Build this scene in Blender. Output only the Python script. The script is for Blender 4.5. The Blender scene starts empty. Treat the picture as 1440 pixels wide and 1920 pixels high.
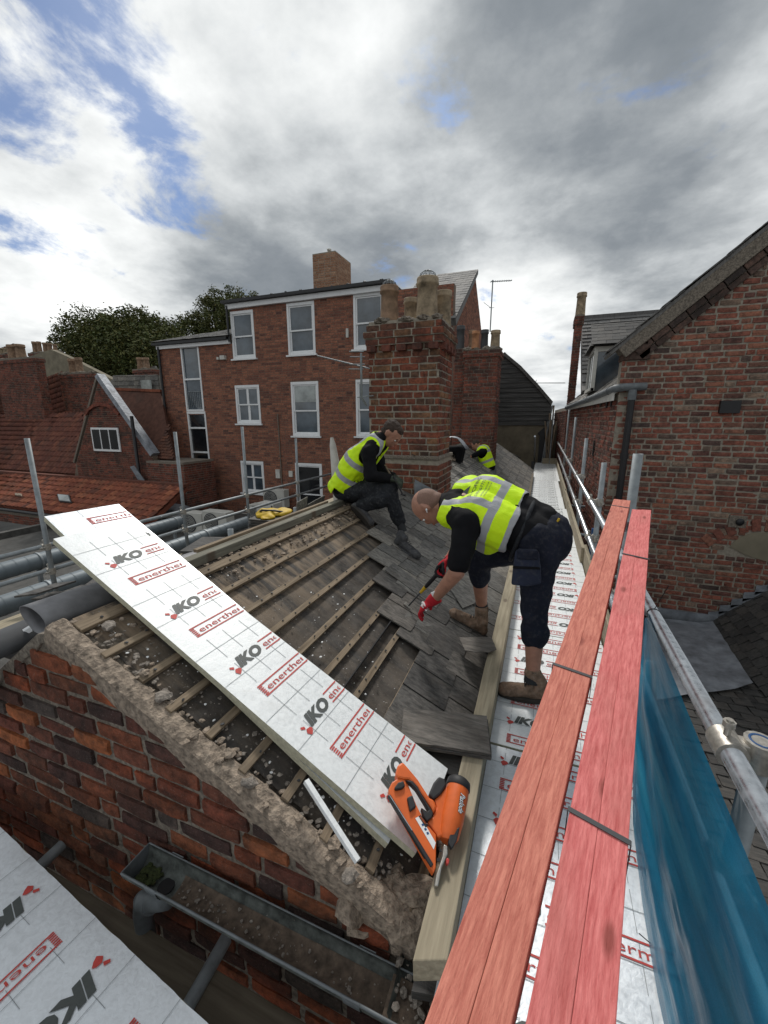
import bpy, bmesh, math, random
import numpy as np
from mathutils import Vector, Matrix, noise as mnoise
from mathutils.bvhtree import BVHTree
random.seed(7); np.random.seed(7)
R = math.radians
sc = bpy.context.scene
# ------------------------------------------------------------ camera
CAMH = 1.55; FPX = 764.0; PITCH = R(12.75); YAW = R(21.1)
cd = bpy.data.cameras.new('camera'); cam = bpy.data.objects.new('camera', cd)
sc.collection.objects.link(cam); sc.camera = cam
cam.location = (0, 0, CAMH); cam.rotation_euler = (math.pi/2 - PITCH, 0, YAW)
cd.sensor_fit = 'HORIZONTAL'; cd.sensor_width = 36; cd.lens = FPX/1440*36
cd.clip_start = 0.02; cd.clip_end = 2000
# ------------------------------------------------------------ world
W = bpy.data.worlds.new('World'); sc.world = W; W.use_nodes = True
SUN_EL = R(48); SUN_AZ = R(-20)          # azimuth from +Y towards +X
def world():
    nt = W.node_tree; n = nt.nodes; l = nt.links; n.clear()
    out = n.new('ShaderNodeOutputWorld'); bg = n.new('ShaderNodeBackground')
    sky = n.new('ShaderNodeTexSky'); sky.sky_type = 'NISHITA'; sky.sun_disc = False
    sky.sun_elevation = SUN_EL; sky.sun_rotation = SUN_AZ
    bg.inputs['Strength'].default_value = 0.1
    tc = n.new('ShaderNodeTexCoord'); D = tc.outputs['Generated']
    def math_(op, a, b=None, c=None, clamp=False):
        m = n.new('ShaderNodeMath'); m.operation = op; m.use_clamp = clamp
        for i, v in enumerate((a, b, c)):
            if v is None: continue
            if isinstance(v, (int, float)): m.inputs[i].default_value = v
            else: l.new(v, m.inputs[i])
        return m.outputs[0]
    sp = n.new('ShaderNodeSeparateXYZ'); l.new(D, sp.inputs[0])
    zz = math_('MAXIMUM', sp.outputs[2], 0.0)
    den = math_('ADD', zz, 0.22)
    cx = math_('DIVIDE', sp.outputs[0], den); cy = math_('DIVIDE', sp.outputs[1], den)
    cb = n.new('ShaderNodeCombineXYZ'); l.new(cx, cb.inputs[0]); l.new(cy, cb.inputs[1])
    def noise(scale, det, rough, dist, off=(0, 0, 0)):
        mp = n.new('ShaderNodeMapping'); mp.inputs['Location'].default_value = off
        l.new(cb.outputs[0], mp.inputs[0])
        t = n.new('ShaderNodeTexNoise'); t.inputs['Scale'].default_value = scale; t.inputs['Detail'].default_value = det
        t.inputs['Roughness'].default_value = rough; t.inputs['Distortion'].default_value = dist
        l.new(mp.outputs[0], t.inputs['Vector']); return t.outputs['Fac']
    nA = noise(1.25, 10, 0.55, 0.1, (3.1, 1.2, 0)); nB = noise(3.8, 10, 0.6, 0.1, (0.3, 4.4, 1.7))
    def lobe(v, p):                       # smooth patch round a sky direction
        v = Vector(v).normalized(); d = n.new('ShaderNodeVectorMath'); d.operation = 'DOT_PRODUCT'
        nm = n.new('ShaderNodeVectorMath'); nm.operation = 'NORMALIZE'; l.new(D, nm.inputs[0])
        l.new(nm.outputs[0], d.inputs[0]); d.inputs[1].default_value = v
        return math_('POWER', math_('MAXIMUM', d.outputs['Value'], 0.0), p)
    base = math_('ADD', math_('ADD', math_('MULTIPLY', nA, 0.78), math_('MULTIPLY', nB, 0.34)), -0.05)
    for px, py, p, w in LOBES:
        base = math_('ADD', base, math_('MULTIPLY', lobe(raydir(px, py), p), w*1.35))
    cr = n.new('ShaderNodeValToRGB'); l.new(base, cr.inputs[0])
    e = cr.color_ramp.elements
    e[0].position = 0.26; e[0].color = (1.45, 1.65, 1.85, 1)
    e[1].position = 0.78; e[1].color = (8.2, 8.3, 8.2, 1)
    for pos, col in ((0.36, (1.9, 2.1, 2.3, 1)), (0.45, (2.9, 3.1, 3.25, 1)), (0.54, (4.5, 4.7, 4.8, 1)), (0.64, (6.2, 6.35, 6.35, 1))):
        q = e.new(pos); q.color = col
    # thin gaps where blue sky shows
    nC = noise(2.6, 10, 0.62, 0.25, (7.7, 2.3, 0.4))
    gap = math_('ADD', math_('ADD', math_('MULTIPLY', nC, 1.25), -0.125), math_('MULTIPLY', lobe(raydir(20, 110), 34), 0.19))
    gap = math_('ADD', gap, math_('MULTIPLY', lobe(raydir(285, 285), 160), 0.15))
    gap = math_('ADD', gap, math_('MULTIPLY', lobe(raydir(860, 200), 300), 0.10))
    mr = n.new('ShaderNodeMapRange'); mr.interpolation_type = 'SMOOTHSTEP'; l.new(gap, mr.inputs[0])
    mr.inputs[1].default_value = 0.625; mr.inputs[2].default_value = 0.80
    sb = n.new('ShaderNodeMix'); sb.data_type = 'RGBA'; sb.blend_type = 'MULTIPLY'; sb.inputs[0].default_value = 1.0
    l.new(sky.outputs[0], sb.inputs[6]); sb.inputs[7].default_value = (.30, .42, .60, 1)
    mx = n.new('ShaderNodeMix'); mx.data_type = 'RGBA'
    l.new(math_('MULTIPLY', mr.outputs[0], 0.85), mx.inputs[0]); l.new(cr.outputs[0], mx.inputs[6]); l.new(sb.outputs[2], mx.inputs[7])
    l.new(mx.outputs[2], bg.inputs['Color']); l.new(bg.outputs[0], out.inputs[0])
def raydir(px, py):
    xc = px-720; yc = 960-py; h = FPX*math.cos(PITCH)+yc*math.sin(PITCH); z = yc*math.cos(PITCH)-FPX*math.sin(PITCH)
    return Vector((xc*math.cos(YAW)-h*math.sin(YAW), xc*math.sin(YAW)+h*math.cos(YAW), z))/FPX
# brighter and darker cloud banks: direction, tightness, weight
LOBES = [(840, 200, 40, .10), (980, 560, 45, .17), (1330, 330, 60, .0), (900, 340, 90, -.13), (1130, 120, 18, -.09), (1200, 330, 40, -.08),
         (650, 470, 40, -.11), (130, 270, 60, .11), (60, 560, 30, .10), (330, 90, 30, .07), (560, 260, 50, .06), (1400, 170, 120, .10), (300, 380, 60, -.05)]
world()
sd = bpy.data.lights.new('sun', 'SUN'); so = bpy.data.objects.new('sun', sd); sc.collection.objects.link(so)
sd.energy = 1.5; sd.angle = R(10); sd.color = (1.0, 0.96, 0.9)
sv = Vector((math.sin(SUN_AZ)*math.cos(SUN_EL), math.cos(SUN_AZ)*math.cos(SUN_EL), math.sin(SUN_EL)))
so.rotation_euler = sv.to_track_quat('Z', 'Y').to_euler()
vs = sc.view_settings; vs.view_transform = 'Standard'; vs.look = 'None'; vs.exposure = 0.52; vs.gamma = 1; vs.use_curve_mapping = False
# ------------------------------------------------------------ measuring helpers: a point of the photograph meets a plane of the place
CP = Vector((0, 0, CAMH))
def oX(px, py, x): r = raydir(px, py); return CP + r*(x/r.x)
def oY(px, py, y): r = raydir(px, py); return CP + r*(y/r.y)
def oZ(px, py, z): r = raydir(px, py); return CP + r*((z-CAMH)/r.z)
def oD(px, py, d): return CP + raydir(px, py)*d
def oP(px, py, p0, n): r = raydir(px, py); n = Vector(n); return CP + r*((Vector(p0)-CP).dot(n)/r.dot(n))
# ------------------------------------------------------------ node helpers
class NT:
    def __init__(s, name):
        s.m = bpy.data.materials.new(name); s.m.use_nodes = True; s.nt = s.m.node_tree; s.n = s.nt.nodes; s.l = s.nt.links
        s.b = s.n['Principled BSDF']
    def new(s, t, **k):
        q = s.n.new(t)
        for a, v in k.items(): setattr(q, a, v)
        return q
    def set(s, inp, v):
        if isinstance(v, (int, float)): inp.default_value = v
        elif isinstance(v, (tuple, list)): inp.default_value = (*v, 1) if len(v) == 3 and inp.type == 'RGBA' else v
        else: s.l.new(v, inp)
    def math(s, op, a, b=0.0, clamp=False):
        q = s.new('ShaderNodeMath', operation=op, use_clamp=clamp); s.set(q.inputs[0], a); s.set(q.inputs[1], b); return q.outputs[0]
    def pos(s, scale=(1, 1, 1), rnd=True, obj=False, rot=(0, 0, 0)):
        v = s.new('ShaderNodeTexCoord').outputs['Object'] if obj else s.new('ShaderNodeNewGeometry').outputs['Position']
        if rnd:
            oi = s.new('ShaderNodeObjectInfo'); a = s.new('ShaderNodeVectorMath', operation='ADD'); s.l.new(v, a.inputs[0])
            m = s.math('MULTIPLY', oi.outputs['Random'], 17.0); s.l.new(m, a.inputs[1]); v = a.outputs[0]
        mp = s.new('ShaderNodeMapping'); mp.inputs['Scale'].default_value = scale; mp.inputs['Rotation'].default_value = rot
        s.l.new(v, mp.inputs[0]); return mp.outputs[0]
    def noise(s, vec, scale, det=5, rough=.55, dist=0.0):
        q = s.new('ShaderNodeTexNoise'); s.l.new(vec, q.inputs['Vector']); q.inputs['Scale'].default_value = scale
        q.inputs['Detail'].default_value = det; q.inputs['Roughness'].default_value = rough; q.inputs['Distortion'].default_value = dist
        return q.outputs['Fac']
    def ramp(s, fac, stops, const=False):
        q = s.new('ShaderNodeValToRGB'); s.set(q.inputs[0], fac); e = q.color_ramp.elements
        if const: q.color_ramp.interpolation = 'CONSTANT'
        e[0].position = stops[0][0]; e[0].color = (*stops[0][1], 1); e[1].position = stops[-1][0]; e[1].color = (*stops[-1][1], 1)
        for p, c in stops[1:-1]: q2 = e.new(p); q2.color = (*c, 1)
        return q.outputs[0]
    def fr(s, fac, a, b, lo=0.0, hi=1.0):
        q = s.new('ShaderNodeMapRange'); s.set(q.inputs[0], fac); q.inputs[1].default_value = a; q.inputs[2].default_value = b
        q.inputs[3].default_value = lo; q.inputs[4].default_value = hi; return q.outputs[0]
    def mix(s, fac, a, b, mode='MIX'):
        q = s.new('ShaderNodeMix', data_type='RGBA', blend_type=mode); s.set(q.inputs[0], fac); s.set(q.inputs[6], a); s.set(q.inputs[7], b); return q.outputs[2]
    def bump(s, h, dist, strength=1.0):
        q = s.new('ShaderNodeBump'); s.set(q.inputs['Height'], h); q.inputs['Distance'].default_value = dist; q.inputs['Strength'].default_value = strength
        if s.b.inputs['Normal'].is_linked: s.l.new(s.b.inputs['Normal'].links[0].from_socket, q.inputs['Normal'])
        s.l.new(q.outputs[0], s.b.inputs['Normal'])
    def fin(s, col, rough=.8, metal=0.0, spec=.5):
        s.set(s.b.inputs['Base Color'], col); s.set(s.b.inputs['Roughness'], rough); s.set(s.b.inputs['Metallic'], metal)
        s.b.inputs['Specular IOR Level'].default_value = spec; return s.m
    def rnd(s):                            # per-piece random, for loose objects and for joined pieces alike
        oi = s.new('ShaderNodeObjectInfo'); at = s.new('ShaderNodeAttribute', attribute_name='rnd')
        return s.math('FRACT', s.math('ADD', oi.outputs['Random'], at.outputs['Fac']))
def m_brick(name, stops, soot=.35, patch=.0, dark=1.0, bd=.004, sootcol=(.03, .026, .024)):
    t = NT(name); r = t.rnd(); v = t.pos(rnd=False)
    base = t.ramp(r, stops)
    n1 = t.noise(v, 24, 8, .72); n2 = t.noise(v, 3.2, 6, .65); n3 = t.noise(v, 150, 5, .7)
    c = t.mix(1.0, base, t.ramp(n1, [(.30, (.42, .42, .44)), (.5, (1.1, 1.1, 1.1)), (.72, (1.85, 1.7, 1.6))]), 'MULTIPLY')
    c = t.mix(t.fr(n2, .62-soot*.35, .78-soot*.2, 0, .8*min(1, soot*2)), c, sootcol)
    c = t.mix(t.fr(n1, .62, .72, 0, .55), c, (.23*dark, .20*dark, .165*dark)) if patch else c
    c = t.mix(t.fr(n3, .58, .68, 0, .35), c, (.34, .30, .26))
    t.bump(n1, bd*1.6); t.bump(n3, bd*.5)
    return t.fin(c, .92, spec=.2)
def m_plain(name, col, rough=.7, metal=0.0, var=.25, scale=8, bump=0.0, spec=.5, obj=False):
    t = NT(name); v = t.pos(obj=obj); n1 = t.noise(v, scale, 5, .6)
    lo = tuple(x*(1-var) for x in col); hi = tuple(min(1, x*(1+var)) for x in col)
    c = t.ramp(n1, [(.3, lo), (.7, hi)])
    if bump: t.bump(n1, bump)
    return t.fin(c, rough, metal, spec)
def m_wood(name, a, b, axis, g=60, rough=.8, dirt=.0, knots=True, bump=.0015, k=(.10, .07, .05)):
    t = NT(name); s = [1, 1, 1]; s[axis] = .055
    v = t.pos(tuple(s)); n1 = t.noise(v, g, 6, .6, .3); n2 = t.noise(t.pos(), 5, 4, .6)
    c = t.ramp(n1, [(.28, a), (.5, tuple((x+y)/2 for x, y in zip(a, b))), (.7, b)])
    if knots:
        s2 = [1, 1, 1]; s2[axis] = .45; vo = t.new('ShaderNodeTexVoronoi', voronoi_dimensions='2D'); t.l.new(t.pos(tuple(s2)), vo.inputs['Vector']); vo.inputs['Scale'].default_value = 4.0
        c = t.mix(t.fr(vo.outputs['Distance'], .04, .08, .75, 0), c, k)
    if dirt: c = t.mix(t.fr(n2, .5, .75, 0, dirt), c, (.05, .042, .034))
    t.bump(n1, bump)
    return t.fin(c, rough, spec=.25)
M = {}
RED = [(0, (.20, .045, .030)), (.3, (.26, .062, .036)), (.55, (.17, .045, .034)), (.75, (.31, .085, .042)), (1, (.11, .038, .033))]
M['brick_near'] = m_brick('old_red_brick', [(0, (.44, .11, .045)), (.2, (.20, .066, .045)), (.38, (.07, .048, .046)), (.5, (.38, .11, .048)), (.66, (.11, .055, .046)), (.8, (.50, .16, .06)), (.9, (.15, .115, .10)), (1, (.09, .075, .07))], .75, 1, .9, .009)
M['brick_mod'] = m_brick('modern_red_brick', [(0, (.24, .105, .070)), (.35, (.29, .128, .082)), (.6, (.15, .07, .053)), (.8, (.25, .105, .070)), (1, (.105, .055, .047))], .15)
M['brick_chim'] = m_brick('chimney_brick', [(0, (.21, .066, .040)), (.3, (.15, .058, .040)), (.5, (.26, .08, .045)), (.65, (.10, .055, .04)), (.85, (.23, .12, .065)), (1, (.075, .045, .038))], .5, 1, .7, .006)
M['brick_right'] = m_brick('weathered_brick', [(0, (.20, .078, .058)), (.3, (.26, .095, .065)), (.5, (.12, .060, .052)), (.7, (.29, .125, .082)), (.85, (.08, .055, .050)), (1, (.27, .19, .14))], .38, 1, .7, .006)
M['brick_dark'] = m_brick('dark_brick', [(0, (.17, .062, .045)), (.5, (.23, .075, .050)), (1, (.09, .05, .042))], .6)
M['brick_black'] = m_brick('lichen_dark_brick', [(0, (.085, .06, .052)), (.5, (.12, .075, .06)), (1, (.05, .042, .04))], .6, 1)
M['brick_pale'] = m_brick('pale_brick', [(0, (.33, .19, .12)), (.5, (.25, .13, .08)), (1, (.38, .24, .16))], .15)
M['mortar'] = m_plain('grey_mortar', (.185, .158, .128), .95, var=.55, scale=55, bump=.008)
M['mortar_mod'] = m_plain('dark_mortar', (.17, .125, .095), .95, var=.25, scale=30)
M['mortar_pale'] = m_plain('pale_mortar', (.30, .265, .215), .95, var=.3, scale=26, bump=.004)
M['mortar_tan'] = m_plain('tan_lime_mortar', (.31, .25, .195), .96, var=.6, scale=38, bump=.03)
M['rubble'] = m_plain('rubble', (.25, .22, .19), .96, var=.55, scale=60, bump=.015)
M['white'] = m_plain('white_paint', (.78, .79, .80), .4, var=.05)
M['offwhite'] = m_plain('aged_white_paint', (.55, .54, .50), .6, var=.15)
M['black'] = m_plain('black_plastic', (.012, .012, .014), .45, var=.2)
M['darkgrey'] = m_plain('dark_grey', (.05, .052, .056), .6, var=.25)
M['pvc'] = m_plain('grey_gutter_plastic', (.125, .14, .15), .5, var=.3, scale=14)
M['pvc_dirty'] = m_plain('mossy_gutter_plastic', (.085, .095, .088), .8, var=.7, scale=26, bump=.002)
M['lead'] = m_plain('lead_sheet', (.25, .27, .30), .55, .35, var=.35, scale=7, bump=.01)
M['roll'] = m_plain('grey_membrane', (.19, .19, .20), .55, .1, var=.3, scale=9, bump=.004)
M['render'] = m_plain('old_render', (.20, .175, .125), .95, var=.3, scale=2.5)
M['pot_buff'] = m_plain('buff_clay_pot', (.29, .225, .15), .9, var=.6, scale=9, bump=.003)
M['pot_red'] = m_plain('red_clay_pot', (.24, .155, .10), .9, var=.45, scale=9, bump=.003)
M['pot_orange'] = m_plain('orange_clay_pot', (.36, .17, .085), .9, var=.5, scale=9, bump=.003)
M['flatroof'] = m_plain('felt_flat_roof', (.075, .073, .068), .9, var=.4, scale=5, bump=.006)
M['duct'] = m_plain('painted_duct', (.155, .185, .205), .5, .15, var=.12, scale=4)
M['ac'] = m_plain('air_conditioner_casing', (.50, .49, .45), .5, var=.1, scale=3)
M['skinp'] = m_plain('skin', (.37, .185, .125), .55, var=.16, scale=25, bump=.0012, obj=True)
M['ground'] = m_plain('yard_ground', (.07, .068, .063), .95, var=.4, scale=.8)
def m_tube():
    t = NT('galvanised_tube'); v = t.pos(); n1 = t.noise(v, 35, 5, .6); n2 = t.noise(v, 6, 3, .6)
    c = t.ramp(n1, [(.3, (.36, .38, .40)), (.7, (.62, .65, .68))]); c = t.mix(t.fr(n2, .55, .7, 0, .35), c, (.30, .26, .24))
    t.bump(n1, .0006); return t.fin(c, t.fr(n1, .3, .7, .22, .42), .85)
M['tube'] = m_tube()
M['coupler'] = m_plain('galvanised_coupler', (.45, .43, .39), .45, .7, var=.3, scale=60, bump=.001)
M['tube_dull'] = m_plain('dull_galvanised_tube', (.26, .285, .30), .55, .4, var=.25, scale=12)
def m_slate(name, a, b, axis=0, brown=.3, rough=.62, g=18):
    t = NT(name); r = t.rnd(); s = [4.0, 4.0, 4.0]; s[axis] = .7
    v = t.pos(tuple(s)); n1 = t.noise(v, g*.6, 9, .68, .3); n2 = t.noise(t.pos(), 4.0, 7, .65); n3 = t.noise(t.pos(), 90, 5, .7)
    c = t.ramp(n1, [(.32, a), (.66, b)])
    c = t.mix(1.0, c, t.ramp(r, [(0, (.62, .63, .65)), (.5, (1, 1, 1)), (1, (1.35, 1.30, 1.24))]), 'MULTIPLY')
    c = t.mix(t.fr(n2, .5, .72, 0, brown), c, (.10, .082, .068))
    c = t.mix(t.fr(n3, .64, .72, 0, .45), c, (.20, .19, .165))
    t.bump(n1, .003); t.bump(n3, .0015); return t.fin(c, rough, spec=.4)
M['slate'] = m_slate('old_grey_slate', (.060, .058, .055), (.255, .245, .225), 0, .5, .75)
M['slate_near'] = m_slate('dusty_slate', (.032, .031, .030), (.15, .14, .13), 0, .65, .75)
M['slate_far'] = m_slate('far_slate', (.085, .085, .085), (.19, .185, .18), 2, .25, .75)
M['slate_dark'] = m_slate('dark_low_slate', (.028, .029, .030), (.085, .082, .078), 0, .45)
def m_tile(name, stops):
    t = NT(name); r = t.rnd(); v = t.pos(rnd=False); n1 = t.noise(v, 6, 5, .65); n2 = t.noise(v, 1.2, 4, .6)
    c = t.ramp(r, stops); c = t.mix(1.0, c, t.ramp(n1, [(.3, (.6, .55, .55)), (.7, (1.2, 1.15, 1.1))]), 'MULTIPLY')
    c = t.mix(t.fr(n2, .52, .7, 0, .6), c, (.055, .038, .032)); return t.fin(c, .85, spec=.25)
M['pantile'] = m_tile('clay_pantile', [(0, (.28, .095, .055)), (.5, (.20, .066, .042)), (.8, (.33, .125, .068)), (1, (.12, .05, .038))])
M['pantile_dk'] = m_tile('weathered_pantile', [(0, (.17, .064, .044)), (.5, (.125, .05, .038)), (.8, (.20, .08, .052)), (1, (.08, .04, .033))])
M['plaintile'] = m_tile('plain_clay_tile', [(0, (.16, .072, .046)), (.5, (.12, .055, .038)), (1, (.085, .045, .036))])
M['batten'] = m_wood('old_batten', (.13, .098, .066), (.32, .25, .175), 1, 55, dirt=.5, knots=False)
M['ridgeboard'] = m_wood('grey_board', (.10, .095, .078), (.26, .25, .20), 1, 50, dirt=.3)
M['plank'] = m_wood('scaffold_board', (.235, .20, .14), (.42, .365, .265), 1, 60, dirt=.15, k=(.13, .095, .07))
M['plank_dark'] = m_wood('dirty_and_shade_board', (.10, .083, .06), (.19, .16, .12), 0, 40, dirt=.3, knots=False)
M['ply'] = m_wood('timber_sheet', (.17, .125, .08), (.26, .20, .13), 1, 20, dirt=.2, knots=False)
M['weatherboard'] = m_wood('black_weatherboard', (.035, .036, .037), (.13, .13, .125), 0, 24, knots=False)
M['polewood'] = m_wood('cane_wood', (.16, .125, .09), (.34, .27, .19), 2, 30, knots=False)
def m_red(name, a, b):
    t = NT(name); g_ = t.new('ShaderNodeNewGeometry').outputs['Position']; oi = t.new('ShaderNodeObjectInfo'); vr = t.new('ShaderNodeVectorRotate'); vr.rotation_type = 'Z_AXIS'; vr.inputs['Angle'].default_value = R(11.5); t.l.new(g_, vr.inputs[0])
    ad = t.new('ShaderNodeVectorMath', operation='ADD'); t.l.new(vr.outputs[0], ad.inputs[0]); t.l.new(t.math('MULTIPLY', oi.outputs['Random'], 17.0), ad.inputs[1])
    def P(sc_): mp = t.new('ShaderNodeMapping'); mp.inputs['Scale'].default_value = sc_; t.l.new(ad.outputs[0], mp.inputs[0]); return mp.outputs[0]
    n1 = t.noise(P((1, .018, 1)), 190, 6, .7, .15); n2 = t.noise(P((1, .35, 1)), 9, 5, .6); n3 = t.noise(P((1, .12, 1)), 260, 5, .7)
    c = t.ramp(n1, [(.32, a), (.66, b)]); c = t.mix(t.fr(n2, .52, .72, 0, .40), c, (.36, .13, .10))
    vo = t.new('ShaderNodeTexVoronoi', voronoi_dimensions='2D'); t.l.new(P((1, .35, 1)), vo.inputs['Vector']); vo.inputs['Scale'].default_value = 6.5
    c = t.mix(t.fr(vo.outputs['Distance'], .025, .06, .75, 0), c, (.22, .045, .035))
    c = t.mix(t.fr(n3, .66, .76, 0, .30), c, (.30, .10, .08)); t.bump(n1, .0018); t.bump(n3, .0012); return t.fin(c, .75, spec=.3)
M['red_a'] = m_red('orange_red_treated_timber', (.42, .11, .08), (.70, .26, .19))
M['red_b'] = m_red('pink_red_treated_timber', (.50, .095, .092), (.80, .25, .235))
def m_foil(name, tint=(.82, .85, .86), metal=.12, rough=.5):
    t = NT(name); v = t.pos(); n1 = t.noise(v, 55, 6, .6, .6); n2 = t.noise(v, 7, 4, .6, .2); n3 = t.noise(v, 260, 2, .5)
    c = t.ramp(n1, [(.3, tuple(x*.86 for x in tint)), (.6, tint)]); c = t.mix(t.fr(n2, .6, .75, 0, .18), c, (.50, .49, .47))
    t.bump(n2, .0025); t.bump(n1, .0007); return t.fin(c, t.fr(n1, .3, .7, rough-.1, rough+.1), metal)
M['foil'] = m_foil('white_foil_facing'); M['foil_silver'] = m_foil('silver_foil_facing', (.78, .82, .86), .35, .42)
M['foam'] = m_plain('cream_foam_edge', (.50, .48, .36), .9, var=.2, scale=60, bump=.002)
M['ink_red'] = m_plain('red_print', (.52, .055, .045), .6, var=.15, scale=50)
M['ink_grey'] = m_plain('charcoal_print', (.065, .075, .072), .55, var=.12, scale=50)
M['ink_line'] = m_plain('grey_printed_line', (.26, .28, .29), .6, var=.15)
M['paper'] = m_plain('white_print', (.80, .81, .81), .6, var=.05)
def m_felt():
    t = NT('old_roofing_felt'); v = t.pos(rnd=False); n1 = t.noise(v, 9, 6, .65, .3); n2 = t.noise(t.pos((.35, 2.2, .35), rnd=False), 5, 5, .6, .3); n3 = t.noise(v, 75, 4, .7)
    c = t.ramp(n1, [(.3, (.030, .027, .025)), (.68, (.105, .096, .088))])
    xs = t.new('ShaderNodeSeparateXYZ'); t.l.new(t.new('ShaderNodeNewGeometry').outputs['Position'], xs.inputs[0])
    up = t.fr(xs.outputs[0], -1.15, -1.70, 0, 1)          # lime dust lies thicker under the ridge
    c = t.mix(t.math('MULTIPLY', t.fr(n2, .40, .60, 0, .95), t.math('ADD', t.math('MULTIPLY', up, .80), .14)), c, (.38, .29, .205))
    c = t.mix(t.math('MULTIPLY', t.fr(n2, .38, .30, 0, .5), .6), c, (.13, .13, .135))
    c = t.mix(t.fr(n3, .60, .70, 0, .5), c, (.26, .235, .20)); t.bump(n1, .004); t.bump(n3, .002); return t.fin(c, .9, spec=.25)
M['felt'] = m_felt()
def m_glass(name, col, rough=.06):
    t = NT(name); v = t.pos(); n1 = t.noise(v, 1.6, 4, .6); n2 = t.noise(v, .9, 2, .5)
    c = t.ramp(n1, [(.35, tuple(x*.55 for x in col)), (.65, tuple(x*1.4 for x in col))]); t.bump(n2, .02, .15)
    return t.fin(c, rough, spec=.9)
M['glass'] = m_glass('window_glass', (.065, .085, .105)); M['glass_dk'] = m_glass('dark_window_glass', (.012, .014, .017)); M['blind'] = m_glass('blind_behind_glass', (.34, .37, .36), .2)
# ------------------------------------------------------------ mesh builder
COL = sc.collection
def link(o, parent=None):
    COL.objects.link(o)
    if parent is not None:
        o.parent = parent; o.matrix_parent_inverse = Matrix.Translation(-Vector(parent.get('_l', (0, 0, 0))))
    return o
def thing(name, label, cat, loc=(0, 0, 0), group=None):
    o = bpy.data.objects.new(name, None); COL.objects.link(o); o.location = loc; o['_l'] = tuple(loc); o.empty_display_size = .1
    o['label'] = label; o['category'] = cat
    if group: o['group'] = group
    return o
def tag(o, label=None, cat=None, group=None, kind=None, category=None):
    for k, v in (('label', label), ('category', cat or category), ('group', group), ('kind', kind)):
        if v: o[k] = v
    return o
class MB:
    def __init__(s): s.v = []; s.f = []; s.mi = []; s.r = []; s.sm = []
    def add(s, vs, fs, mi=0, r=0.0, smooth=False):
        b = len(s.v); s.v += [tuple(v) for v in vs]
        for f in fs: s.f.append(tuple(i+b for i in f)); s.mi.append(mi); s.r.append(r); s.sm.append(smooth)
    def box(s, a, b, mi=0, r=0.0):
        (x0, y0, z0), (x1, y1, z1) = a, b
        s.add([(x0, y0, z0), (x1, y0, z0), (x1, y1, z0), (x0, y1, z0), (x0, y0, z1), (x1, y0, z1), (x1, y1, z1), (x0, y1, z1)],
              [(0, 3, 2, 1), (4, 5, 6, 7), (0, 1, 5, 4), (1, 2, 6, 5), (2, 3, 7, 6), (3, 0, 4, 7)], mi, r)
    def obox(s, o, u, v, w, mi=0, r=0.0):   # corner o and three edge vectors
        o, u, v, w = map(Vector, (o, u, v, w)); P = [o, o+u, o+u+v, o+v, o+w, o+u+w, o+u+v+w, o+v+w]
        fs = [(0, 3, 2, 1), (4, 5, 6, 7), (0, 1, 5, 4), (1, 2, 6, 5), (2, 3, 7, 6), (3, 0, 4, 7)]
        if u.cross(v).dot(w) < 0: fs = [f[::-1] for f in fs]
        s.add(P, fs, mi, r)
    def beam(s, a, b, w, h, up=(0, 0, 1), mi=0, r=0.0, bev=0):
        a, b = Vector(a), Vector(b); d = b-a; sd_ = d.cross(Vector(up)).normalized(); u = sd_.cross(d).normalized()
        s.obox(a - sd_*w/2 - u*h/2, d, sd_*w, u*h, mi, r)
    def prism(s, pts, w, mi=0, r=0.0, smooth=False):   # planar polygon pushed along w
        pts = [Vector(p) for p in pts]; w = Vector(w); n = len(pts)
        nn = Vector((0, 0, 0))
        for i in range(n): nn += pts[i].cross(pts[(i+1) % n])
        V = pts + [p+w for p in pts]; fs = [tuple(range(n))[::-1], tuple(range(n, 2*n))] + [(i, (i+1) % n, n+(i+1) % n, n+i) for i in range(n)]
        if nn.dot(w) < 0: fs = [f[::-1] for f in fs]
        s.add(V, fs, mi, r, smooth)
    def quad(s, a, b, c, d, mi=0, r=0.0): s.add([a, b, c, d], [(0, 1, 2, 3)], mi, r)
    def tube(s, pts, rad, n=12, mi=0, cap=True, rads=None, hollow=0):
        pts = [Vector(p) for p in pts]; rings = []; t0 = None
        for i, p in enumerate(pts):
            d = (pts[min(i+1, len(pts)-1)]-pts[max(i-1, 0)]).normalized()
            if t0 is None: x = d.orthogonal().normalized()
            else: x = (t0 - d*t0.dot(d)).normalized()
            t0 = x; y = d.cross(x); rr = rads[i] if rads else rad
            rings.append([p + (x*math.cos(2*math.pi*k/n)+y*math.sin(2*math.pi*k/n))*rr for k in range(n)])
        V = [q for r_ in rings for q in r_]; F = [(i*n+k, i*n+(k+1) % n, (i+1)*n+(k+1) % n, (i+1)*n+k) for i in range(len(pts)-1) for k in range(n)]
        s.add(V, F, mi, 0.0, True)
        if cap: s.add(rings[0], [tuple(range(n))[::-1]], mi); s.add(rings[-1], [tuple(range(n))], mi)
    def pipe(s, a, b, r0, r1, n=20, mi=0):   # open-ended pipe with wall thickness
        a, b = Vector(a), Vector(b); d = (b-a).normalized(); x = d.orthogonal().normalized(); y = d.cross(x)
        c = [(x*math.cos(2*math.pi*k/n)+y*math.sin(2*math.pi*k/n)) for k in range(n)]
        V = [a+q*r0 for q in c]+[b+q*r0 for q in c]+[b+q*r1 for q in c]+[a+q*r1 for q in c]
        F = [(g*n+k, g*n+(k+1) % n, ((g+1) % 4)*n+(k+1) % n, ((g+1) % 4)*n+k) for g in range(4) for k in range(n)]
        s.add(V, F, mi, 0.0, True)
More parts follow.
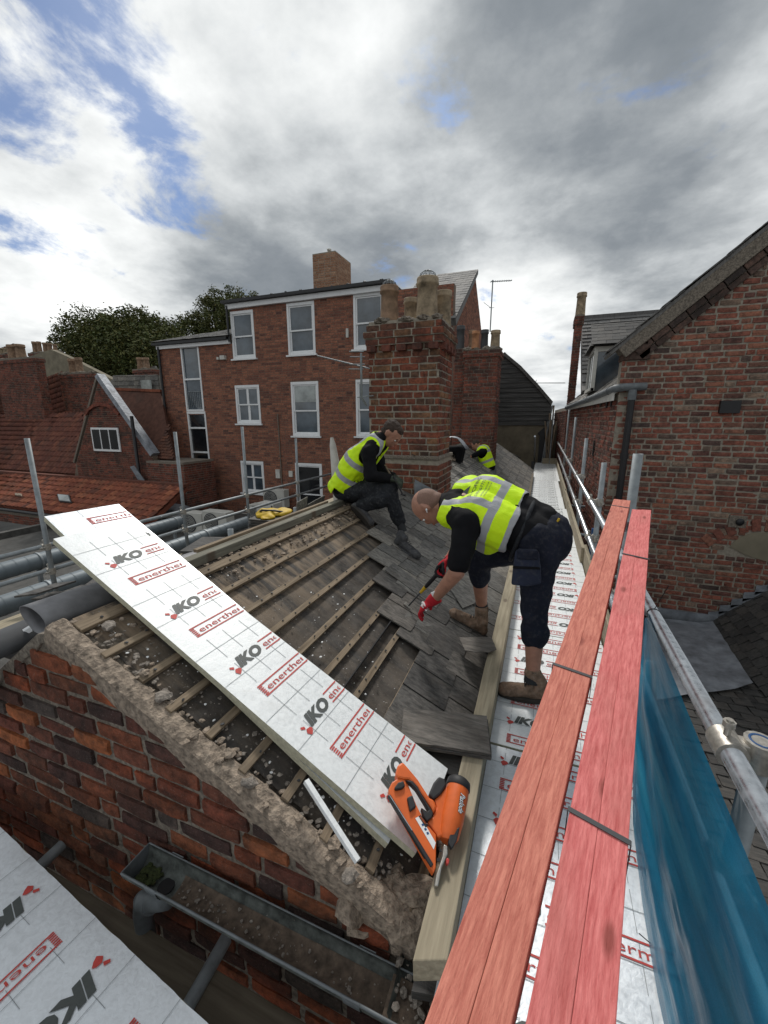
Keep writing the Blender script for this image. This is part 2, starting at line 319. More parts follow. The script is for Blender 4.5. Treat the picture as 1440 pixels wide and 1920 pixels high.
    def lathe(s, c, prof, n=20, mi=0, ax=(0, 0, 1)):
        c = Vector(c); ax = Vector(ax).normalized(); x = ax.orthogonal().normalized(); y = ax.cross(x)
        V = [c + ax*h + (x*math.cos(2*math.pi*k/n)+y*math.sin(2*math.pi*k/n))*r_ for r_, h in prof for k in range(n)]
        F = [(i*n+k, i*n+(k+1) % n, (i+1)*n+(k+1) % n, (i+1)*n+k) for i in range(len(prof)-1) for k in range(n)]
        s.add(V, F, mi, 0.0, True)
        s.add(V[-n:], [tuple(range(n))], mi); s.add(V[:n], [tuple(range(n))[::-1]], mi)
    def ball(s, c, r_, mi=0, seg=10, rings=6, mat=None, smooth=True):
        c = Vector(c); V = []; F = []
        rr = r_ if hasattr(r_, '__len__') else (r_, r_, r_)
        for i in range(rings+1):
            th = math.pi*i/rings
            for k in range(seg):
                ph = 2*math.pi*k/seg; q = Vector((math.sin(th)*math.cos(ph)*rr[0], math.sin(th)*math.sin(ph)*rr[1], math.cos(th)*rr[2]))
                if mat is not None: q = mat @ q
                V.append(c+q)
        for i in range(rings):
            for k in range(seg): F.append((i*seg+k, (i+1)*seg+k, (i+1)*seg+(k+1) % seg, i*seg+(k+1) % seg))
        s.add(V, F, mi, 0.0, smooth)
    def rock(s, c, size, mi=0, flat=.6, seed=0):
        rnd = random.Random(seed*7919+int(abs(c[0])*9973)+int(abs(c[1])*7717)); bm = bmesh.new(); bmesh.ops.create_icosphere(bm, subdivisions=2 if size > .018 else 1, radius=1)
        ph = Vector((rnd.random()*9, rnd.random()*9, rnd.random()*9)); sx, sy = rnd.uniform(.7, 1.25), rnd.uniform(.7, 1.25); ang = rnd.random()*6.28; ca, sa = math.cos(ang), math.sin(ang)
        V = []
        for v in bm.verts:
            q = v.co*(1+.55*mnoise.noise(v.co*1.3+ph)+.25*mnoise.noise(v.co*3.1+ph)); q = Vector((q.x*sx, q.y*sy, q.z*flat)); V.append(Vector(c)+Vector((q.x*ca-q.y*sa, q.x*sa+q.y*ca, q.z))*size)
        s.add(V, [tuple(v.index for v in f.verts) for f in bm.faces], mi, rnd.random(), False); bm.free()
    def mesh(s, name, mats):
        me = bpy.data.meshes.new(name); me.from_pydata(s.v, [], s.f)
        for m in (mats if isinstance(mats, (list, tuple)) else [mats]): me.materials.append(m)
        me.polygons.foreach_set('material_index', s.mi); me.polygons.foreach_set('use_smooth', s.sm)
        if any(s.r): a = me.attributes.new('rnd', 'FLOAT', 'FACE'); a.data.foreach_set('value', s.r)
        me.update(); return me
    def build(s, name, mats, parent=None, bevel=0, **tg):
        me = s.mesh(name, mats); o = bpy.data.objects.new(name, me); link(o, parent); tag(o, **tg)
        if bevel:
            b = o.modifiers.new('bevel', 'BEVEL'); b.width = bevel; b.segments = 2; b.limit_method = 'ANGLE'; b.angle_limit = R(40)
        return o
# ------------------------------------------------------------ laid pieces (bricks, slates, tiles)
def unit_piece(kind, seed):
    """unit piece: u 0..1, v 0..1, n 0..1 (outwards)"""
    rnd = random.Random(seed); V = []; F = []
    if kind == 'brick' or kind == 'brick_old':
        j = .022 if kind == 'brick' else .045; jn = .06 if kind == 'brick' else .13
        nu, nv = 4, 3
        for iv in range(nv):
            for iu in range(nu):
                u = iu/(nu-1); v = iv/(nv-1); e = (iu in (0, nu-1)) + (iv in (0, nv-1))
                V.append((u + rnd.uniform(-j, j)*.3 + (.012 if iu == 0 else -.012 if iu == nu-1 else 0), v + rnd.uniform(-j, j) + (.02 if iv == 0 else -.02 if iv == nv-1 else 0), 1 - e*.07 - rnd.random()*jn))
        for iv in range(nv-1):
            for iu in range(nu-1): a = iv*nu+iu; F.append((a, a+1, a+nu+1, a+nu))
        ring = [0, 1, 2, 3, 7, 11, 10, 9, 8, 4]; b = len(V)
        for i in ring: u, v, n_ = V[i]; V.append((0 if u < .3 and i in (0, 4, 8) else 1 if i in (3, 7, 11) else u, 0 if i < 4 else 1 if i > 7 else v, 0))
        for k in range(len(ring)): k2 = (k+1) % len(ring); F.append((ring[k2], ring[k], b+k, b+k2))
    elif kind == 'slate':
        j = .02; P = [(0, 0), (.5, rnd.uniform(-j, j)), (1, rnd.uniform(-j, j)), (1+rnd.uniform(-j, j)*.5, 1), (rnd.uniform(-j, j)*.5, 1)]
        if rnd.random() < .4: P[0] = (0, rnd.uniform(0, .05)); 
        if rnd.random() < .35: h_ = rnd.uniform(.03, .09); P[0] = (.0, h_); P.insert(1, (rnd.uniform(.03, .09), 0))
        n = len(P); V = [(u, v, 1) for u, v in P]+[(u, v, 0) for u, v in P]; F = [tuple(range(n))]+[(n+i, n+(i+1) % n, (i+1) % n, i) for i in range(n)]
    elif kind == 'plain':
        V = [(0, 0, 1), (1, 0, 1), (1, 1, 1), (0, 1, 1), (0, 0, 0), (1, 0, 0), (1, 1, 0), (0, 1, 0)]; F = [(0, 1, 2, 3), (4, 5, 1, 0), (5, 6, 2, 1), (7, 4, 0, 3)]
    elif kind == 'pantile':
        n = 7
        prof = [(i/(n-1), .25+.75*(.5+.5*math.sin(2*math.pi*(i/(n-1))-.6))) for i in range(n)]
        V = [(u, 0, h) for u, h in prof]+[(u, 1, h) for u, h in prof]+[(u, 0, h-.3) for u, h in prof]
        F = [(i, i+1, n+i+1, n+i) for i in range(n-1)]+[(2*n+i, 2*n+i+1, i+1, i) for i in range(n-1)]
    return np.array(V, float), F
PIECES = {}
def pieces(kind):
    if kind not in PIECES: PIECES[kind] = [unit_piece(kind, 100+i) for i in range(1 if kind in ('plain', 'pantile') else 9)]
    return PIECES[kind]
UMESH = {}
def umesh(kind, i, mat):
    k = (kind, i, mat.name)
    if k not in UMESH:
        V, F = pieces(kind)[i]; me = bpy.data.meshes.new(kind+'_piece'); me.from_pydata([tuple(v) for v in V], [], F); me.materials.append(mat)
        if kind == 'pantile': me.polygons.foreach_set('use_smooth', [True]*len(F))
        me.update(); UMESH[k] = me
    return UMESH[k]
def lay(parent, plist, kind, name, mat, nind=300, stuffname=None, seed=1):
    """plist: (origin, U, V, N) edge vectors of each piece"""
    rnd = random.Random(seed); pv = pieces(kind)
    items = [(((o+u*.5+v*.5)-CP).length/max(1e-3, u.length), o, u, v, n_, rnd.randrange(len(pv)), rnd.random()) for o, u, v, n_ in plist]
    items.sort(key=lambda t: t[0])
    for _, o, u, v, n_, k, r_ in items[:nind]:
        ob = bpy.data.objects.new(name, umesh(kind, k, mat)); COL.objects.link(ob)
        m = Matrix(((u.x, v.x, n_.x, o.x), (u.y, v.y, n_.y, o.y), (u.z, v.z, n_.z, o.z), (0, 0, 0, 1)))
        ob.parent = parent; ob.matrix_parent_inverse = Matrix.Translation(-Vector(parent.get('_l', (0, 0, 0)))); ob.matrix_basis = m
    rest = items[nind:]
    if rest:
        VV = []; FF = []; RR = []; b = 0
        for _, o, u, v, n_, k, r_ in rest:
            V, F = pv[k]; A = np.array([u, v, n_]); P = V @ A + np.array(o); VV.append(P); FF += [tuple(i+b for i in f) for f in F]; RR += [r_]*len(F); b += len(V)
        me = bpy.data.meshes.new(name); me.from_pydata(np.concatenate(VV).tolist(), [], FF); me.materials.append(mat)
        a = me.attributes.new('rnd', 'FLOAT', 'FACE'); a.data.foreach_set('value', RR)
        if kind == 'pantile': me.polygons.foreach_set('use_smooth', [True]*len(FF))
        me.update(); o = bpy.data.objects.new(stuffname or (name+'_field'), me); link(o, parent); o['kind'] = 'stuff'
def brick_list(O, U, length, height, spans=None, bw=.228, bh=.075, j=.011, proud=.010, old=.0, seed=3, headers=0, N=None, vdir=(0, 0, 1), tilt=0.0):
    """courses of bricks on a vertical face; spans(v) -> list of (u0,u1) that are wall at height v"""
    rnd = random.Random(seed); O = Vector(O); U = Vector(U).normalized(); Z = Vector(vdir); N = Vector(N) if N is not None else U.cross(Z); out = []
    for c in range(int(height/bh)):
        v0 = c*bh; vc = v0+bh/2; hd = headers and c % headers == headers-1; L = bw/2 if hd else bw
        sp = spans(vc) if spans else [(0, length)]
        u = -rnd.random()*L if old > .5 else (-(c % 2)*bw/2 if not hd else -(c % 2)*L/2)
        while u < length:
            w = L*(1+rnd.uniform(-.12, .12)*old) if old else L
            if old and not hd and rnd.random() < .12: w *= .5
            for a, b in sp:
                x0 = max(u, a); x1 = min(u+w, b)
                if x1-x0 > max(.035, j*2):
                    jj = lambda k: rnd.uniform(-k, k)*old
                    v_ = v0 + j/2 + jj(.003) + tilt*(x0)
                    du = x1-x0-j+jj(.003); dv = bh-j+jj(.005); sk = jj(.03)
                    p = proud*(1+jj(.5)) + .02
                    out.append((O+U*(x0+j/2)+Z*v_-N*.02, U*du+Z*(du*sk), Z*dv, N*p))
            u += w
    return out
def cells(u0, u1, v0, v1, holes):
    us = sorted({u0, u1, *[h[0] for h in holes], *[h[1] for h in holes]}); vs_ = sorted({v0, v1, *[h[2] for h in holes], *[h[3] for h in holes]})
    us = [u for u in us if u0 <= u <= u1]; vs_ = [v for v in vs_ if v0 <= v <= v1]; out = []
    for b, d in zip(vs_, vs_[1:]):
        run = None
        for a, c in zip(us, us[1:]):
            inside = any(h[0] <= (a+c)/2 <= h[1] and h[2] <= (b+d)/2 <= h[3] for h in holes)
            if not inside:
                if run is None: run = [a, c]
                else: run[1] = c
            elif run: out.append((*run, b, d)); run = None
        if run: out.append((*run, b, d))
    return out
def slate_list(O, U, V, N, length, slope, w, gauge, head=.06, th=.006, spans=None, jit=.004, seed=5, stag=True, lift=.004, gap=.004):
    rnd = random.Random(seed); O, U, V, N = Vector(O), Vector(U).normalized(), Vector(V).normalized(), Vector(N).normalized(); out = []
    rows = int(math.ceil(slope/gauge-1e-6))
    for r_ in range(rows):
        v0 = r_*gauge; L = min(gauge+head, slope-v0+.0) if v0+gauge+head > slope else gauge+head
        u = -(w/2 if (stag and r_ % 2) else 0)
        while u < length:
            ww = w*(1+rnd.uniform(-.04, .04)); uc = u+ww/2
            if spans is None or spans(uc, r_):
                x0 = max(u, 0); x1 = min(u+ww, length)
                if x1-x0 > .04:
                    a = rnd.uniform(-1, 1)*jit; b = rnd.uniform(-.5, 1.0)*jit; base = O+U*(x0+gap/2)+V*(v0+rnd.uniform(-1, 1)*jit*.8)+N*(th+lift+abs(a)*.4)
                    out.append((base, U*(x1-x0-gap)+V*a*.6+N*b, V*L - N*(th*.9+lift), N*th))
            u += ww
    return out
def roofpoly(root, pts, mat, name='roof_deck'):      # pts: eave-left, eave-right, ridge-right, ridge-left
    m = MB(); n = (Vector(pts[1])-Vector(pts[0])).cross(Vector(pts[3])-Vector(pts[0])).normalized(); m.prism(pts, n*-.12); m.build(name, mat, root); return n
def tileroof(root, pts, mat, w, g, kind, nind, name, th=.05, lift=.02):
    p = [Vector(q) for q in pts]; n = roofpoly(root, p, mat); U = (p[1]-p[0]); V = (p[3]-p[0]); Ul = U.length; Un = U.normalized(); Vn = (V-Un*V.dot(Un)).normalized(); Vl = V.dot(Vn)
    a = V.dot(Un)/Vl; b = ((p[2]-p[1]).dot(Un))/Vl
    lay(root, slate_list(p[0], Un, Vn, n, Ul, Vl, w, g, th=th, lift=lift, gap=-.01 if kind == 'pantile' else .006, head=.04, jit=.004, stag=kind != 'pantile',
        spans=lambda u, r_: a*(r_*g) < u < Ul+b*r_*g), kind, name, mat, nind, name+'_field')
# ============================================================ THE SETTING
mb = MB(); mb.quad((-400, -400, -5), (400, -400, -5), (400, 500, -5), (-400, 500, -5)); mb.build('ground', M['ground'], kind='structure')
mb = MB(); mb.box((-14.5, 1.2, -3.2), (-2.9, 11.72, -1.8)); mb.box((-14.5, 1.2, -1.8), (-14.3, 11.72, -1.62))
fr_ = thing('flat_roof', 'dark felt covered flat roof behind the stripped slate roof', 'flat roof', (-8, 6, -1.8)); mb.build('roof_deck', M['flatroof'], fr_)
mb = MB()
for k in range(60):
    x = random.uniform(-9, -3.2); y = random.uniform(2, 10); mb.rock((x, y, -1.79), random.uniform(.02, .05), flat=.4, seed=k)
tag(mb.build('gravel', M['rubble'], fr_), kind='stuff')
# ------------------------------------------------------------ sash windows
def sash(parent, x0, x1, z0, z1, Y, cols=1, mid=.5, glass='glass', sill=True, frame_mat='white', top_h=.09, blind=0.0, dep=.05, bars=False):
    """window in a wall that faces -Y; Y = face of the wall"""
    f = MB(); t = .07
    f.box((x0, Y-.012, z1-top_h), (x1, Y+.12, z1)); f.box((x0, Y-.010, z0), (x0+t, Y+.12, z1-top_h)); f.box((x1-t, Y-.010, z0), (x1, Y+.12, z1-top_h)); f.box((x0+t, Y-.010, z0), (x1-t, Y+.12, z0+.08))
    wf = f.build('window', M[frame_mat], parent, bevel=.006)
    if sill: s = MB(); s.box((x0-.06, Y-.07, z0-.05), (x1+.06, Y+.1, z0-.002)); s.build('sill', M[frame_mat], wf)
    a, b, c, d = x0+t, x1-t, z0+.08, z1-top_h; zm = c+(d-c)*mid; n = cols; w = (b-a)/n
    s = MB()
    for i in range(n):
        l, r_ = a+i*w, a+(i+1)*w
        for (q0, q1, yy) in ((zm-.02, d, Y+.02), (c, zm+.02, Y+.05)):
            s.box((l, yy, q0), (l+.045, yy+.035, q1)); s.box((r_-.045, yy, q0), (r_, yy+.035, q1)); s.box((l+.045, yy, q0), (r_-.045, yy+.035, q0+.045)); s.box((l+.045, yy, q1-.04), (r_-.045, yy+.035, q1))
    s.build('sash_frame', M[frame_mat], wf)
    for i in range(n):
        l, r_ = a+i*w+.045, a+(i+1)*w-.045
        for q0, q1, yy in ((zm+.025, d-.04, Y+.035), (c+.045, zm-.02, Y+.065)):
            g = MB(); g.box((l, yy, q0), (r_, yy+.01, q1)); g.build('pane', M[glass], wf)
    if blind: g = MB(); g.box((a+.05, Y+.028, d-.04-blind), (b-.05, Y+.034, d-.04)); g.build('roller_blind', M['blind'], wf)
    return wf
# ------------------------------------------------------------ the four storey brick block behind
YB = 11.8
bl = thing('brick_building', 'tall modern red brick block with white sash windows behind the seated roofer', 'building', (-8, YB, -1.8))
wins = [(-10.02, -9.1, 3.55, 5.03, 1, .47), (-7.82, -6.83, 3.56, 5.08, 1, .47), (-5.52, -4.55, 3.6, 5.12, 1, .47),
        (-10.06, -9.05, 1.42, 2.70, 2, .5), (-7.80, -6.78, 1.03, 2.74, 1, .47), (-5.48, -4.5, 1.05, 2.74, 1, .47),
        (-10.06, -9.08, -1.02, .12, 2, .5), (-7.78, -6.75, -1.8, .13, 1, .45)]
stair = [(-12.34, -11.50, 1.86, 4.02), (-12.33, -11.46, -1.78, 1.76)]
TOPB = 5.0; TOPL = 4.02
holes = [(w[0], w[1], w[2], w[3]) for w in wins]+stair+[(-13.4, -10.02, TOPL+.04, 5.2)]
mb = MB()
for (a, b, c, d) in cells(-13.35, -2.55, -1.8, 5.1, holes):
    mb.box((a, YB+.006, c), (b, YB+.25, d if b > -10.05 else min(d, TOPL+.12)))
mb.box((-13.35, YB+.26, -1.8), (-2.62, 17.5, 3.9))
wallp = mb.build('wall', M['mortar_mod'], bl)
def spansB(v):
    z = v-1.8; lo, hi = (-13.35 if z < TOPL+.02 else -10.0), -2.55; sp = [(lo, hi)]
    for h in holes:
        if h[2]-.0 < z < h[3]+.0:
            ns = []
            for a, b in sp:
                if h[1] <= a or h[0] >= b: ns.append((a, b))
                else:
                    if h[0] > a: ns.append((a, h[0]))
                    if h[1] < b: ns.append((h[1], b))
            sp = ns
    return [(a+13.35, b+13.35) for a, b in sp]
lay(bl, brick_list((-13.35, YB+.006, -1.8), (1, 0, 0), 10.8, 6.9, spansB, old=.15, proud=.008, headers=0), 'brick', 'brick', M['brick_mod'], 280)
# right-hand gable of that block: faces +X
apY, apZ = 15.2, 5.75
gz = oX(868, 640, -2.55)
def spG(v):
    z = v-1.8
    if z < 4.2: return [(0, 6.2)]
    k = (apZ+.55-z)/(apZ+.55-4.2); return [(max(0, 3.2-3.2*k), 3.2+3.0*k)] if k > .02 else []
mb = MB(); mb.prism([(-2.56, YB+.006, -1.8), (-2.56, YB+6.2, -1.8), (-2.56, YB+6.2, 4.2), (-2.56, YB+3.2, apZ+.6), (-2.56, YB+.006, 4.2)], (-.25, 0, 0)); mb.build('gable_wall', M['mortar_mod'], bl)
lay(bl, brick_list((-2.56, YB, -1.8), (0, 1, 0), 6.2, 8.2, spG, old=.2, proud=.008), 'brick', 'gable_brick', M['brick_mod'], 0)
# front roof slope to the right of the third window, rising from the front wall to the ridge
mb = MB(); mb.prism([(-4.4, YB-.12, 4.18), (-4.4, YB+3.2, apZ+.62), (-4.4, YB+3.2, apZ+.5), (-4.4, YB-.0, 4.05)], (1.95, 0, 0)); mb.build('roof_deck', M['slate_far'], bl)
Vr = Vector((0, 3.32, apZ+.62-4.18)); lay(bl, slate_list((-4.4, YB-.14, 4.19), (1, 0, 0), Vr, Vector((0, -Vr.z, Vr.y)), 1.95, Vr.length, .25, .2), 'slate', 'slate', M['slate_far'], 120)
mb = MB()
mb.box((-10.12, YB-.10, 5.10), (-4.35, YB+.02, 5.25)); mb.box((-13.4, YB-.09, TOPL+.02), (-10.1, YB+.0, TOPL+.14)); mb.build('fascia', M['white'], bl, bevel=.005)
mb = MB(); mb.box((-10.2, YB-.22, 5.26), (-4.3, YB+3, 5.34)); mb.box((-13.5, YB-.2, TOPL+.15), (-10.1, YB-.02, TOPL+.23)); mb.build('gutter', M['black'], bl)
mb = MB()
for i in range(11): mb.rock((-9.9+i*.53, YB-.05, 5.39), .045, seed=i)
mb.build('roof_clip', M['darkgrey'], bl)
# lower hipped slate roof at its left end
mb = MB(); A_ = [(-13.55, YB-.22, TOPL+.24), (-10.0, YB-.22, TOPL+.24), (-10.0, YB+2.6, 5.15), (-11.5, YB+2.6, 5.15)]
mb.add(A_+[(-13.55, YB+5.4, TOPL+.24)], [(0, 1, 2, 3), (0, 3, 4)]); mb.build('hip_roof', M['slate_far'], bl)
Vh = Vector((0, 2.82, .91)); 
lay(bl, slate_list((-13.55, YB-.24, TOPL+.245), (1, 0, 0), Vh, Vector((0, -Vh.z, Vh.y)), 3.55, Vh.length, .28, .21, spans=lambda u, r_: u > r_*.16), 'slate', 'slate', M['slate_far'], 0)
mb = MB(); mb.box((-10.45, YB+.6, 4.4), (-10.05, YB+1.2, 5.05))
for i in range(5): mb.box((-10.5, YB+.55, 4.5+i*.1), (-10.02, YB+.6, 4.55+i*.1))
mb.build('louvred_vent', M['darkgrey'], bl)
mb = MB(); mb.tube([(-13.3, YB-.08, TOPL+.1), (-13.3, YB-.08, -1.8)], .045, 10); mb.tube([(-10.06, YB-.1, 5.2), (-10.06, YB-.1, 4.1)], .035, 8); mb.build('downpipe', M['black'], bl)
mb = MB(); mb.tube([(-8.35, YB-.03, 1.75), (-8.32, YB-.03, -1.5)], .018, 6); mb.build('cable', M['mortar'], bl)
for i, w in enumerate(wins):
    sash(bl, w[0], w[1], w[2], w[3], YB, w[4], w[5], 'glass' if i != 7 else 'glass_dk', blind=.5 if i == 4 else 0)
# stair windows: panes, dark panels and a little balustrade seen through the glass
for (x0, x1, z0, z1), rows in zip(stair, ([(.0, .50, 'glass'), (.50, 1., 'glass')], [(.0, .20, 'glass_dk'), (.20, .31, 'glass_dk'), (.31, .60, 'glass_dk'), (.60, .85, 'glass_dk'), (.85, 1., 'glass_dk')])):
    f = MB(); f.box((x0, YB-.02, z1), (x1, YB+.1, z1+.09)); f.box((x0, YB-.01, z0), (x0+.06, YB+.12, z1)); f.box((x1-.06, YB-.01, z0), (x1, YB+.12, z1)); wf = f.build('stair_window', M['white'], bl)
    for a, b, g in rows:
        q0, q1 = z0+(z1-z0)*a, z0+(z1-z0)*b; s = MB(); s.box((x0+.06, YB-.008, q0), (x1-.06, YB+.1, q0+.06)); s.build('transom', M['white'], wf)
        s = MB(); s.box((x0+.06, YB+.05, q0+.06), (x1-.06, YB+.06, q1)); s.build('pane', M[g], wf)
    q0 = z0+(z1-z0)*(.06 if z0 > 0 else .34); s = MB()
    s.tube([(x0+.12, YB+.03, q0+.55), (x1-.08, YB+.03, q0+.55)], .012, 6)
    for k in range(7): xx = x0+.14+k*.085; s.tube([(xx, YB+.03, q0), (xx, YB+.03, q0+.55)], .007, 5)
    s.build('balustrade', M['tube_dull'], wf)
mb = MB(); mb.box((-10.5, YB-.12, 3.55), (-10.32, YB+.01, 3.68)); mb.box((-10.66, YB-.1, 3.56), (-10.58, YB+.01, 3.64)); mb.build('camera_box', M['offwhite'], bl)
# security box by window and two vents
mb = MB(); mb.box((-5.75, YB-.06, 3.95), (-5.68, YB+.01, 4.2)); mb.box((-8.02, YB-.05, -.35), (-7.88, YB+.01, -.15)); mb.box((-8.55, YB-.06, -.42), (-8.38, YB+.01, -.12)); mb.build('wall_box', M['offwhite'], bl)
# tall chimney of the block
cb = thing('brick_chimney', 'square pale brick chimney without pots on top of the tall block', 'chimney', (-7.3, 14, 5.2))
X0, X1, Y0, Y1, Z0, Z1 = -7.85, -6.97, 13.55, 14.75, 5.0, 7.08
mb = MB(); mb.box((X0+.006, Y0+.006, Z0), (X1-.006, Y1, Z1-.03)); mb.build('core', M['mortar_pale'], cb)
pl = brick_list((X0, Y0+.006, Z0), (1, 0, 0), X1-X0, Z1-Z0, old=.2, proud=.008)+brick_list((X1-.006, Y0, Z0), (0, 1, 0), Y1-Y0, Z1-Z0, old=.2, proud=.008)
lay(cb, pl, 'brick', 'brick', M['brick_pale'], 300)
mb = MB(); mb.rock((-7.25, Y0+.1, Z1+.05), .07, flat=.8); mb.build('ridge_lump', M['offwhite'], cb)
# ------------------------------------------------------------ chimneys
def pot(cx, cy, z0, h, r_, mat, name='chimney_pot', parent=None, cage=False):
    m = MB(); m.lathe((cx, cy, z0), [(r_*1.06, 0), (r_*1.0, h*.08), (r_*.93, h*.5), (r_*.90, h*.80), (r_*1.04, h*.82), (r_*1.06, h*.87), (r_*1.0, h*.89), (r_*1.02, h*.96), (r_*.98, h), (r_*.78, h), (r_*.74, h*.8)], 24)
    o = m.build(name, M[mat], parent)
    if cage:
        m = MB(); n = 6
        for k in range(n):
            a = math.pi*k/n; m.tube([(cx+math.cos(a)*r_*.8*math.cos(t), cy+math.sin(a)*r_*.8*math.cos(t), z0+h-.01+r_*.75*math.sin(t)) for t in [math.pi*q/10 for q in range(11)]], .003, 4, cap=False)
        for zz in (.25, .5): m.tube([(cx+math.cos(a)*r_*.8*math.cos(zz), cy+math.sin(a)*r_*.8*math.cos(zz), z0+h+r_*.7*math.sin(zz)) for a in [2*math.pi*q/16 for q in range(17)]], .003, 4, cap=False)
        m.build('wire_cage', M['tube_dull'], o)
    return o
def stack(root, x0, x1, y0, y1, z0, z1, mat, mort, nind=300, old=.7, bh=.075, bw=.228, seed=3, corbels=(), left=False, kind='brick_old', proud=.012):
    m = MB(); m.box((x0+.01, y0+.01, z0), (x1-.01, y1-.01, z1))
    pl = []
    for (a0, a1, b0, b1, c0, c1) in [(x0, x1, y0, y1, z0, z1)]+list(corbels):
        if (a0, a1, c0) != (x0, x1, z0): m.box((a0+.01, b0+.01, c0), (a1-.01, b1-.01, c1))
        kw = dict(old=old, bh=bh, bw=bw, proud=proud, headers=4, j=.015 if kind == 'brick_old' else .012)
        cuts = [c for c in corbels] if (a0, a1, c0) == (x0, x1, z0) else []
        sp0 = lambda v, L=a1-a0, zz=c0, cc=cuts: [] if any(c[4] <= zz+v <= c[5] and c[0] < x0+.001 for c in cc) else [(0, L)]
        sp1 = lambda v, L=b1-b0, zz=c0, cc=cuts: [] if any(c[4] <= zz+v <= c[5] and c[0] < x0+.001 for c in cc) else [(0, L)]
        pl += brick_list((a0, b0+.01, c0), (1, 0, 0), a1-a0, c1-c0+.001, sp0, seed=seed, **kw)+brick_list((a1-.01, b0, c0), (0, 1, 0), b1-b0, c1-c0+.001, sp1, seed=seed+1, **kw)
        if left: pl += brick_list((a0+.01, b1, c0), (0, -1, 0), b1-b0, c1-c0+.001, sp1, seed=seed+2, **kw)
    m.build('core', M[mort], root); lay(root, pl, kind, 'brick', M[mat], nind, seed=seed)
ch = thing('roof_chimney', 'wide old brick chimney stack with four clay pots rising through the slate roof', 'chimney', (-1.6, 5.1, .6))
cx0, cx1, cy0, cy1 = -2.06, -1.17, 4.8, 5.5
stack(ch, cx0, cx1, cy0, cy1, .25, 2.68, 'brick_chim', 'mortar_pale', 290, bh=.0775, corbels=[
    (cx0-.03, cx1+.03, cy0-.03, cy1+.03, 2.41, 2.487), (cx0-.05, cx1+.05, cy0-.05, cy1+.05, 2.488, 2.565), (cx0-.02, cx1+.02, cy0-.02, cy1+.02, 2.566, 2.643),
    (cx0-.03, cx1+.03, cy0-.03, cy1+.03, .25, 1.10)])
m = MB()
for k in range(5): m.box((cx0-.05+.05+k*.19, cy0-.052, 2.335), (cx0+.11+k*.19, cy0+.02, 2.408))
for k in range(4): m.box((cx1-.02, cy0+.03+k*.17, 2.335), (cx1+.052, cy0+.13+k*.17, 2.408))
m.build('dentil_course', M['brick_dark'], ch, bevel=.006)
m = MB()
for k in range(46):
    m.rock((random.uniform(cx0+.05, cx1-.05), random.choice([cy0+.05, random.uniform(cy0, cy1)]), 2.67+random.uniform(0, .02)), random.uniform(.03, .07), flat=.5, seed=k)
tag(m.build('mortar_flaunching', M['mortar'], ch), kind='stuff')
pot(-1.86, 5.0, 2.68, .42, .11, 'pot_red', parent=ch, cage=True); pot(-1.70, 5.35, 2.68, .36, .09, 'pot_buff', parent=ch)
pot(-1.39, 5.0, 2.68, .46, .125, 'pot_buff', parent=ch, cage=True); pot(-1.28, 5.35, 2.68, .40, .10, 'pot_buff', parent=ch)
m = MB(); m.box((cx0+.12, cy0-.045, 1.08), (cx1+.04, cy0+.02, 1.125)); m.box((cx1-.01, cy0-.04, 1.08), (cx1+.045, cy1, 1.125)); m.build('mortar_ledge', M['mortar'], ch, bevel=.01)
m = MB(); m.prism([(cx1-.26, cy0-.05, .62), (cx1+.04, cy0-.05, .47), (cx1+.04, cy0-.05, .70), (cx1-.26, cy0-.05, .84)], (0, -.006, 0)); m.prism([(cx1-.05, cy0-.30, .52), (cx1+.25, cy0-.30, .375), (cx1+.3, cy0+.1, .35), (cx1+.0, cy0+.1, .50)], (0, 0, .008)); m.build('lead_flashing', M['lead'], ch)
# further stack beyond it
c2 = thing('roof_chimney', 'further brick chimney stack with five mixed pots beside the black boarded gable', 'chimney', (-1.5, 10.4, .8))
stack(c2, -1.86, -1.10, 10.0, 10.8, .2, 3.12, 'brick_dark', 'mortar', 0, old=.5, corbels=[(-1.90, -1.06, 9.96, 10.84, 2.95, 3.12), (-1.88, -1.08, 9.98, 10.82, 1.95, 2.03)], kind='brick')
stack(c2, -2.14, -1.87, 10.25, 10.8, .2, 3.2, 'brick_dark', 'mortar', 0, old=.5, kind='brick', seed=9)
m = MB()
for k in range(30): m.rock((random.uniform(-1.85, -1.1), random.uniform(10., 10.5), 3.13), random.uniform(.06, .10), flat=.6, seed=k)
tag(m.build('mortar_flaunching', M['mortar'], c2), kind='stuff')
pot(-2.07, 10.5, 3.2, .55, .10, 'darkgrey', parent=c2); pot(-1.80, 10.6, 3.15, .5, .09, 'pot_red', parent=c2); pot(-1.64, 10.1, 3.15, .38, .085, 'pot_orange', parent=c2)
pot(-1.50, 10.55, 3.15, .48, .09, 'darkgrey', parent=c2); pot(-1.22, 10.3, 3.15, .40, .11, 'pot_buff', parent=c2)
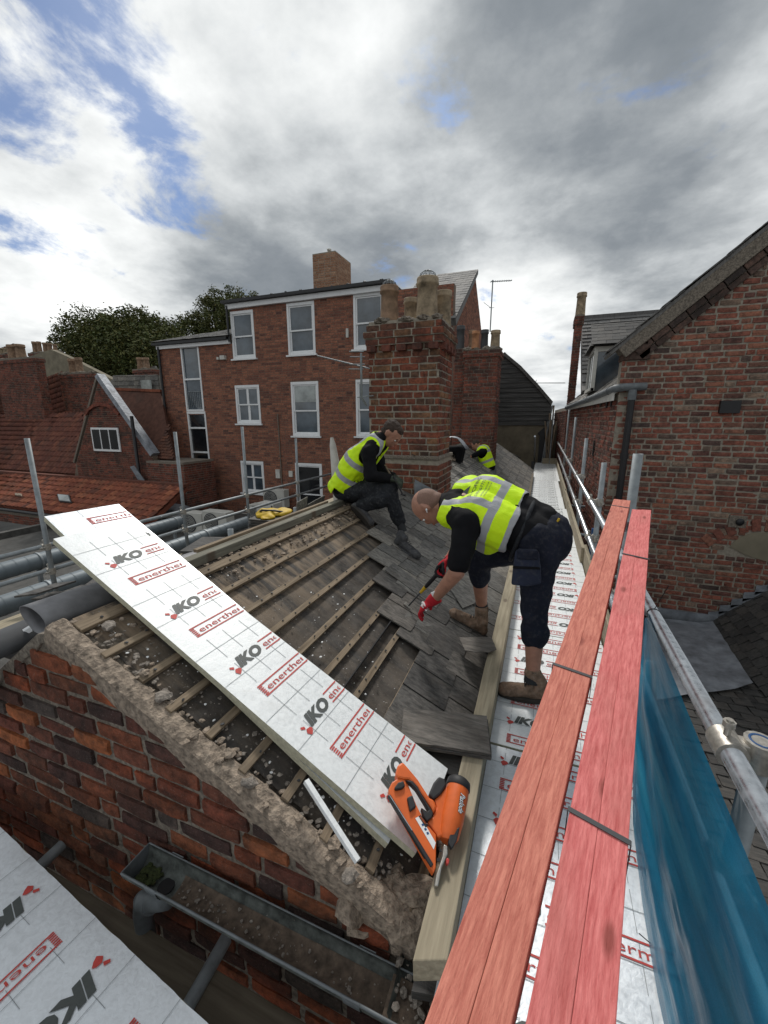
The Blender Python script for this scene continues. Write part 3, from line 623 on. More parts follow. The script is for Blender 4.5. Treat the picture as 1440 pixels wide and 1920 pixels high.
# ------------------------------------------------------------ the house whose roof is being stripped
EX, EZ, RX, RZ = -.22, -.02, -1.79, .745          # eave and ridge of the near slope
SL = Vector((RX-EX, 0, RZ-EZ)); SLn = SL.normalized(); NR = Vector((-SLn.z, 0, SLn.x)); NR = NR if NR.z > 0 else -NR; SLL = SL.length
hs = thing('slate_roofed_house', 'low brick house whose slate roof is half stripped to battens', 'house', (-1.5, 3, -1))
def onroof(u, y, h=0.0): return Vector((EX, y, EZ)) + SLn*u + NR*h   # u metres up the slope
def rp(px, py, h=0.0): return oP(px, py, Vector((EX, 0, EZ))+NR*h, NR)
GY = .90; gz0 = -2.6
apex = (RX+.02, RZ-.01)
def spGab(v):
    z = gz0+v; top = apex[1]-.03
    if z > top-.04: return []
    xr = EX-.12-(z-(EZ-.02))*(RX-EX)/(EZ-RZ)*1.0 if z > EZ-.05 else EX-.10
    xr = min(xr, EX-.10) if z > EZ-.05 else EX-.10
    if z > EZ-.05: t = (z-EZ)/(RZ-EZ); xr = EX+(RX-EX)*t-.085
    xl = -3.7 if z < -.45 else RX-(apex[1]-z)*1.38+.03
    return [(xl+4.2, xr+4.2)] if xr > xl+.05 else []
m = MB(); m.prism([(-4.2, GY+.012, gz0), (EX-.02, GY+.012, gz0), (EX-.02, GY+.012, EZ-.05), (RX+.02, GY+.012, RZ-.03), (RX-.1, GY+.012, RZ-.06), (-3.6, GY+.012, -.55), (-4.2, GY+.012, -.55)], (0, .22, 0)); gw = m.build('gable_wall', M['mortar'], hs)
lay(gw, brick_list((-4.2, GY+.012, gz0), (1, 0, 0), 4.1, 3.4, spGab, bw=.242, bh=.0825, j=.020, old=1.15, proud=.015, seed=21), 'brick_old', 'brick', M['brick_near'], 300, seed=4)
m = MB(); m.box((EX-.05, GY+.02, -2.6), (EX-.02, 14, EZ-.04)); m.box((-4.2, GY+.3, -2.6), (EX-.03, 14, -.6)); m.build('wall', M['mortar'], hs)
# lumpy lime mortar along the verge
m = MB(); rnd = random.Random(3)
def lumpstrip(m, f, n, k, amp, seed):         # f(i/n, j/k) -> point, normal ; lumpy sheet
    V = []; 
    for i in range(n+1):
        for j in range(k+1):
            p, nn = f(i/n, j/k); a = mnoise.noise(p*11+Vector((seed, 0, 0)))*.35+mnoise.noise(p*34)*.35+mnoise.noise(p*90)*.2
            V.append(p+nn*amp*a)
    m.add(V, [(i*(k+1)+j, (i+1)*(k+1)+j, (i+1)*(k+1)+j+1, i*(k+1)+j+1) for i in range(n) for j in range(k)], 0, 0, False)
def fverge(s, t):
    w = SLL*(1-s); c = onroof(w, GY, -.0)
    k_ = .5+.5*mnoise.noise(Vector((s*14, 3, 0))); prof = [(.006, -.085-.04*k_), (-.004, -.06), (-.006, -.004), (.02, .008), (.06, .010), (.062+.025*k_, -.004), (.075+.03*k_, -.03)]
    q = t*(len(prof)-1); i = min(int(q), len(prof)-2); fr2 = q-i; dy = prof[i][0]*(1-fr2)+prof[i+1][0]*fr2; dh = prof[i][1]*(1-fr2)+prof[i+1][1]*fr2
    return c+Vector((0, dy, 0))+NR*dh, (NR*.8+Vector((0, -.25, 0)))
lumpstrip(m, fverge, 260, 18, .011, 2)
for k in range(45):
    s = rnd.random()*SLL; m.rock(onroof(s, GY+rnd.uniform(.05, .11), .0), rnd.uniform(.006, .018), flat=.5, seed=k)
m.build('mortar_verge', M['mortar_tan'], hs)
m = MB()
def fleft(s, t): p = Vector((RX+.03-s*1.75, GY+.0+t*.16, RZ-.03-s*1.26)); return p, Vector((0, -.3, 1))
lumpstrip(m, fleft, 60, 5, .05, 5); m.build('mortar_verge', M['mortar'], hs)
m = MB()
for k in range(26):
    m.rock((EX-.14+rnd.uniform(-.14, .10), GY+.06+rnd.uniform(-.03, .16), EZ-.03+rnd.uniform(-.10, .06)), rnd.uniform(.03, .075), flat=.8, seed=k)
m.build('mortar_corner', M['mortar_tan'], hs)
# felt and sarking under the battens
m = MB(); V = []; F = []; ny, nu = 60, 46
ROWS = 9; G = SLL/9.75
for i in range(ny+1):
    for j in range(nu+1):
        u = SLL*j/nu; y = GY+.1+(5.2-GY)*i/ny; sag = -.012-.010*math.sin(math.pi*((u/G) % 1))+.008*mnoise.noise(Vector((u*3, y*4, 0))); V.append(onroof(u, y, sag))
m.add(V, [(i*(nu+1)+j, i*(nu+1)+j+1, (i+1)*(nu+1)+j+1, (i+1)*(nu+1)+j) for i in range(ny) for j in range(nu)], 0, 0, True); m.build('roofing_felt', M['felt'], hs)
m = MB(); P0, P1 = onroof(0, 4.9, -.02), onroof(SLL, 4.9, -.02); P2 = P1+Vector((0, 9.4, .30)); P3 = P0+Vector((0, 9.4, 0)); m.add([P0, P1, P2, P3, P0-NR*.05, P1-NR*.05, P2-NR*.05, P3-NR*.05], [(0, 3, 2, 1), (4, 5, 6, 7), (0, 1, 5, 4), (2, 3, 7, 6), (1, 2, 6, 5)]); m.build('roof_deck', M['darkgrey'], hs)
# back slope
m = MB(); V = []; 
BS = Vector((-1.9, 0, -1.25)); m.prism([(RX, 1.0, RZ-.02), (RX-1.9, 1.0, RZ-1.27), (RX-1.9, 1.0, RZ-1.33), (RX, 1.0, RZ-.08)], (0, 13, 0)); m.build('back_slope', M['slate_near'], hs)
Nb = Vector((-1.25, 0, 1.9)).normalized(); lay(hs, slate_list((RX-1.9, 14, RZ-1.27), (0, -1, 0), (1.9, 0, 1.25), Nb, 10, 2.2, .26, .2), 'slate', 'back_slate', M['slate'], 0)
# battens, each end running out at the slates that are still fixed
ends = [1.45, 1.5, 1.75, 2.30, 2.45, 2.68, 2.95, 3.35, 3.6, 3.7]
for k in range(10):
    u = .055+k*G; y0 = GY+.045 + (.02 if k % 2 else 0); y1 = ends[k]+.35; w = .032 if k < 9 else .05
    m = MB(); n = 10; V = []
    for i in range(n+1):
        y = y0+(y1-y0)*i/n; dx = .006*mnoise.noise(Vector((k*3.1, y*1.5, 0))); dh = .004*mnoise.noise(Vector((k*5.1, y*2, 4)))
        for (a, b) in ((-w/2, .0), (w/2, .0), (w/2, .022), (-w/2, .022)): V.append(onroof(u+a+dx, y, b+dh-.004))
    F = [(i*4+a, i*4+(a+1) % 4, i*4+4+(a+1) % 4, i*4+4+a) for i in range(n) for a in range(4)]+[(3, 2, 1, 0), (n*4, n*4+1, n*4+2, n*4+3)]
    m.add(V, F); bt = m.build('batten', M['batten'], hs, bevel=.002)
    m = MB()
    for q in range(int((y1-y0)/.13)): m.rock(onroof(u+rnd.uniform(-.008, .008), y0+.08+q*.13+rnd.uniform(-.03, .03), .022), .0065, flat=.7, seed=q)
    tag(m.build('nail_heads', M['darkgrey'], bt), kind='stuff')
for (k, y1) in ((3.5, 2.3),):
    m = MB(); m.beam(onroof(.03+k*G, GY+.35, -.001), onroof(.05+k*G, y1, -.001), .006, .05, NR); m.build('board_gap', M['black'], hs)
# ridge board and loose lime along the top
m = MB(); m.beam((RX-.03, GY+.35, RZ+.012), (RX-.03, 4.8, RZ+.012), .07, .055); m.build('ridge_board', M['ridgeboard'], hs, bevel=.004)
m = MB(); m.beam((RX-.085, 1.75, RZ+.045), (RX-.085, 3.35, RZ+.045), .03, .02); m.build('ridge_batten', M['batten'], hs)
m = MB()
for k in range(260):
    y = rnd.uniform(1.7, 3.7); u = SLL-.02-rnd.random()**1.5*.20; m.rock(onroof(u, y, -.004), rnd.uniform(.005, .018), flat=.6, seed=k)
tag(m.build('lime_crumbs', M['mortar_tan'], hs), kind='stuff')
# slates still fixed
def keep(u, r_):
    y = GY+u; e = [1.42, 1.45, 2.22, 2.34, 2.58, 2.82, 3.25, 3.5, 3.65, 3.72][min(r_, 9)]
    return y > e
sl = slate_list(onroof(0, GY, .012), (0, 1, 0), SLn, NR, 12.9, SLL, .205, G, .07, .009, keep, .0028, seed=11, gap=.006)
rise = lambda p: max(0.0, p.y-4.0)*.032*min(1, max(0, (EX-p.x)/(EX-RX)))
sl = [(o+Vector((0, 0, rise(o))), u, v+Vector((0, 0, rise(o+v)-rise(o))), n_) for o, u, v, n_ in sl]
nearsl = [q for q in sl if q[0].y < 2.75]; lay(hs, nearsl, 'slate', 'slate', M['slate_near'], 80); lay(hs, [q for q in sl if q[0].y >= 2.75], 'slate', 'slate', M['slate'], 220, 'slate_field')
# lime along the ridge further on, with the ridge tiles gone
m = MB()
for k in range(120):
    y = rnd.uniform(5.7, 8.6); m.rock(onroof(SLL-rnd.uniform(0, .18), y, .03+(y-4)*.03), rnd.uniform(.025, .06), flat=.5, seed=k)
tag(m.build('ridge_mortar', M['mortar_tan'], hs), kind='stuff')
m = MB(); m.beam((RX-.02, 5.5, RZ+.09), (RX-.02, 13.8, RZ+.36), .09, .05); m.build('ridge_board', M['ridgeboard'], hs)
# rubble along the eave behind the timber
m = MB()
for k in range(150):
    y = rnd.uniform(1.2, 4.8); m.rock(onroof(rnd.uniform(-.06, .03), y, .012), rnd.uniform(.01, .035), flat=.6, seed=k)
tag(m.build('eave_rubble', M['rubble'], hs), kind='stuff')
# patched strips and roof vent on the far slates
for k, (a, b) in enumerate((((885, 832), (965, 868)), ((905, 826), (975, 858)), ((925, 822), (985, 848)))):
    A, B = rp(*a, .04), rp(*b, .04); m = MB(); m.beam(A, B, .16, .03, NR); tag(m.build('lead_strip', M['slate_near'], hs, bevel=.006))
m = MB(); p = rp(967, 830, .02); m.tube([p, p+Vector((0, 0, .42))], .05, 10); m.lathe(p+Vector((0, 0, .40)), [(.09, 0), (.09, .06)], 10); m.build('vent_pipe', M['tube_dull'], hs)
# ------------------------------------------------------------ black boarded gable and rendered wall beyond
wb = thing('boarded_gable', 'black weatherboarded gable above a grey rendered wall at the far end of the walkway', 'building', (-.6, 16.8, 0))
YW = 16.8
gp = [oY(*q, YW) for q in ((928, 797), (934, 676), (944, 664), (975, 690), (1005, 722), (1034, 756), (1034, 796))]
m = MB(); m.prism([Vector((p.x, YW+.03, p.z)) for p in gp], (0, 3, 0)); m.build('wall', M['black'], wb)
xs = [p.x for p in gp]; zs = [p.z for p in gp]
zb, zt = min(zs[0], zs[6]), zs[2]; nb = 15
for k in range(nb):
    z = zb+(zt-zb)*k/nb; hgt = (zt-zb)/nb*1.15; zc = z+hgt/2
    def xr(zq):
        for i in range(2, 6):
            a, b = gp[i], gp[i+1]
            if a.z >= zq >= b.z and a.z > b.z: return a.x+(b.x-a.x)*(a.z-zq)/(a.z-b.z)
        return gp[5].x
    def xl(zq): a, b = gp[1], gp[2]; return gp[0].x+(gp[1].x-gp[0].x)*min(1, (zq-gp[0].z)/(gp[1].z-gp[0].z)) if zq < a.z else a.x+(b.x-a.x)*(zq-a.z)/(b.z-a.z)
    x0, x1 = xl(zc), xr(zc); w = rnd.uniform(-.01, .01)
    if x1-x0 < .08: continue
    m = MB(); m.obox((x0, YW-.045, z+w), (x1-x0, 0, rnd.uniform(-.03, .03)), (0, .02, 0), (0, .035, hgt)); m.build('weatherboard', M['weatherboard'], wb)
m = MB()
for a, b in zip(gp[2:6], gp[3:6]):
    n = 4
    for i in range(n):
        p = a.lerp(b, i/n); q = a.lerp(b, (i+1.05)/n); m.obox((p.x-.02, YW-.12, p.z-.03), q-p, (0, 3.2, 0), (.06, 0, .09))
m.build('verge_slates', M['slate'], wb)
rl, rr = oY(925, 797, YW), oY(1036, 797, YW)
m = MB(); m.box((rl.x-.3, YW, -2.5), (rr.x+.4, YW+.25, rl.z-.002)); m.build('rendered_wall', M['render'], wb)
# ------------------------------------------------------------ old brick building on the right
rb = thing('brick_building', 'old weathered brick building with dormer and steep gable filling the right side', 'building', (2.5, 8, -1.4))
RY = 6.85
vb, v2 = oY(1212, 668, RY), oY(1445, 488, RY)      # underside line of the verge
sl_ = (v2.z-vb.z)/(v2.x-vb.x)
xc0 = .94
def spR(v):
    z = -3.0+v
    if z < 2.36: xl = 0
    else: xl = vb.x+(z-vb.z)/sl_-xc0
    sp = [(max(0, xl), 4.4)]
    return sp if sp[0][1] > sp[0][0] else []
m = MB(); m.prism([(xc0+.012, RY+.012, -3), (6.2, RY+.012, -3), (6.2, RY+.012, vb.z+.27+(6.2-vb.x)*sl_), (vb.x-.05, RY+.012, vb.z+.22), (xc0+.012, RY+.012, 2.36)], (0, .3, 0)); rgw = m.build('gable_wall', M['mortar_pale'], rb)
arch = [oY(*q, RY) for q in ((1368, 1025), (1385, 1008), (1410, 1000), (1445, 998), (1480, 1002), (1445, 1055), (1400, 1042))]
lay(rgw, brick_list((xc0, RY+.012, -3.0), (1, 0, 0), 4.4, 8.0, lambda v: [s for s in ([(spR(v)[0][0], 4.4)] if spR(v) else []) for s in ((s,) if not (arch[0].z-.12 < v-3.0 < arch[3].z+.10) else ((s[0], arch[0].x-xc0-.03+ (v-3.0-arch[0].z)*.9), (4.2, 4.4)))], bw=.235, bh=.0765, j=.019, old=1.15, proud=.014, headers=5, seed=31), 'brick_old', 'brick', M['brick_right'], 300, seed=8)
m = MB(); c0 = arch[0]; 
m.prism([(p.x, RY-.0, p.z) for p in arch], (0, .05, 0)); m.build('blocked_window', M['render'], rb)
cx_, cz_, rr_ = 2.95, -.75, .80
for k in range(11):
    a = math.radians(136-k*9.2); p = Vector((cx_+math.cos(a)*rr_, RY-.006, cz_+math.sin(a)*rr_)); d = Vector((math.cos(a), 0, math.sin(a))); t_ = Vector((-d.z, 0, d.x))
    m = MB(); m.obox(p-t_*.05+d*.02, t_*.10, d*.17, (0, .05, 0)); m.build('arch_brick', M['brick_right'], rb, bevel=.008)
# side wall running away from us
SD = Vector((.60-xc0, 13.6-RY, 0)); SDL = SD.length; SU = SD.normalized(); SN = Vector((SU.y*-1, SU.x, 0)); SN = SN if SN.x < 0 else -SN
o_ = Vector((xc0, RY, -3)); m = MB(); m.obox(o_-SN*.012, SU*12, -SN*.3, (0, 0, 4.93)); m.build('side_wall', M['mortar_pale'], rb)
lay(rb, brick_list(o_+SU*12-SN*.012, -SU, 12, 4.9, old=.8, bw=.235, bh=.0755, j=.013, proud=.014, headers=4, N=SN, seed=41), 'brick_old', 'side_brick', M['brick_dark'], 0)
m = MB()
for (px, py, h) in ((1076, 840, .35), (1098, 845, .3), (1112, 855, .28), (1127, 762, .14), (1146, 762, .15), (1138, 765, .12), (1085, 765, .2), (1094, 763, .2)):
    r_ = raydir(px, py); t_ = (o_-CP).dot(SN)/r_.dot(SN); p = CP+r_*t_; m.obox(p+SN*.004-SU*.04, SU*.09, SN*.012, (0, 0, h))
m.build('wall_recess', M['black'], rb)
# kneeler and verge: two stepped brick courses under slates
u_ = Vector((1, 0, sl_)).normalized(); n_ = Vector((-u_.z, 0, u_.x)); L_ = 5.2
m = MB(); m.box((xc0-.01, RY-.03, 2.36), (vb.x+.04, RY+.25, 2.55)); m.box((xc0-.03, RY-.05, 2.55), (vb.x+.0, RY+.25, 2.62)); m.build('kneeler', M['brick_black'], rb, bevel=.01)
vp = Vector((vb.x-.05, 0, vb.z-.05*sl_))
for lay_, (h0, h1, yy) in enumerate(((.0, .075, -.03), (.085, .16, -.05))):
    k = 0
    while k*.235 < L_:
        m = MB() if k == 0 else m; a = vp+u_*(k*.235)+n_*h0; m.obox((a.x, RY+yy, a.z), u_*.222, (0, .2, 0), n_*(h1-h0), 0, .1+.8*((k*37 % 11)/11)); k += 1
    m.build('verge_bricks', M['brick_black'], rb, bevel=.006)
m = MB(); a = vp+n_*.162; m.obox((a.x-.1, RY-.075, a.z-.1*sl_), u_*L_, (0, .3, 0), n_*.17); m.build('verge_mortar', M['mortar'], rb, bevel=.01)
rf0 = Vector((vp.x-.18, RY-.08, vp.z-.18*sl_))+n_*.32
m = MB(); m.obox(rf0, u_*5.2, (0, .62, 0), n_*.04); m.build('roof_deck', M['slate_far'], rb)
lay(rb, slate_list(rf0+n_*.04+Vector((0, .62, 0)), (0, -1, 0), u_, n_, .65, 5.2, .28, .20, th=.010, lift=.008), 'slate', 'slate', M['slate_far'], 300, 'slate_field')
# lower eave roof in front of the dormer, fascia and gutter
e0 = Vector((.90, RY+.35, 1.98)); e1 = e0+SU*6.6
m = MB(); up_ = Vector((.42, 0, .36)); m.prism([e0, e1, e1+up_*8, e0+up_*8], (0, 0, -.05)); m.build('eave_roof', M['slate_far'], rb)
lay(rb, slate_list(e1, e0-e1, up_, (e0-e1).cross(up_), (e1-e0).length, up_.length*8, .26, .18), 'slate', 'eave_slate', M['slate'], 120)
m = MB(); m.obox(e0+Vector((.0, -.35, -.16))+SN*.02, SU*6.8, SN*-.02, (0, 0, .14)); m.build('fascia', M['offwhite'], rb)
m = MB(); gpts = [Vector((1.27, RY-.07, 2.0)), Vector((1.0, RY-.07, 1.995)), Vector((.90, RY-.02, 1.985)), Vector((.875, RY+.3, 1.975))]+[Vector((.865, RY+.3, 1.965))+SU*q-Vector((0, 0, .012*q)) for q in (1, 2, 3, 4, 5, 6.2)]; m.tube(gpts, .055, 12)
for q in (1, 3): m.tube([gpts[q+2], gpts[q+2]+SU*.06], .062, 12)
m.build('gutter', M['pvc'], rb)
dpt = oY(1186, 735, RY-.08); dpb = oY(1157, 931, RY-.08); m = MB(); dx = dpt.x
m.lathe((dx, RY-.08, 1.82), [(.055, 0), (.055, .14)], 12); m.build('gutter_outlet', M['pvc'], rb)
m = MB(); m.tube([(dx, RY-.08, 1.86), (dx, RY-.08, -1.6)], .045, 12)
for z in (1.0, 0.0): m.lathe((dx, RY-.08, z), [(.054, 0), (.054, .08)], 12)
m.build('downpipe', M['black'], rb)
# dormer
dq = [Vector((.92, 8.25, 2.10)), Vector((.98, 9.35, 2.12))]
d0 = oY(1116, 735, 8.6); d0.z = 2.04
m = MB(); x0, x1, y0, y1, z0, z1 = .83, 1.9, 9.5, 10.7, 2.12, 2.96
m.box((x0+.02, y0+.02, z0), (x1, y1-.02, z1)); m.build('dormer_cheek', M['glass'], rb)
m = MB(); m.box((x0-.02, y0-.02, z1-.10), (x1, y0+.02, z1)); m.box((x0-.03, y0-.03, z0), (x0+.04, y0+.03, z1)); m.box((x0-.03, y1-.05, z0), (x0+.04, y1, z1)); m.box((x0-.03, y0, z1-.08), (x0+.03, y1, z1)); m.box((x0-.05, y0-.03, z0-.0), (x0+.03, y1, z0+.06)); m.box((x0-.01, (y0+y1)/2-.03, z0+.05), (x0+.03, (y0+y1)/2+.03, z1-.05))
dm = m.build('dormer_window', M['offwhite'], rb, bevel=.004)
for a, b in ((y0+.04, (y0+y1)/2-.04), ((y0+y1)/2+.04, y1-.06)): m = MB(); m.box((x0, a, z0+.07), (x0+.012, b, z1-.09)); m.build('pane', M['glass'], dm)
m = MB(); ym = (y0+y1)/2; zr = z1+.50; m.add([(x0-.12, y0-.14, z1+.0), (2.9, y0-.14, z1), (2.9, ym, zr), (x0+.05, ym, zr), (x0-.12, y1+.12, z1), (2.6, y1+.12, z1)], [(0, 1, 2, 3), (3, 2, 5, 4), (0, 3, 4)]); m.build('dormer_roof', M['slate_dark'], rb)
Vd = Vector((0, ym-y0+.14, zr-z1)); lay(rb, slate_list((x0-.10, y0-.16, z1+.01), (1, 0, 0), Vd, Vector((0, -Vd.z, Vd.y)), 1.7, Vd.length, .25, .14), 'slate', 'dormer_slate', M['slate_dark'], 80)
# roof beyond and its chimney
q = [oY(1090, 735, 12.4), oY(1262, 690, 12.4), oY(1250, 583, 15.4), oY(1090, 597, 15.4)]; q[1].z = q[0].z; q[2].z = q[3].z = q[3].z*.6+q[2].z*.4; tileroof(rb, q, M['slate_far'], .3, .2, 'slate', 0, 'far_slate', th=.012)
pass
m = MB(); m.beam(q[3], q[2], .2, .1); m.build('ridge_tiles', M['slate_far'], rb)
rc = thing('roof_chimney', 'slim brick chimney with one buff pot at the far end of the right building', 'chimney', (.65, 13.8, 2))
a_, b_ = oY(1066, 735, 13.6), oY(1094, 590, 13.6)
stack(rc, a_.x+.0, b_.x, 13.6, 14.2, .5, b_.z+.02, 'brick_dark', 'mortar', 0, old=.4, kind='brick', corbels=[(a_.x-.03, b_.x+.03, 13.57, 14.23, b_.z-.25, b_.z-.0)], left=True)
pot((a_.x+b_.x)/2+.02, 13.8, b_.z, .62, .13, 'pot_buff', parent=rc)
for q, r2, mt in (((1367, 763), .12, 'black'),):
    p = oY(*q, RY); m = MB(); m.box((p.x-.11, RY-.05, p.z-.08), (p.x+.11, RY+.02, p.z+.08)); m.build('wall_box', M[mt], rb)
p = oY(1383, 978, RY); m = MB(); m.box((p.x-.10, RY-.012, p.z-.085), (p.x+.10, RY+.02, p.z+.085)); m.build('vent_block', M['mortar'], rb, bevel=.005)
m = MB(); m.ball((p.x+.02, RY-.025, p.z), (.05, .02, .05)); m.build('vent_hole', M['black'], rb)
# low slate roof and lead valley at the foot of that wall
lr = thing('lower_slate_roof', 'dark low slate roof with a wide lead valley below the right-hand gable', 'roof', (2.5, 5, -1.6))
pA, pB = oY(1325, 1170, RY), oY(1445, 1106, RY); Us = Vector((pB.x-pA.x, 0, pB.z-pA.z)); Us.normalize()
m = MB(); m.obox((pA.x, 1.0, pA.z), Us*3, (0, RY-1.0, 0), (0, 0, -.05)); m.obox((.9, 1.0, pA.z-.012), (pA.x-.9, 0, -.0), (0, RY-1.0, 0), (0, 0, -.05)); m.build('roof_deck', M['slate_dark'], lr)
Nn = Vector((-Us.z, 0, Us.x)); lay(lr, slate_list(Vector((pA.x, RY, pA.z+.01)), (0, -1, 0), Us, Nn, 5.8, 2.4, .18, .13, th=.010, jit=.010, gap=.012), 'slate', 'slate', M['slate_dark'], 200)
lay(lr, slate_list((1.0, 1.2, pA.z-.012), (1, 0, 0), (0, 1, 0), (0, 0, 1), pA.x-1.0+.3, 5.4, .17, .125, th=.010, jit=.010, seed=9, gap=.012), 'slate', 'slate', M['slate_dark'], 100)
lz = pA.z+.035
V = []; m = MB(); n1, n2 = 26, 26
c_ = [oZ(*q, lz) for q in ((1222, 1158), (1335, 1172), (1410, 1290), (1232, 1312))]
for i in range(n1+1):
    for j in range(n2+1):
        s, t = i/n1, j/n2; p = c_[0].lerp(c_[1], s).lerp(c_[3].lerp(c_[2], s), t); V.append(p+Vector((0, 0, .012+.018*mnoise.noise(Vector((p.x*.8, p.y*7, 0)))+.02*mnoise.noise(p*2)+max(0, s-.8)*.25)))
m.add(V, [(i*(n2+1)+j, i*(n2+1)+j+1, (i+1)*(n2+1)+j+1, (i+1)*(n2+1)+j) for i in range(n1) for j in range(n2)], 0, 0, True); m.build('lead_valley', M['lead'], lr)
for k in range(9):
    a = pA+Us*(.12+k*.17); m = MB(); m.prism([(a.x-.1, RY-.022, a.z-.02), (a.x+.12, RY-.022, a.z+.17*Us.z+.0), (a.x+.12, RY-.022, a.z+.17), (a.x-.10, RY-.022, a.z+.12)], (0, -.006, 0)); m.build('stepped_flashing', M['lead'], lr)
m = MB(); m.box((1.2, RY-.05, lz-.02), (pA.x+.1, RY-.02, lz+.13)); m.build('wall_flashing', M['lead'], lr)
# ============================================================ LEFT BACKGROUND
lw = thing('pantiled_outhouse', 'low outhouse with bright orange pantiles, two rooflights and a black gutter', 'building', (-12, 8.5, -1.8))
e0_, e1_ = oY(-60, 988, 8.0), oY(268, 922, 8.0); r0_, r1_ = oY(-60, 905, 9.5), oY(246, 877, 9.5)
z_ = (e0_.z+e1_.z)/2; e0_.z = e1_.z = z_; zr_ = (r0_.z+r1_.z)/2; r0_.z = r1_.z = zr_; r1_.x = e1_.x
tileroof(lw, (e0_, e1_, r1_, r0_), M['pantile'], .22, .24, 'pantile', 300, 'pantile')
m = MB(); m.box((e0_.x, 8.05, -1.9), (e1_.x-.25, 8.3, z_-.12)); m.build('wall', M['mortar'], lw)
lay(lw, brick_list((e0_.x, 8.05, -1.9), (1, 0, 0), e1_.x-e0_.x-.25, z_+1.7, old=.7), 'brick', 'brick', M['brick_dark'], 0)
m = MB(); m.tube([(e0_.x, 7.92, z_-.06), (e1_.x+.1, 7.92, z_-.08)], .055, 8); m.build('gutter', M['black'], lw)
m = MB(); m.beam((r0_.x, 9.5, zr_+.05), (r1_.x, 9.5, zr_+.05), .2, .1); m.build('ridge_tiles', M['pantile_dk'], lw)
nl = (e1_-e0_).cross(r0_-e0_).normalized()
for (px, py, w, h, mt) in ((122, 936, .62, .62, 'blind'), (36, 929, .36, .2, 'paper')):
    c = oP(px, py, e0_+nl*.10, nl); Vv = (r0_-e0_).normalized(); m = MB(); m.obox(c-Vector((w/2, 0, 0))-Vv*h/2, (w, 0, 0), Vv*h, nl*.06); rlf = m.build('rooflight', M['darkgrey'] if mt == 'blind' else M['mortar_tan'], lw, bevel=.01)
    if mt == 'blind': m = MB(); m.obox(c-Vector((w/2-.05, 0, 0))-Vv*(h/2-.05)+nl*.058, (w-.1, 0, 0), Vv*(h-.1), nl*.01); m.build('pane', M['blind'], rlf)
# gabled brick house with small leaded window
gh = thing('gabled_house', 'red brick gabled house with a white three light window and grey lead verge', 'house', (-12.5, 10.5, -1.8))
YG = 10.2
ga = [oY(*q, YG) for q in ((130, 985), (143, 868), (185, 712), (287, 858), (290, 990))]
m = MB(); m.prism([Vector((p.x, YG, p.z)) for p in ga], (0, .3, 0)); m.build('gable_wall', M['mortar_mod'], gh)
zb_ = min(ga[0].z, ga[4].z)
def spgh(v):
    z = zb_+v; A, B, C_ = ga[1], ga[2], ga[3]
    if z > B.z: return []
    xl = A.x if z < A.z else A.x+(B.x-A.x)*(z-A.z)/(B.z-A.z); xr = C_.x if z < C_.z else B.x+(C_.x-B.x)*(B.z-z)/(B.z-C_.z)
    return [(xl-ga[0].x+.02, xr-ga[0].x)]
lay(gh, brick_list((ga[0].x, YG, zb_), (1, 0, 0), 5, 8, lambda v: [(s[0], s[1]) for s in spgh(v)], old=.8, bh=.07), 'brick', 'brick', M['brick_dark'], 0)
sash_pts = oY(179, 845, YG), oY(223, 802, YG)
w0, w1 = sash_pts; m = MB(); m.box((w0.x, YG-.06, w0.z), (w1.x, YG-.02, w1.z)); win = m.build('window', M['white'], gh)
for k in range(3):
    a = w0.x+.07+k*(w1.x-w0.x-.07)/3; b = a+(w1.x-w0.x-.07)/3-.07; g = MB(); g.box((a, YG-.075, w0.z+.08), (b, YG-.062, w1.z-.07)); pn = g.build('pane', M['glass_dk'], win)
    g = MB(); 
    for q in (1, 2, 3): g.box((a, YG-.08, w0.z+.08+q*(w1.z-w0.z-.15)/4), (b, YG-.077, w0.z+.09+q*(w1.z-w0.z-.15)/4))
m = MB(); 
for i in range(6):
    a = math.pi*(.18+.64*i/6); b = math.pi*(.18+.64*(i+1)/6); cx = (w0.x+w1.x)/2; A = Vector((cx+1.0*math.cos(a), YG-.03, w1.z+.05+.75*math.sin(a))); B = Vector((cx+1.0*math.cos(b), YG-.03, w1.z+.05+.75*math.sin(b))); m.beam(A, B, .1, .1)
m.build('brick_hood', M['brick_dark'], gh)
m = MB(); A, B = ga[2], ga[3]; m.obox((A.x-.1, YG-.06, A.z+.1), (B-A)*1.02, (0, .28, 0), (.14, 0, .1)); m.build('lead_verge', M['lead'], gh)
A, B = ga[1], ga[2]; m = MB(); m.obox((A.x-.05, YG-.05, A.z), (B-A), (0, .2, 0), (-.06, 0, .04)); m.build('verge', M['mortar'], gh)
pr = [oY(288, 858, YG+.1), oY(322, 862, YG+.1), oY(300, 733, YG+3.2), oY(205, 729, YG+3.2)]
pr = [Vector((ga[3].x-.25, YG+.15, ga[3].z-.05)), Vector((ga[3].x+1.3, YG+.15, ga[3].z-.05)), Vector((ga[3].x+2.2, YG+3.2, ga[2].z-.15)), Vector((ga[2].x+.15, YG+3.2, ga[2].z-.15))]
pr = [ga[3]+Vector((-.2, .2, -.05)), oY(325, 862, YG+.2), oY(300, 733, YG+1.8), oY(203, 729, YG+1.8)]
tileroof(gh, pr, M['plaintile'], .18, .11, 'plain', 0, 'plain_tile', th=.02, lift=.01)
m = MB(); m.beam(pr[3], pr[2]+Vector((.1, 0, 0)), .16, .1); m.build('ridge_tiles', M['pantile'], gh)
p0 = oY(284, 862, YG-.1); m = MB(); m.box((p0.x-.2, YG-.15, -1.9), (p0.x+1.45, YG+1.2, p0.z-.04)); m.build('wing_wall', M['mortar'], gh)
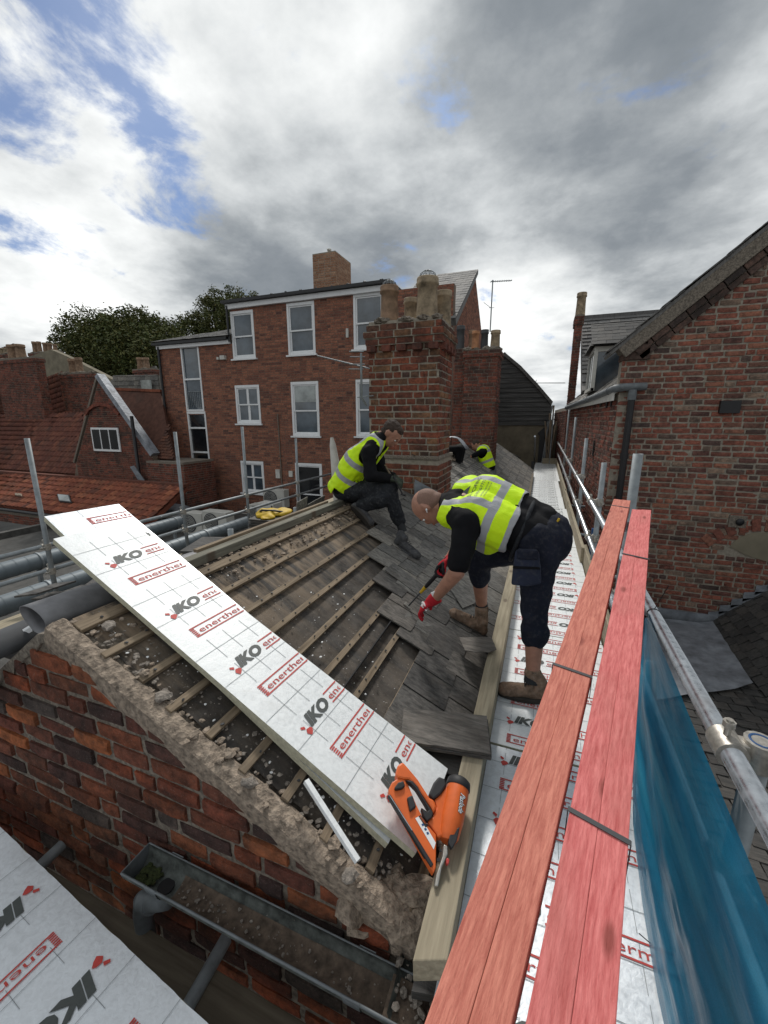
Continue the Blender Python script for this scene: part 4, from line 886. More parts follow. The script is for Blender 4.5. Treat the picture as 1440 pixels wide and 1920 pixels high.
lay(gh, brick_list((p0.x-.2, YG-.15, -1.9), (1, 0, 0), 1.65, p0.z+1.85, old=.6)+brick_list((p0.x+1.45, YG-.15, -1.9), (0, 1, 0), 1.35, p0.z+1.85, old=.6), 'brick', 'brick', M['brick_dark'], 0)
a = oY(248, 780, YG-.12); b = oY(263, 900, YG-.12); m = MB(); m.tube([(a.x, YG-.15, a.z), (a.x, YG-.15, b.z), (a.x-.05, YG-.5, b.z-.25)], .055, 8); m.build('downpipe', M['black'], gh)
m = MB(); m.prism([oY(*q, YG-.2) for q in ((245, 875), (252, 873), (277, 908), (268, 912))], (0, -.03, 0)); m.prism([oY(*q, YG-.5) for q in ((246, 922), (265, 925), (270, 932), (250, 930))], (0, -.03, 0)); m.build('lead_flashing', M['lead'], gh)
# long pantiled house at far left
ph = thing('pantiled_house', 'brick house with dark red pantiled roof and wide chimney at the far left', 'house', (-17, 11.5, -1.8))
e0_, e1_ = oY(-90, 890, 10.6), oY(144, 872, 10.6); r0_, r1_ = oY(-90, 776, 12.6), oY(157, 778, 12.6)
e0_.z = e1_.z = (e0_.z+e1_.z)/2; r0_.z = r1_.z = (r0_.z+r1_.z)/2
tileroof(ph, (e0_, e1_, r1_, r0_), M['pantile_dk'], .24, .26, 'pantile', 200, 'pantile')
m = MB(); m.box((e0_.x, 10.7, -1.9), (e1_.x-.02, 11, e0_.z-.12)); m.build('wall', M['mortar'], ph)
lay(ph, brick_list((e0_.x, 10.7, -1.2), (1, 0, 0), e1_.x-e0_.x, e0_.z+1.1, old=.8), 'brick', 'brick', M['brick_dark'], 0)
def farstack(px0, px1, pyt, pyb, Y, label, group, pots, mat='brick_dark', dep=.38, pm='pot_red'):
    a, b = oY(px0, pyb, Y), oY(px1, pyt, Y); r = thing('roof_chimney', label, 'chimney', ((a.x+b.x)/2, Y, a.z), group)
    stack(r, a.x, b.x, Y, Y+dep, a.z-.3, b.z, mat, 'mortar', 0, old=.8, kind='brick', corbels=[(a.x-.04, b.x+.04, Y-.04, Y+dep+.04, b.z-.22, b.z)])
    m = MB()
    for k in range(10): m.rock((random.uniform(a.x, b.x), Y+random.uniform(0, dep), b.z), .12, flat=.5, seed=k)
    tag(m.build('mortar_flaunching', M['mortar'], r), kind='stuff')
    for (px, pt, rr) in pots: p = oY(px, pt, Y+.3); pot(p.x, Y+.3, b.z-.02, p.z-b.z, rr, pm, parent=r)
farstack(12, 64, 668, 797, 12.3, 'wide leaning brick chimney with two clay pots on the dark red pantiled roof', None, [(21, 646, .2), (36, 645, .2)])
farstack(124, 166, 697, 785, 13.5, 'narrower brick chimney with two orange pots left of the gabled house', None, [(133, 672, .15), (146, 670, .16)])
# houses behind
hb = thing('rendered_house', 'house with tall grey rendered gable below the trees', 'house', (-24, 19, 0))
q = [oY(*p, 19) for p in ((56, 790), (56, 668), (95, 655), (125, 668), (212, 712), (212, 790))]; m = MB(); m.prism(q, (0, .4, 0)); m.build('gable_wall', M['render'], hb)
q2 = [oY(*p, 17.5) for p in ((60, 800), (140, 775), (130, 710), (76, 712))]; tileroof(hb, q2, M['pantile_dk'], .24, .3, 'pantile', 0, 'pantile')
q = [oY(*p, 22) for p in ((-40, 790), (60, 765), (40, 690), (-40, 668))]; tileroof(hb, q, M['pantile_dk'], .3, .3, 'pantile', 0, 'pantile')
farstack(58, 106, 657, 690, 20, 'row of six small pots on the chimney above the rendered gable', None, [(63, 640, .15), (72, 640, .15), (83, 642, .15), (92, 643, .15), (102, 645, .13)])
farstack(-6, 16, 662, 700, 20, 'small chimney with pale pots at the left edge', None, [(1, 652, .18), (10, 652, .16)], pm='pot_buff')
hc = thing('slate_roofed_cottage', 'small grey slated cottage roof between gabled house and trees', 'house', (-17, 17, 0))
q = [oY(*p, 16.5) for p in ((207, 732), (300, 732), (298, 704), (216, 704))]; tileroof(hc, q, M['slate'], .35, .25, 'slate', 0, 'slate', th=.02)
q = [oY(*p, 18) for p in ((262, 735), (312, 735), (290, 686), (270, 690))]; tileroof(hc, q, M['slate'], .35, .25, 'slate', 0, 'slate', th=.02)
m = MB(); p = oP(270, 722, q[0], Vector((0, -1, .7))); p = oY(272, 722, 16.2); m.box((p.x-.3, p.y, p.z-.3), (p.x+.35, p.y+.1, p.z+.25)); m.build('rooflight', M['blind'], hc)
farstack(252, 287, 690, 715, 17.5, 'brick chimney with two clay pots in front of the trees', None, [(261, 670, .16), (273, 670, .16)])
# ------------------------------------------------------------ trees
def m_leaf():
    t = NT('tree_leaves'); r = t.rnd(); n1 = t.noise(t.pos(rnd=False), .5, 3, .5)
    c = t.ramp(r, [(0, (.042, .060, .018)), (.5, (.075, .098, .028)), (.85, (.12, .13, .038)), (1, (.17, .15, .05))]); c = t.mix(t.fr(n1, .4, .65, 0, .4), c, (.10, .085, .030))
    return t.fin(c, .6, spec=.3)
M['leaf'] = m_leaf(); M['bark'] = m_plain('bark', (.06, .05, .038), .9)
def tree(label, base, lobes, nleaf, size, trunk_h, seed):
    rnd = random.Random(seed); t = thing('tree', label, 'tree', base); b = Vector(base); m = MB()
    m.tube([b, b+Vector((.2, 0, trunk_h*.5)), b+Vector((-.1, 0, trunk_h))], .4, 8, rads=[.5, .38, .3])
    for (c, r_) in lobes: c = Vector(c); m.tube([b+Vector((-.1, 0, trunk_h*.8)), (b+Vector((0, 0, trunk_h))).lerp(c, .5)+Vector((0, 0, -.3)), c, c+Vector((0, 0, r_*.5))], .1, 6, rads=[.22, .15, .09, .03])
    m.build('trunk', M['bark'], t)
    V = []; F = []; RR = []
    tot = sum(r_**2.2 for _, r_ in lobes)
    for c, r_ in lobes:
        c = Vector(c)
        for _ in range(int(26*r_)):               # sprays: clumps of leaves near the lobe surface
            d = Vector((rnd.gauss(0, 1), rnd.gauss(0, 1), rnd.gauss(0, 1)*.8+.15)).normalized(); cc = c+Vector((d.x, d.y, d.z*.8))*r_*rnd.uniform(.45, 1.16); cr = r_*rnd.uniform(.14, .30)
            for _ in range(int(nleaf*r_**2.2/tot/(26*r_))+1):
                e = Vector((rnd.gauss(0, .5), rnd.gauss(0, .5), rnd.gauss(0, .35)))*cr*1.3; p = cc+e; s = size*rnd.uniform(.6, 1.3)
                x = Vector((rnd.gauss(0, 1), rnd.gauss(0, 1), rnd.gauss(0, .6))).normalized()*s; y = x.orthogonal().normalized()*s*.5
                k = len(V); V += [p-x, p+y*.8, p+x, p-y*.8]; F.append((k, k+1, k+2, k+3)); RR.append(rnd.random())
    me = bpy.data.meshes.new('crown'); me.from_pydata([tuple(v) for v in V], [], F); me.materials.append(M['leaf']); a = me.attributes.new('rnd', 'FLOAT', 'FACE'); a.data.foreach_set('value', RR)
    o = bpy.data.objects.new('crown', me); link(o, t)
def tl(px, py, Y, r_): return (tuple(oY(px, py+16, Y)), r_*.86)
tree('broad dark green tree standing behind the rendered gable and cottage roofs', tuple(oY(235, 800, 27)),
     [tl(125, 628, 26, 1.5), tl(150, 615, 27, 2.2), tl(185, 605, 27, 2.6), tl(225, 606, 27, 2.8), tl(265, 612, 27, 2.7), tl(300, 615, 27, 2.4), tl(325, 628, 26, 1.6), tl(150, 650, 27, 2.4), tl(190, 650, 27, 3.2), tl(235, 655, 26, 3.2), tl(285, 650, 26, 3.0), tl(230, 690, 26, 2.6), tl(190, 690, 26, 2.4), tl(315, 660, 26, 2.4), tl(285, 690, 26, 2.0), tl(160, 680, 26, 1.6)], 52000, .135, 6, 1)
tree('lighter rounded tree showing above the low slate roof of the tall brick block', tuple(oY(420, 760, 30)),
     [tl(425, 558, 30, 1.9), tl(400, 560, 30, 1.4), tl(455, 562, 30, 1.7), tl(430, 585, 30, 2.2), tl(370, 590, 30, 1.5), tl(360, 602, 30, 1.5), tl(395, 610, 30, 1.7), tl(440, 610, 30, 2.0), tl(460, 585, 30, 1.3)], 22000, .11, 6, 2)
# ------------------------------------------------------------ plant on the flat roof
def duct(label, pts, r_):
    t = thing('ventilation_duct', label, 'duct', tuple(pts[0]), 'round ducts on the flat roof'); m = MB(); pts = [Vector(p) for p in pts]; m.tube(pts, r_, 20); m.build('duct_pipe', M['duct'], t)
    m = MB(); L = (pts[1]-pts[0]).length; n = int(L/.16); d = (pts[1]-pts[0]).normalized()
    for k in range(n): c = pts[0]+d*(k*.16+.05); m.tube([c, c+d*.012], r_+.004, 20, cap=False)
    m.build('spiral_seam', M['darkgrey'] if 0 else M['duct'], t)
    for k in (1.5, 4.2):
        c = pts[0]+d*k; m = MB(); m.tube([c, c+d*.03], r_+.012, 20, cap=False); m.box((c.x-.03, c.y-.02, -1.8), (c.x+.03, c.y+.03, c.z)); m.build('support', M['tube_dull'], t)
a = oX(0, 1137, -5.9); b = oX(462, 968, -5.9); duct('long grey-blue spiral duct nearest the stripped roof', [Vector((-5.9, a.y-1, a.z)), Vector((-5.9, b.y, a.z))], .125)
a = oX(0, 1072, -7.6); b = oX(335, 966, -7.6); duct('shorter grey-blue spiral duct beside the air conditioners', [Vector((-7.6, a.y-1, a.z)), Vector((-7.6, b.y, a.z))], .135)
def acunit(px, py, Y, w, h, label, wall=False, ang=0.0):
    c = oY(px, py, Y); t = thing('air_conditioner', label, 'air conditioner', (c.x, Y, c.z), 'air conditioner units'); x0, z0 = c.x-w/2, c.z-h/2
    m = MB(); m.box((x0, Y, z0), (x0+w, Y+.3, z0+h)); m.build('casing', M['ac'], t, bevel=.015)
    cx, cz, rr = x0+w*.36, z0+h*.5, h*.42; m = MB(); m.tube([(cx, Y-.012, cz), (cx, Y+.01, cz)], rr, 24); m.build('fan_opening', M['darkgrey'], t)
    m = MB()
    for k in range(1, 6): m.tube([(cx+rr*k/6*math.cos(q), Y-.018, cz+rr*k/6*math.sin(q)) for q in [2*math.pi*i/20 for i in range(21)]], .006, 4, cap=False)
    m.build('fan_grille', M['ac'], t)
    m = MB(); m.box((x0+w*.12, Y+.02, z0-.08), (x0+w*.2, Y+.28, z0-.002)); m.box((x0+w*.8, Y+.02, z0-.08), (x0+w*.88, Y+.28, z0-.002)); m.build('foot', M['darkgrey'], t)
acunit(360, 982, 8.3, .72, .62, 'air conditioner unit behind the first guard rail pole, facing away', )
acunit(402, 979, 8.0, .80, .55, 'air conditioner unit with round fan right beside the pole')
acunit(513, 935, 11.3, .85, .62, 'air conditioner unit mounted under the ground floor window of the block')
acunit(483, 962, 9.8, .6, .5, 'air conditioner unit half hidden behind the guard rails')
dm_ = thing('roof_dome', 'domed skylight on a white framed base on the flat roof', 'skylight', (-9.8, 9.2, -1.8)); p = oY(305, 968, 9.3)
m = MB(); 
for dx in (-.75, .0, .75): m.box((p.x+dx-.03, 9.2, -1.8), (p.x+dx+.03, 9.26, p.z))
m.box((p.x-.8, 9.18, p.z-.02), (p.x+.8, 10.2, p.z+.06)); m.build('base_frame', M['offwhite'], dm_)
m = MB(); m.ball((p.x, 9.7, p.z+.06), (.78, .5, .26), seg=20, rings=10); m.build('dome', M['lead'], dm_)
m = MB(); p = oY(585, 955, 9.6); pk = thing('white_cabinet', 'white cabinet under the guard rail left of the yellow bag', 'cabinet', tuple(oY(500, 968, 8.8)))
p = oY(500, 962, 8.8); m = MB(); m.box((p.x-.25, 8.7, p.z-.35), (p.x+.3, 9.1, p.z+.28)); m.build('cabinet_body', M['offwhite'], pk, bevel=.01); m = MB(); m.box((p.x+.3-.06, 8.68, p.z-.3), (p.x+.27, 8.70, p.z+.24)); m.build('door_edge', M['darkgrey'], pk)
# parasol, folded, behind the seated roofer
pa = thing('folded_parasol', 'folded cream parasol standing behind the seated roofer', 'parasol', tuple(oY(632, 930, 5.2)))
a, b = oY(622, 820, 5.2), oY(640, 960, 5.2); m = MB(); m.tube([a, a.lerp(b, .1), a.lerp(b, .5), a.lerp(b, .9), b], .05, 9, rads=[.02, .045, .075, .10, .06]); m.build('canopy', M['offwhite'], pa); m = MB(); m.tube([b, b-Vector((0, 0, 1.6))], .02, 8); m.build('pole', M['tube_dull'], pa)
# ------------------------------------------------------------ aerials
def aerial(label, mast, boom, n, el, hd=None, extra=None):
    t = thing('aerial', label, 'aerial', tuple(mast[0])); m = MB(); m.tube(mast, .014, 8); m.build('mast', M['tube_dull'], t)
    m = MB(); m.tube(boom, .009, 6); m.build('boom', M['tube_dull'], t); A, B = Vector(boom[0]), Vector(boom[1]); d = (B-A); s = d.cross(Vector((0, 0, 1))).normalized() if not hd else Vector(hd)
    m = MB()
    for k in range(n): c = A+d*(k+.3)/n; m.tube([c-s*el, c+s*el], .0045, 4)
    if extra:
        for a, b in extra: m.tube([a, b], .006, 5)
    m.build('elements', M['tube_dull'], t)
Yc = 4.6; A = oY(678, 695, Yc); B = oY(595, 667, Yc+.2); aerial('television aerial on a short bent mast clamped to the wide brick chimney', [oY(687, 760, 4.7), oY(678, 745, Yc), oY(677, 662, Yc)], [A+Vector((.1, 0, .02)), B], 14, .035, None,
    [(oY(655, 659, Yc), oY(682, 659, Yc)), (oY(656, 669, Yc), oY(684, 669, Yc)), (oY(656, 683, Yc), oY(684, 683, Yc)), (oY(654, 692, Yc), oY(682, 692, Yc)), (oY(670, 745, Yc), oY(700, 742, Yc))])
aerial('tall television aerial on a straight mast behind the pots of the further stack', [oY(919, 622, 10.4), oY(924, 525, 10.4)], [oY(920, 528, 10.4), oY(960, 526, 10.6)], 12, .07, None, [(oY(907, 567, 10.4), oY(920, 577, 10.4)), (oY(917, 577, 10.4), oY(927, 577, 10.4))])
# ============================================================ SCAFFOLD
def coupler(m, c, ax, r_=.034):
    c = Vector(c); m.tube([c-Vector(ax)*.028, c+Vector(ax)*.028], r_, 10); s = Vector(ax).orthogonal(); m.box(c-Vector((.05, .02, .03)), c+Vector((.05, .02, .03))); m.tube([c+Vector((-.06, 0, .0)), c+Vector((-.06, 0, .05))], .009, 6)
def standard(label, x, y, z0, z1, grp, mat='tube_dull', coup=(), dx=.05, rr=.0242, hollow=True):
    t = thing('scaffold_pole', label, 'scaffold pole', (x, y, z0), grp); m = MB()
    m.pipe((x, y, z0), (x, y, z1), rr, rr-.004, 20) if hollow else m.tube([(x, y, z0), (x, y, z1)], rr, 14); m.build('tube', M[mat], t)
    for (cz, rx) in coup:
        m = MB(); c = Vector(((x+rx)/2, y, cz)); m.tube([(x, y, cz-.035), (x, y, cz+.035)], rr+.010, 14); m.tube([(rx, y-.035, cz), (rx, y+.035, cz)], rr+.010, 14); m.box((min(x, rx), y-.02, cz-.025), (max(x, rx), y+.02, cz+.025))
        sg = 1 if rx > x else -1
        m.tube([(rx+sg*.005, y, cz+.028), (rx+sg*.005, y, cz+.075)], .008, 8); m.tube([(rx+sg*.005, y, cz+.055), (rx+sg*.005, y, cz+.07)], .014, 6); m.tube([(x-sg*.02, y-.03, cz), (x-sg*.02, y-.085, cz)], .008, 8); m.tube([(x-sg*.02, y-.06, cz), (x-sg*.02, y-.075, cz)], .014, 6)
        m.build('coupler', M['coupler'], t, bevel=.004)
    return t
def rail(label, a, b, grp, mat='tube', cat='scaffold tube'): m = MB(); m.pipe(a, b, .0242, .020, 20); return m.build('scaffold_rail', M[mat], None, label=label, category=cat, group=grp)
RGX, RAZ, RBX, RBZ = .482, .765, .50, .40
rail('shiny upper guard rail running the length of the walkway on the right', (RGX, -.5, RAZ), (RGX, 16.5, RAZ), 'walkway guard rails')
rail('lower guard rail just above the right-hand toe boards', (RBX, -.5, RBZ), (RBX, 16.5, RBZ), 'walkway guard rails')
PS = [(.545, 1.10, .80, 'blue-rimmed scaffold pole stub beside the blue netting'), None, (.56, 2.95, 1.08, 'scaffold pole behind the far ends of the red timbers'), (.56, 4.4, 1.15, 'scaffold pole near the corner of the weathered brick building'), (.56, 6.4, 1.3, 'scaffold pole beside the side wall, below the dormer'), (.56, 9.0, 1.6, 'tall scaffold pole halfway down the side wall'), (.56, 11.8, 1.8, 'tall scaffold pole near the leaning canes'), (.58, 15.2, 1.9, 'last scaffold pole at the end of the walkway')]
for q in PS:
    if q: st_ = standard(q[3], q[0], q[1], -1.4, q[2], 'poles along the walkway', coup=((RAZ, RGX), (RBZ, RBX)))
    if q and q[1] < 2: m = MB(); m.pipe((q[0], q[1], q[2]-.025), (q[0], q[1], q[2]+.001), .0252, .020, 20); bm_ = m.build('blue_band', M.setdefault('blue_paint', m_plain('blue_paint', (.012, .07, .20), .5)), st_)
pp = oD(1190, 900, 2.45); standard('thick upright scaffold pole rising between the two red timber bundles', pp.x, pp.y, -1.4, oD(1193, 850, 2.45).z, 'poles along the walkway', rr=.027)
b_ = oX(1112, 1010, .58); m = MB(); m.tube([(.58, b_.y, -.6), (.58, b_.y, .42)], .026, 12); m.build('blue_pole_sleeve', M['blue_paint'], None, label='short blue painted tube below the guard rails beyond the red timbers', category='scaffold tube')
for k, y in enumerate((3.0, 4.7, 6.4, 8.6)):
    m = MB(); m.tube([(-.15, y, -.09), (.86, y, -.09)], .0242, 12); m.build('transom_tube', M['tube_dull'], None, label='short cross tube under the walkway ' + ['just past the bending roofer', 'a little beyond the timber ends', 'beside the building corner', 'furthest along the side wall'][k], category='scaffold tube', group='cross tubes under the walkway')
# left guard rails
LX = -5.0; za, zb2 = oX(0, 1045, LX).z, oX(0, 1097, LX).z
rail('upper guard rail left of the roof, crossing in front of the brick block', (LX, 1.2, za), (LX, 9.8, za), 'left guard rails', 'tube_dull'); rail('lower guard rail left of the roof, crossing in front of the brick block', (LX, 1.2, zb2), (LX, 9.8, zb2), 'left guard rails', 'tube_dull')
for (pt, pb, lab) in (((44, 822), (107, 1125), 'tall leaning scaffold pole at the top left corner of the propped board'), ((323, 810), (351, 1025), 'tall scaffold pole in front of the stair windows'), ((457, 800), (468, 1000), 'scaffold pole in front of the left ground floor window'), ((554, 822), (560, 955), 'scaffold pole in front of the ground floor glazed door')):
    t_ = oX(*pt, LX+.04); b_ = oX(*pb, LX+.04); standard(lab, LX+.05, b_.y, b_.z-.6, t_.z, 'poles along the left guard rails', coup=((za, LX), (zb2, LX)))
# walkway: insulation boards on scaffold boards
FONT = {}
def glyphs(s, bold=0.0, shear=0.0, space=1.0):
    k = (s, bold, shear, space)
    if k not in FONT:
        c = bpy.data.curves.new('t', 'FONT'); c.body = s; c.size = 1; c.offset = bold; c.shear = shear; c.space_character = space; c.resolution_u = 3; o = bpy.data.objects.new('t', c); COL.objects.link(o)
        dg = bpy.context.evaluated_depsgraph_get(); me = bpy.data.meshes.new_from_object(o.evaluated_get(dg)); V = [v.co.copy() for v in me.vertices]; F = [tuple(p.vertices) for p in me.polygons]
        bpy.data.objects.remove(o); bpy.data.curves.remove(c); bpy.data.meshes.remove(me)
        x0 = min(v.x for v in V); x1 = max(v.x for v in V); FONT[k] = ([Vector((v.x-x0, v.y, 0)) for v in V], F, x1-x0)
    return FONT[k]
def puttext(m, s, o, U, V, h, width=None, bold=0.0, shear=0.0, mi=0, umax=None, space=1.0):
    vs_, fs, w = glyphs(s, bold, shear, space); k = h/.70; kx = k if width is None else width/w
    P = [o+U*(v.x*kx)+V*(v.y*k) for v in vs_]
    if umax is not None: fs = [f for f in fs if max(vs_[i].x for i in f)*kx < umax]
    used = sorted({i for f in fs for i in f}); mp = {i: j for j, i in enumerate(used)}
    n = U.cross(V); fs2 = []
    for f in fs: fs2.append(tuple(mp[i] for i in f))
    m.add([P[i] for i in used], fs2, mi); return w*kx
def shovel(m, o, U, V, s, mi=0):
    m.add([o+U*a*s+V*b*s for a, b in ((0, 0), (-.55, .1), (-.9, -.35), (-.55, -.95), (-.1, -.7), (.25, -.3))], [(0, 1, 2, 3, 4, 5)], mi)
    m.add([o+U*a*s+V*b*s for a, b in ((-.6, .15), (-1.1, .55), (-.95, .85), (-.45, .55))], [(0, 1, 2, 3)], mi)
def strip(mr, mg, o, U, V, L, iko):
    """one printed band: o = lower left, text along U, up = V, clipped at length L"""
    u = 0.0; h = .046
    if iko:
        shovel(mr, o+V*.004, U, V, .030); puttext(mg, 'IKO', o+U*.008, U, V, .050, .145, bold=.055, shear=.25, umax=L); u = .165
        if L < u+.05: return
    q = lambda a, b, c, d: mr.add([o+U*a+V*c, o+U*b+V*c, o+U*b+V*d, o+U*a+V*d], [(0, 1, 2, 3)], 0)
    q(u, min(L, u+.36), -.004, .002); q(u, min(L, u+.36), .050, .056)
    if not iko:
        for k in range(5): q(u, u+.020, .004+k*.0094, .0095+k*.0094)
        u += .026
    puttext(mr, 'enertherm', o+U*(u+.006)+V*.011, U, V, .030, .30, umax=L-u-.006)
def insul(name, label, o, U, V, W_, L, T, strips, th0, u0s, ink='ink_red', flip=False, group=None, nw=4, mat='foil', up=1, faces='foam', jag=False, parentcat='insulation board', lines=(.115, .225, .33)):
    """board: corner o (lower surface top plane), U across (text direction), V along length; strips: V positions"""
    U = Vector(U).normalized(); V = Vector(V).normalized(); N = U.cross(V).normalized(); N = N if N.z > 0 else -N; o = Vector(o)
    t = thing('insulation_board', label, parentcat, tuple(o), group)
    m = MB(); m.obox(o-N*T, U*W_, V*L, N*(T-.002)); m.build('foam_core', M['foam'], t)
    nx, ny = 10, max(6, int(L/.08)); m = MB(); VV = []
    for i in range(nx+1):
        for j in range(ny+1):
            p = o+U*(W_*i/nx)+V*(L*j/ny); VV.append(p+N*(.0012*mnoise.noise(p*22) if 0 < i < nx else -.001))
    F = [(i*(ny+1)+j, (i+1)*(ny+1)+j, (i+1)*(ny+1)+j+1, i*(ny+1)+j+1) for i in range(nx) for j in range(ny)]
    m.add(VV, F, 0, 0, True); m.build('foil_facing', M[mat], t)
    mr, mg, ml = MB(), MB(), MB(); h = N*.0022
    for (v, iko) in strips:
        if -0.0 < v < L-.06:
            if up > 0: strip(mr, mg, o+V*v+U*u0s[iko]+h, U, V, W_-u0s[iko]-.004, iko)
            else: strip(mr, mg, o+V*(v+.05)+U*(W_-u0s[iko])+h, -U, -V, W_-u0s[iko]-.004, iko)
    vsn = [v for v, _ in strips]
    for v in vsn:
        for du in lines:
            if du < W_: a, b = max(0, v+.075), min(L, v+.205); ml.obox(o+U*du+V*a+N*.0016, U*.0016, V*max(.01, b-a), N*.0004)
        if 0 < v+.14 < L: ml.obox(o+V*(v+.14)+N*.0016, U*W_, V*.0016, N*.0004)
    if mr.v: mr.build('red_lettering' if ink == 'ink_red' else 'lettering', M[ink], t)
    if mg.v: mg.build('grey_lettering', M['ink_grey'], t)
    if ml.v: tag(ml.build('printed_grid', M['ink_line'], t), kind='stuff')
    return t
j_ = [-.6, .60, 1.78, 2.98, 4.18, 5.38, 6.58, 7.78, 8.98, 10.18, 11.38, 12.58, 13.78, 15.0, 16.2]
names = ['beneath the near ends of the red timbers', 'beside the blue netting', 'under the roofer\'s standing boot', 'just beyond the standing boot', 'behind the bending roofer\'s knee', 'level with the bending roofer\'s belt', 'past the bending roofer', 'level with the building corner', 'below the gutter downpipe', 'below the dormer', 'halfway along the side wall', 'two thirds along the side wall', 'near the leaning canes', 'at the far end of the walkway']
for k in range(14):
    x0 = -.155 - (.06 if k > 6 else 0) + random.uniform(-.006, .006); w = .66 + (.07 if k > 9 else 0) + random.uniform(-.01, .005)
    strips = [(.03+.15*q, q % 2) for q in range(8)]
    insul('b', 'foil faced insulation board laid on the walkway '+names[k], (x0, j_[k]+random.uniform(.003, .008), random.uniform(-.002, .003)), (1, random.uniform(-.004, .004), 0), (0, 1, 0), w, j_[k+1]-j_[k]-.012, .05, strips, 0, {1: .12, 0: .10}, up=1 if k < 3 else -1, ink='ink_red' if k < 6 else 'ink_grey', mat='foil' if k > 1 else 'foil_silver', group='insulation boards along the walkway', lines=(.11, .22, .33, .44, .55))
for r_ in range(3):
    m = MB(); 
    m.box((-.17+r_*.228, -.8, -.093), (-.17+r_*.228+.222, 16.4, -.055)); m.build('scaffold_board', M['plank_dark'], None, label=['left scaffold board under the insulation of the walkway', 'middle scaffold board under the insulation of the walkway', 'right scaffold board under the insulation of the walkway'][r_], category='scaffold board', group='boards under the walkway')
for (y0, y1, x0, x1, lab) in ((-.6, 4.95, .525, .535, 'near toe board standing on edge right of the walkway'), (4.8, 9.0, .505, .49, 'middle toe board standing on edge right of the walkway'), (8.85, 16.3, .50, .49, 'far toe board standing on edge right of the walkway')):
    m = MB(); m.beam((x0, y0, .065), (x1, y1, .065), .036, .215); m.build('toe_board', M['plank'], None, bevel=.003, label=lab, category='toe board', group='toe boards')
m = MB(); m.box((.02, 15.9, .0), (.50, 15.94, .20)); m.build('end_board', M['plank'], None, label='short board closing the far end of the walkway', category='toe board')
# bundle of canes and poles leaning at the far end, and the dark shed behind
cn = thing('cane_bundle', 'bundle of tall weathered poles leaning upright at the end of the walkway', 'poles', (.3, 15, 0))
for k in range(13):
    b = Vector((random.uniform(.0, .46), 16.0+random.uniform(-.1, .3), .02)); tp = oY(random.uniform(1022, 1044), random.choice([760, 775, 790, 800, 810]), 16.0); m = MB(); m.tube([b, b.lerp(tp, .5)+Vector((random.uniform(-.02, .02), 0, 0)), tp], .026, 6); m.build('pole', M['polewood'] if k % 5 else M['tube_dull'], cn)
sh = thing('dark_shed', 'small dark lean-to roof and opening behind the canes', 'shed', (-.2, 15.5, 0)); a, b = oY(1008, 812, 16.5), oY(1034, 797, 16.5); m = MB(); m.prism([(a.x, 16.45, a.z), (b.x, 16.45, b.z+.15), (b.x+.1, 16.45, a.z+.0), (b.x+.1, 16.45, -.6), (a.x+.08, 16.45, -.6), (a.x+.08, 16.45, a.z-.1)], (0, .5, 0)); m.build('shed_body', M['black'], sh)
p = oY(1006, 808, 15.4); 
m = MB(); m.tube([oX(1001, 905, -.26), oX(1003, 818, -.26)], .03, 8); m.build('upright_tube', M['tube'], None, label='short bright upright tube at the left far end of the walkway', category='scaffold pole')
m = MB(); a = oX(995, 930, -.24); b = oX(1000, 868, -.24); m.box((-.30, a.y, -.2), (-.21, b.y, .28)); m.build('black_hopper', M['black'], None, label='black plastic rainwater trough against the far eave beside the walkway', category='gutter')
m = MB(); a, b = oY(1005, 718, 14.5), oY(1060, 718, 14.5); m.tube([a, b], .012, 6); m.tube([a, a+Vector((0, 0, .1))], .01, 6); m.build('thin_rail', M['tube_dull'], None, label='thin metal rod against the sky beyond the boarded gable', category='rod')
# ------------------------------------------------------------ red timbers
def bundle(label, n0, n1, far0, far1, mat, grp, zt0, zt1, back=.55):
    """two wide, two high; n0/n1 near left and right top corners, far0/far1 the far ones"""
    n0, n1, far0, far1 = map(Vector, (n0, n1, far0, far1)); t = thing('timber_bundle', label, 'timber', tuple(n0), grp); d = (far0-n0).normalized(); n0 = n0-d*back; n1 = n1-(far1-n1).normalized()*back
    for i in range(2):
        
        for lv in range(2):
            h0, h1 = ((0, .5), (.5, 1))[i] if lv == 0 else ((0, .44), (.44, 1))[i]; A = n0.lerp(n1, h0); B = n0.lerp(n1, h1); Cc = far0.lerp(far1, h0); D = far0.lerp(far1, h1); g = (B-A).normalized()*.0003
            z = Vector((0, 0, -.0255*lv)); off = Vector((0, random.uniform(-.004, .012), 0))*(1 if lv == 0 else 0); m = MB(); n = 14; V = []
            for k in range(n+1):
                s = k/n; a = (A+g).lerp(Cc+g, s)+z+off*s; b = (B-g).lerp(D-g, s)+z+off*s; w = Vector((0, 0, .0012*mnoise.noise(Vector((i*3+lv, s*6, 0))))); w2 = Vector((.0012*mnoise.noise(Vector((i*5+lv, s*5, 3))), 0, 0))
                V += [a+w+w2, b+w+w2, b+w+w2-Vector((0, 0, .0245)), a+w+w2-Vector((0, 0, .0245))]
            F = [(k*4+q, k*4+(q+1) % 4, k*4+4+(q+1) % 4, k*4+4+q) for k in range(n) for q in range(4)]+[(3, 2, 1, 0), (n*4, n*4+1, n*4+2, n*4+3)]
            m.add(V, F); m.build('timber', M[mat], t, bevel=.0014)
    return t, n0, n1, far0, far1
def strap(t, pl, pr_, wd=.012):
    pl, pr_ = Vector(pl), Vector(pr_); u = (pr_-pl).normalized(); d = Vector((.2, .97, .1)).normalized(); z = Vector((0, 0, .0016)); m = MB()
    m.obox(pl-u*.002+z-Vector((0, 0, .0006)), pr_-pl+u*.004, d*wd, (0, 0, .0012)); m.obox(pl-u*.003+z, u*.0012, d*wd, (0, 0, -.052)); m.obox(pr_+u*.002+z, u*.0012, d*wd, (0, 0, -.052)); m.build('steel_strap', M['darkgrey'], t)
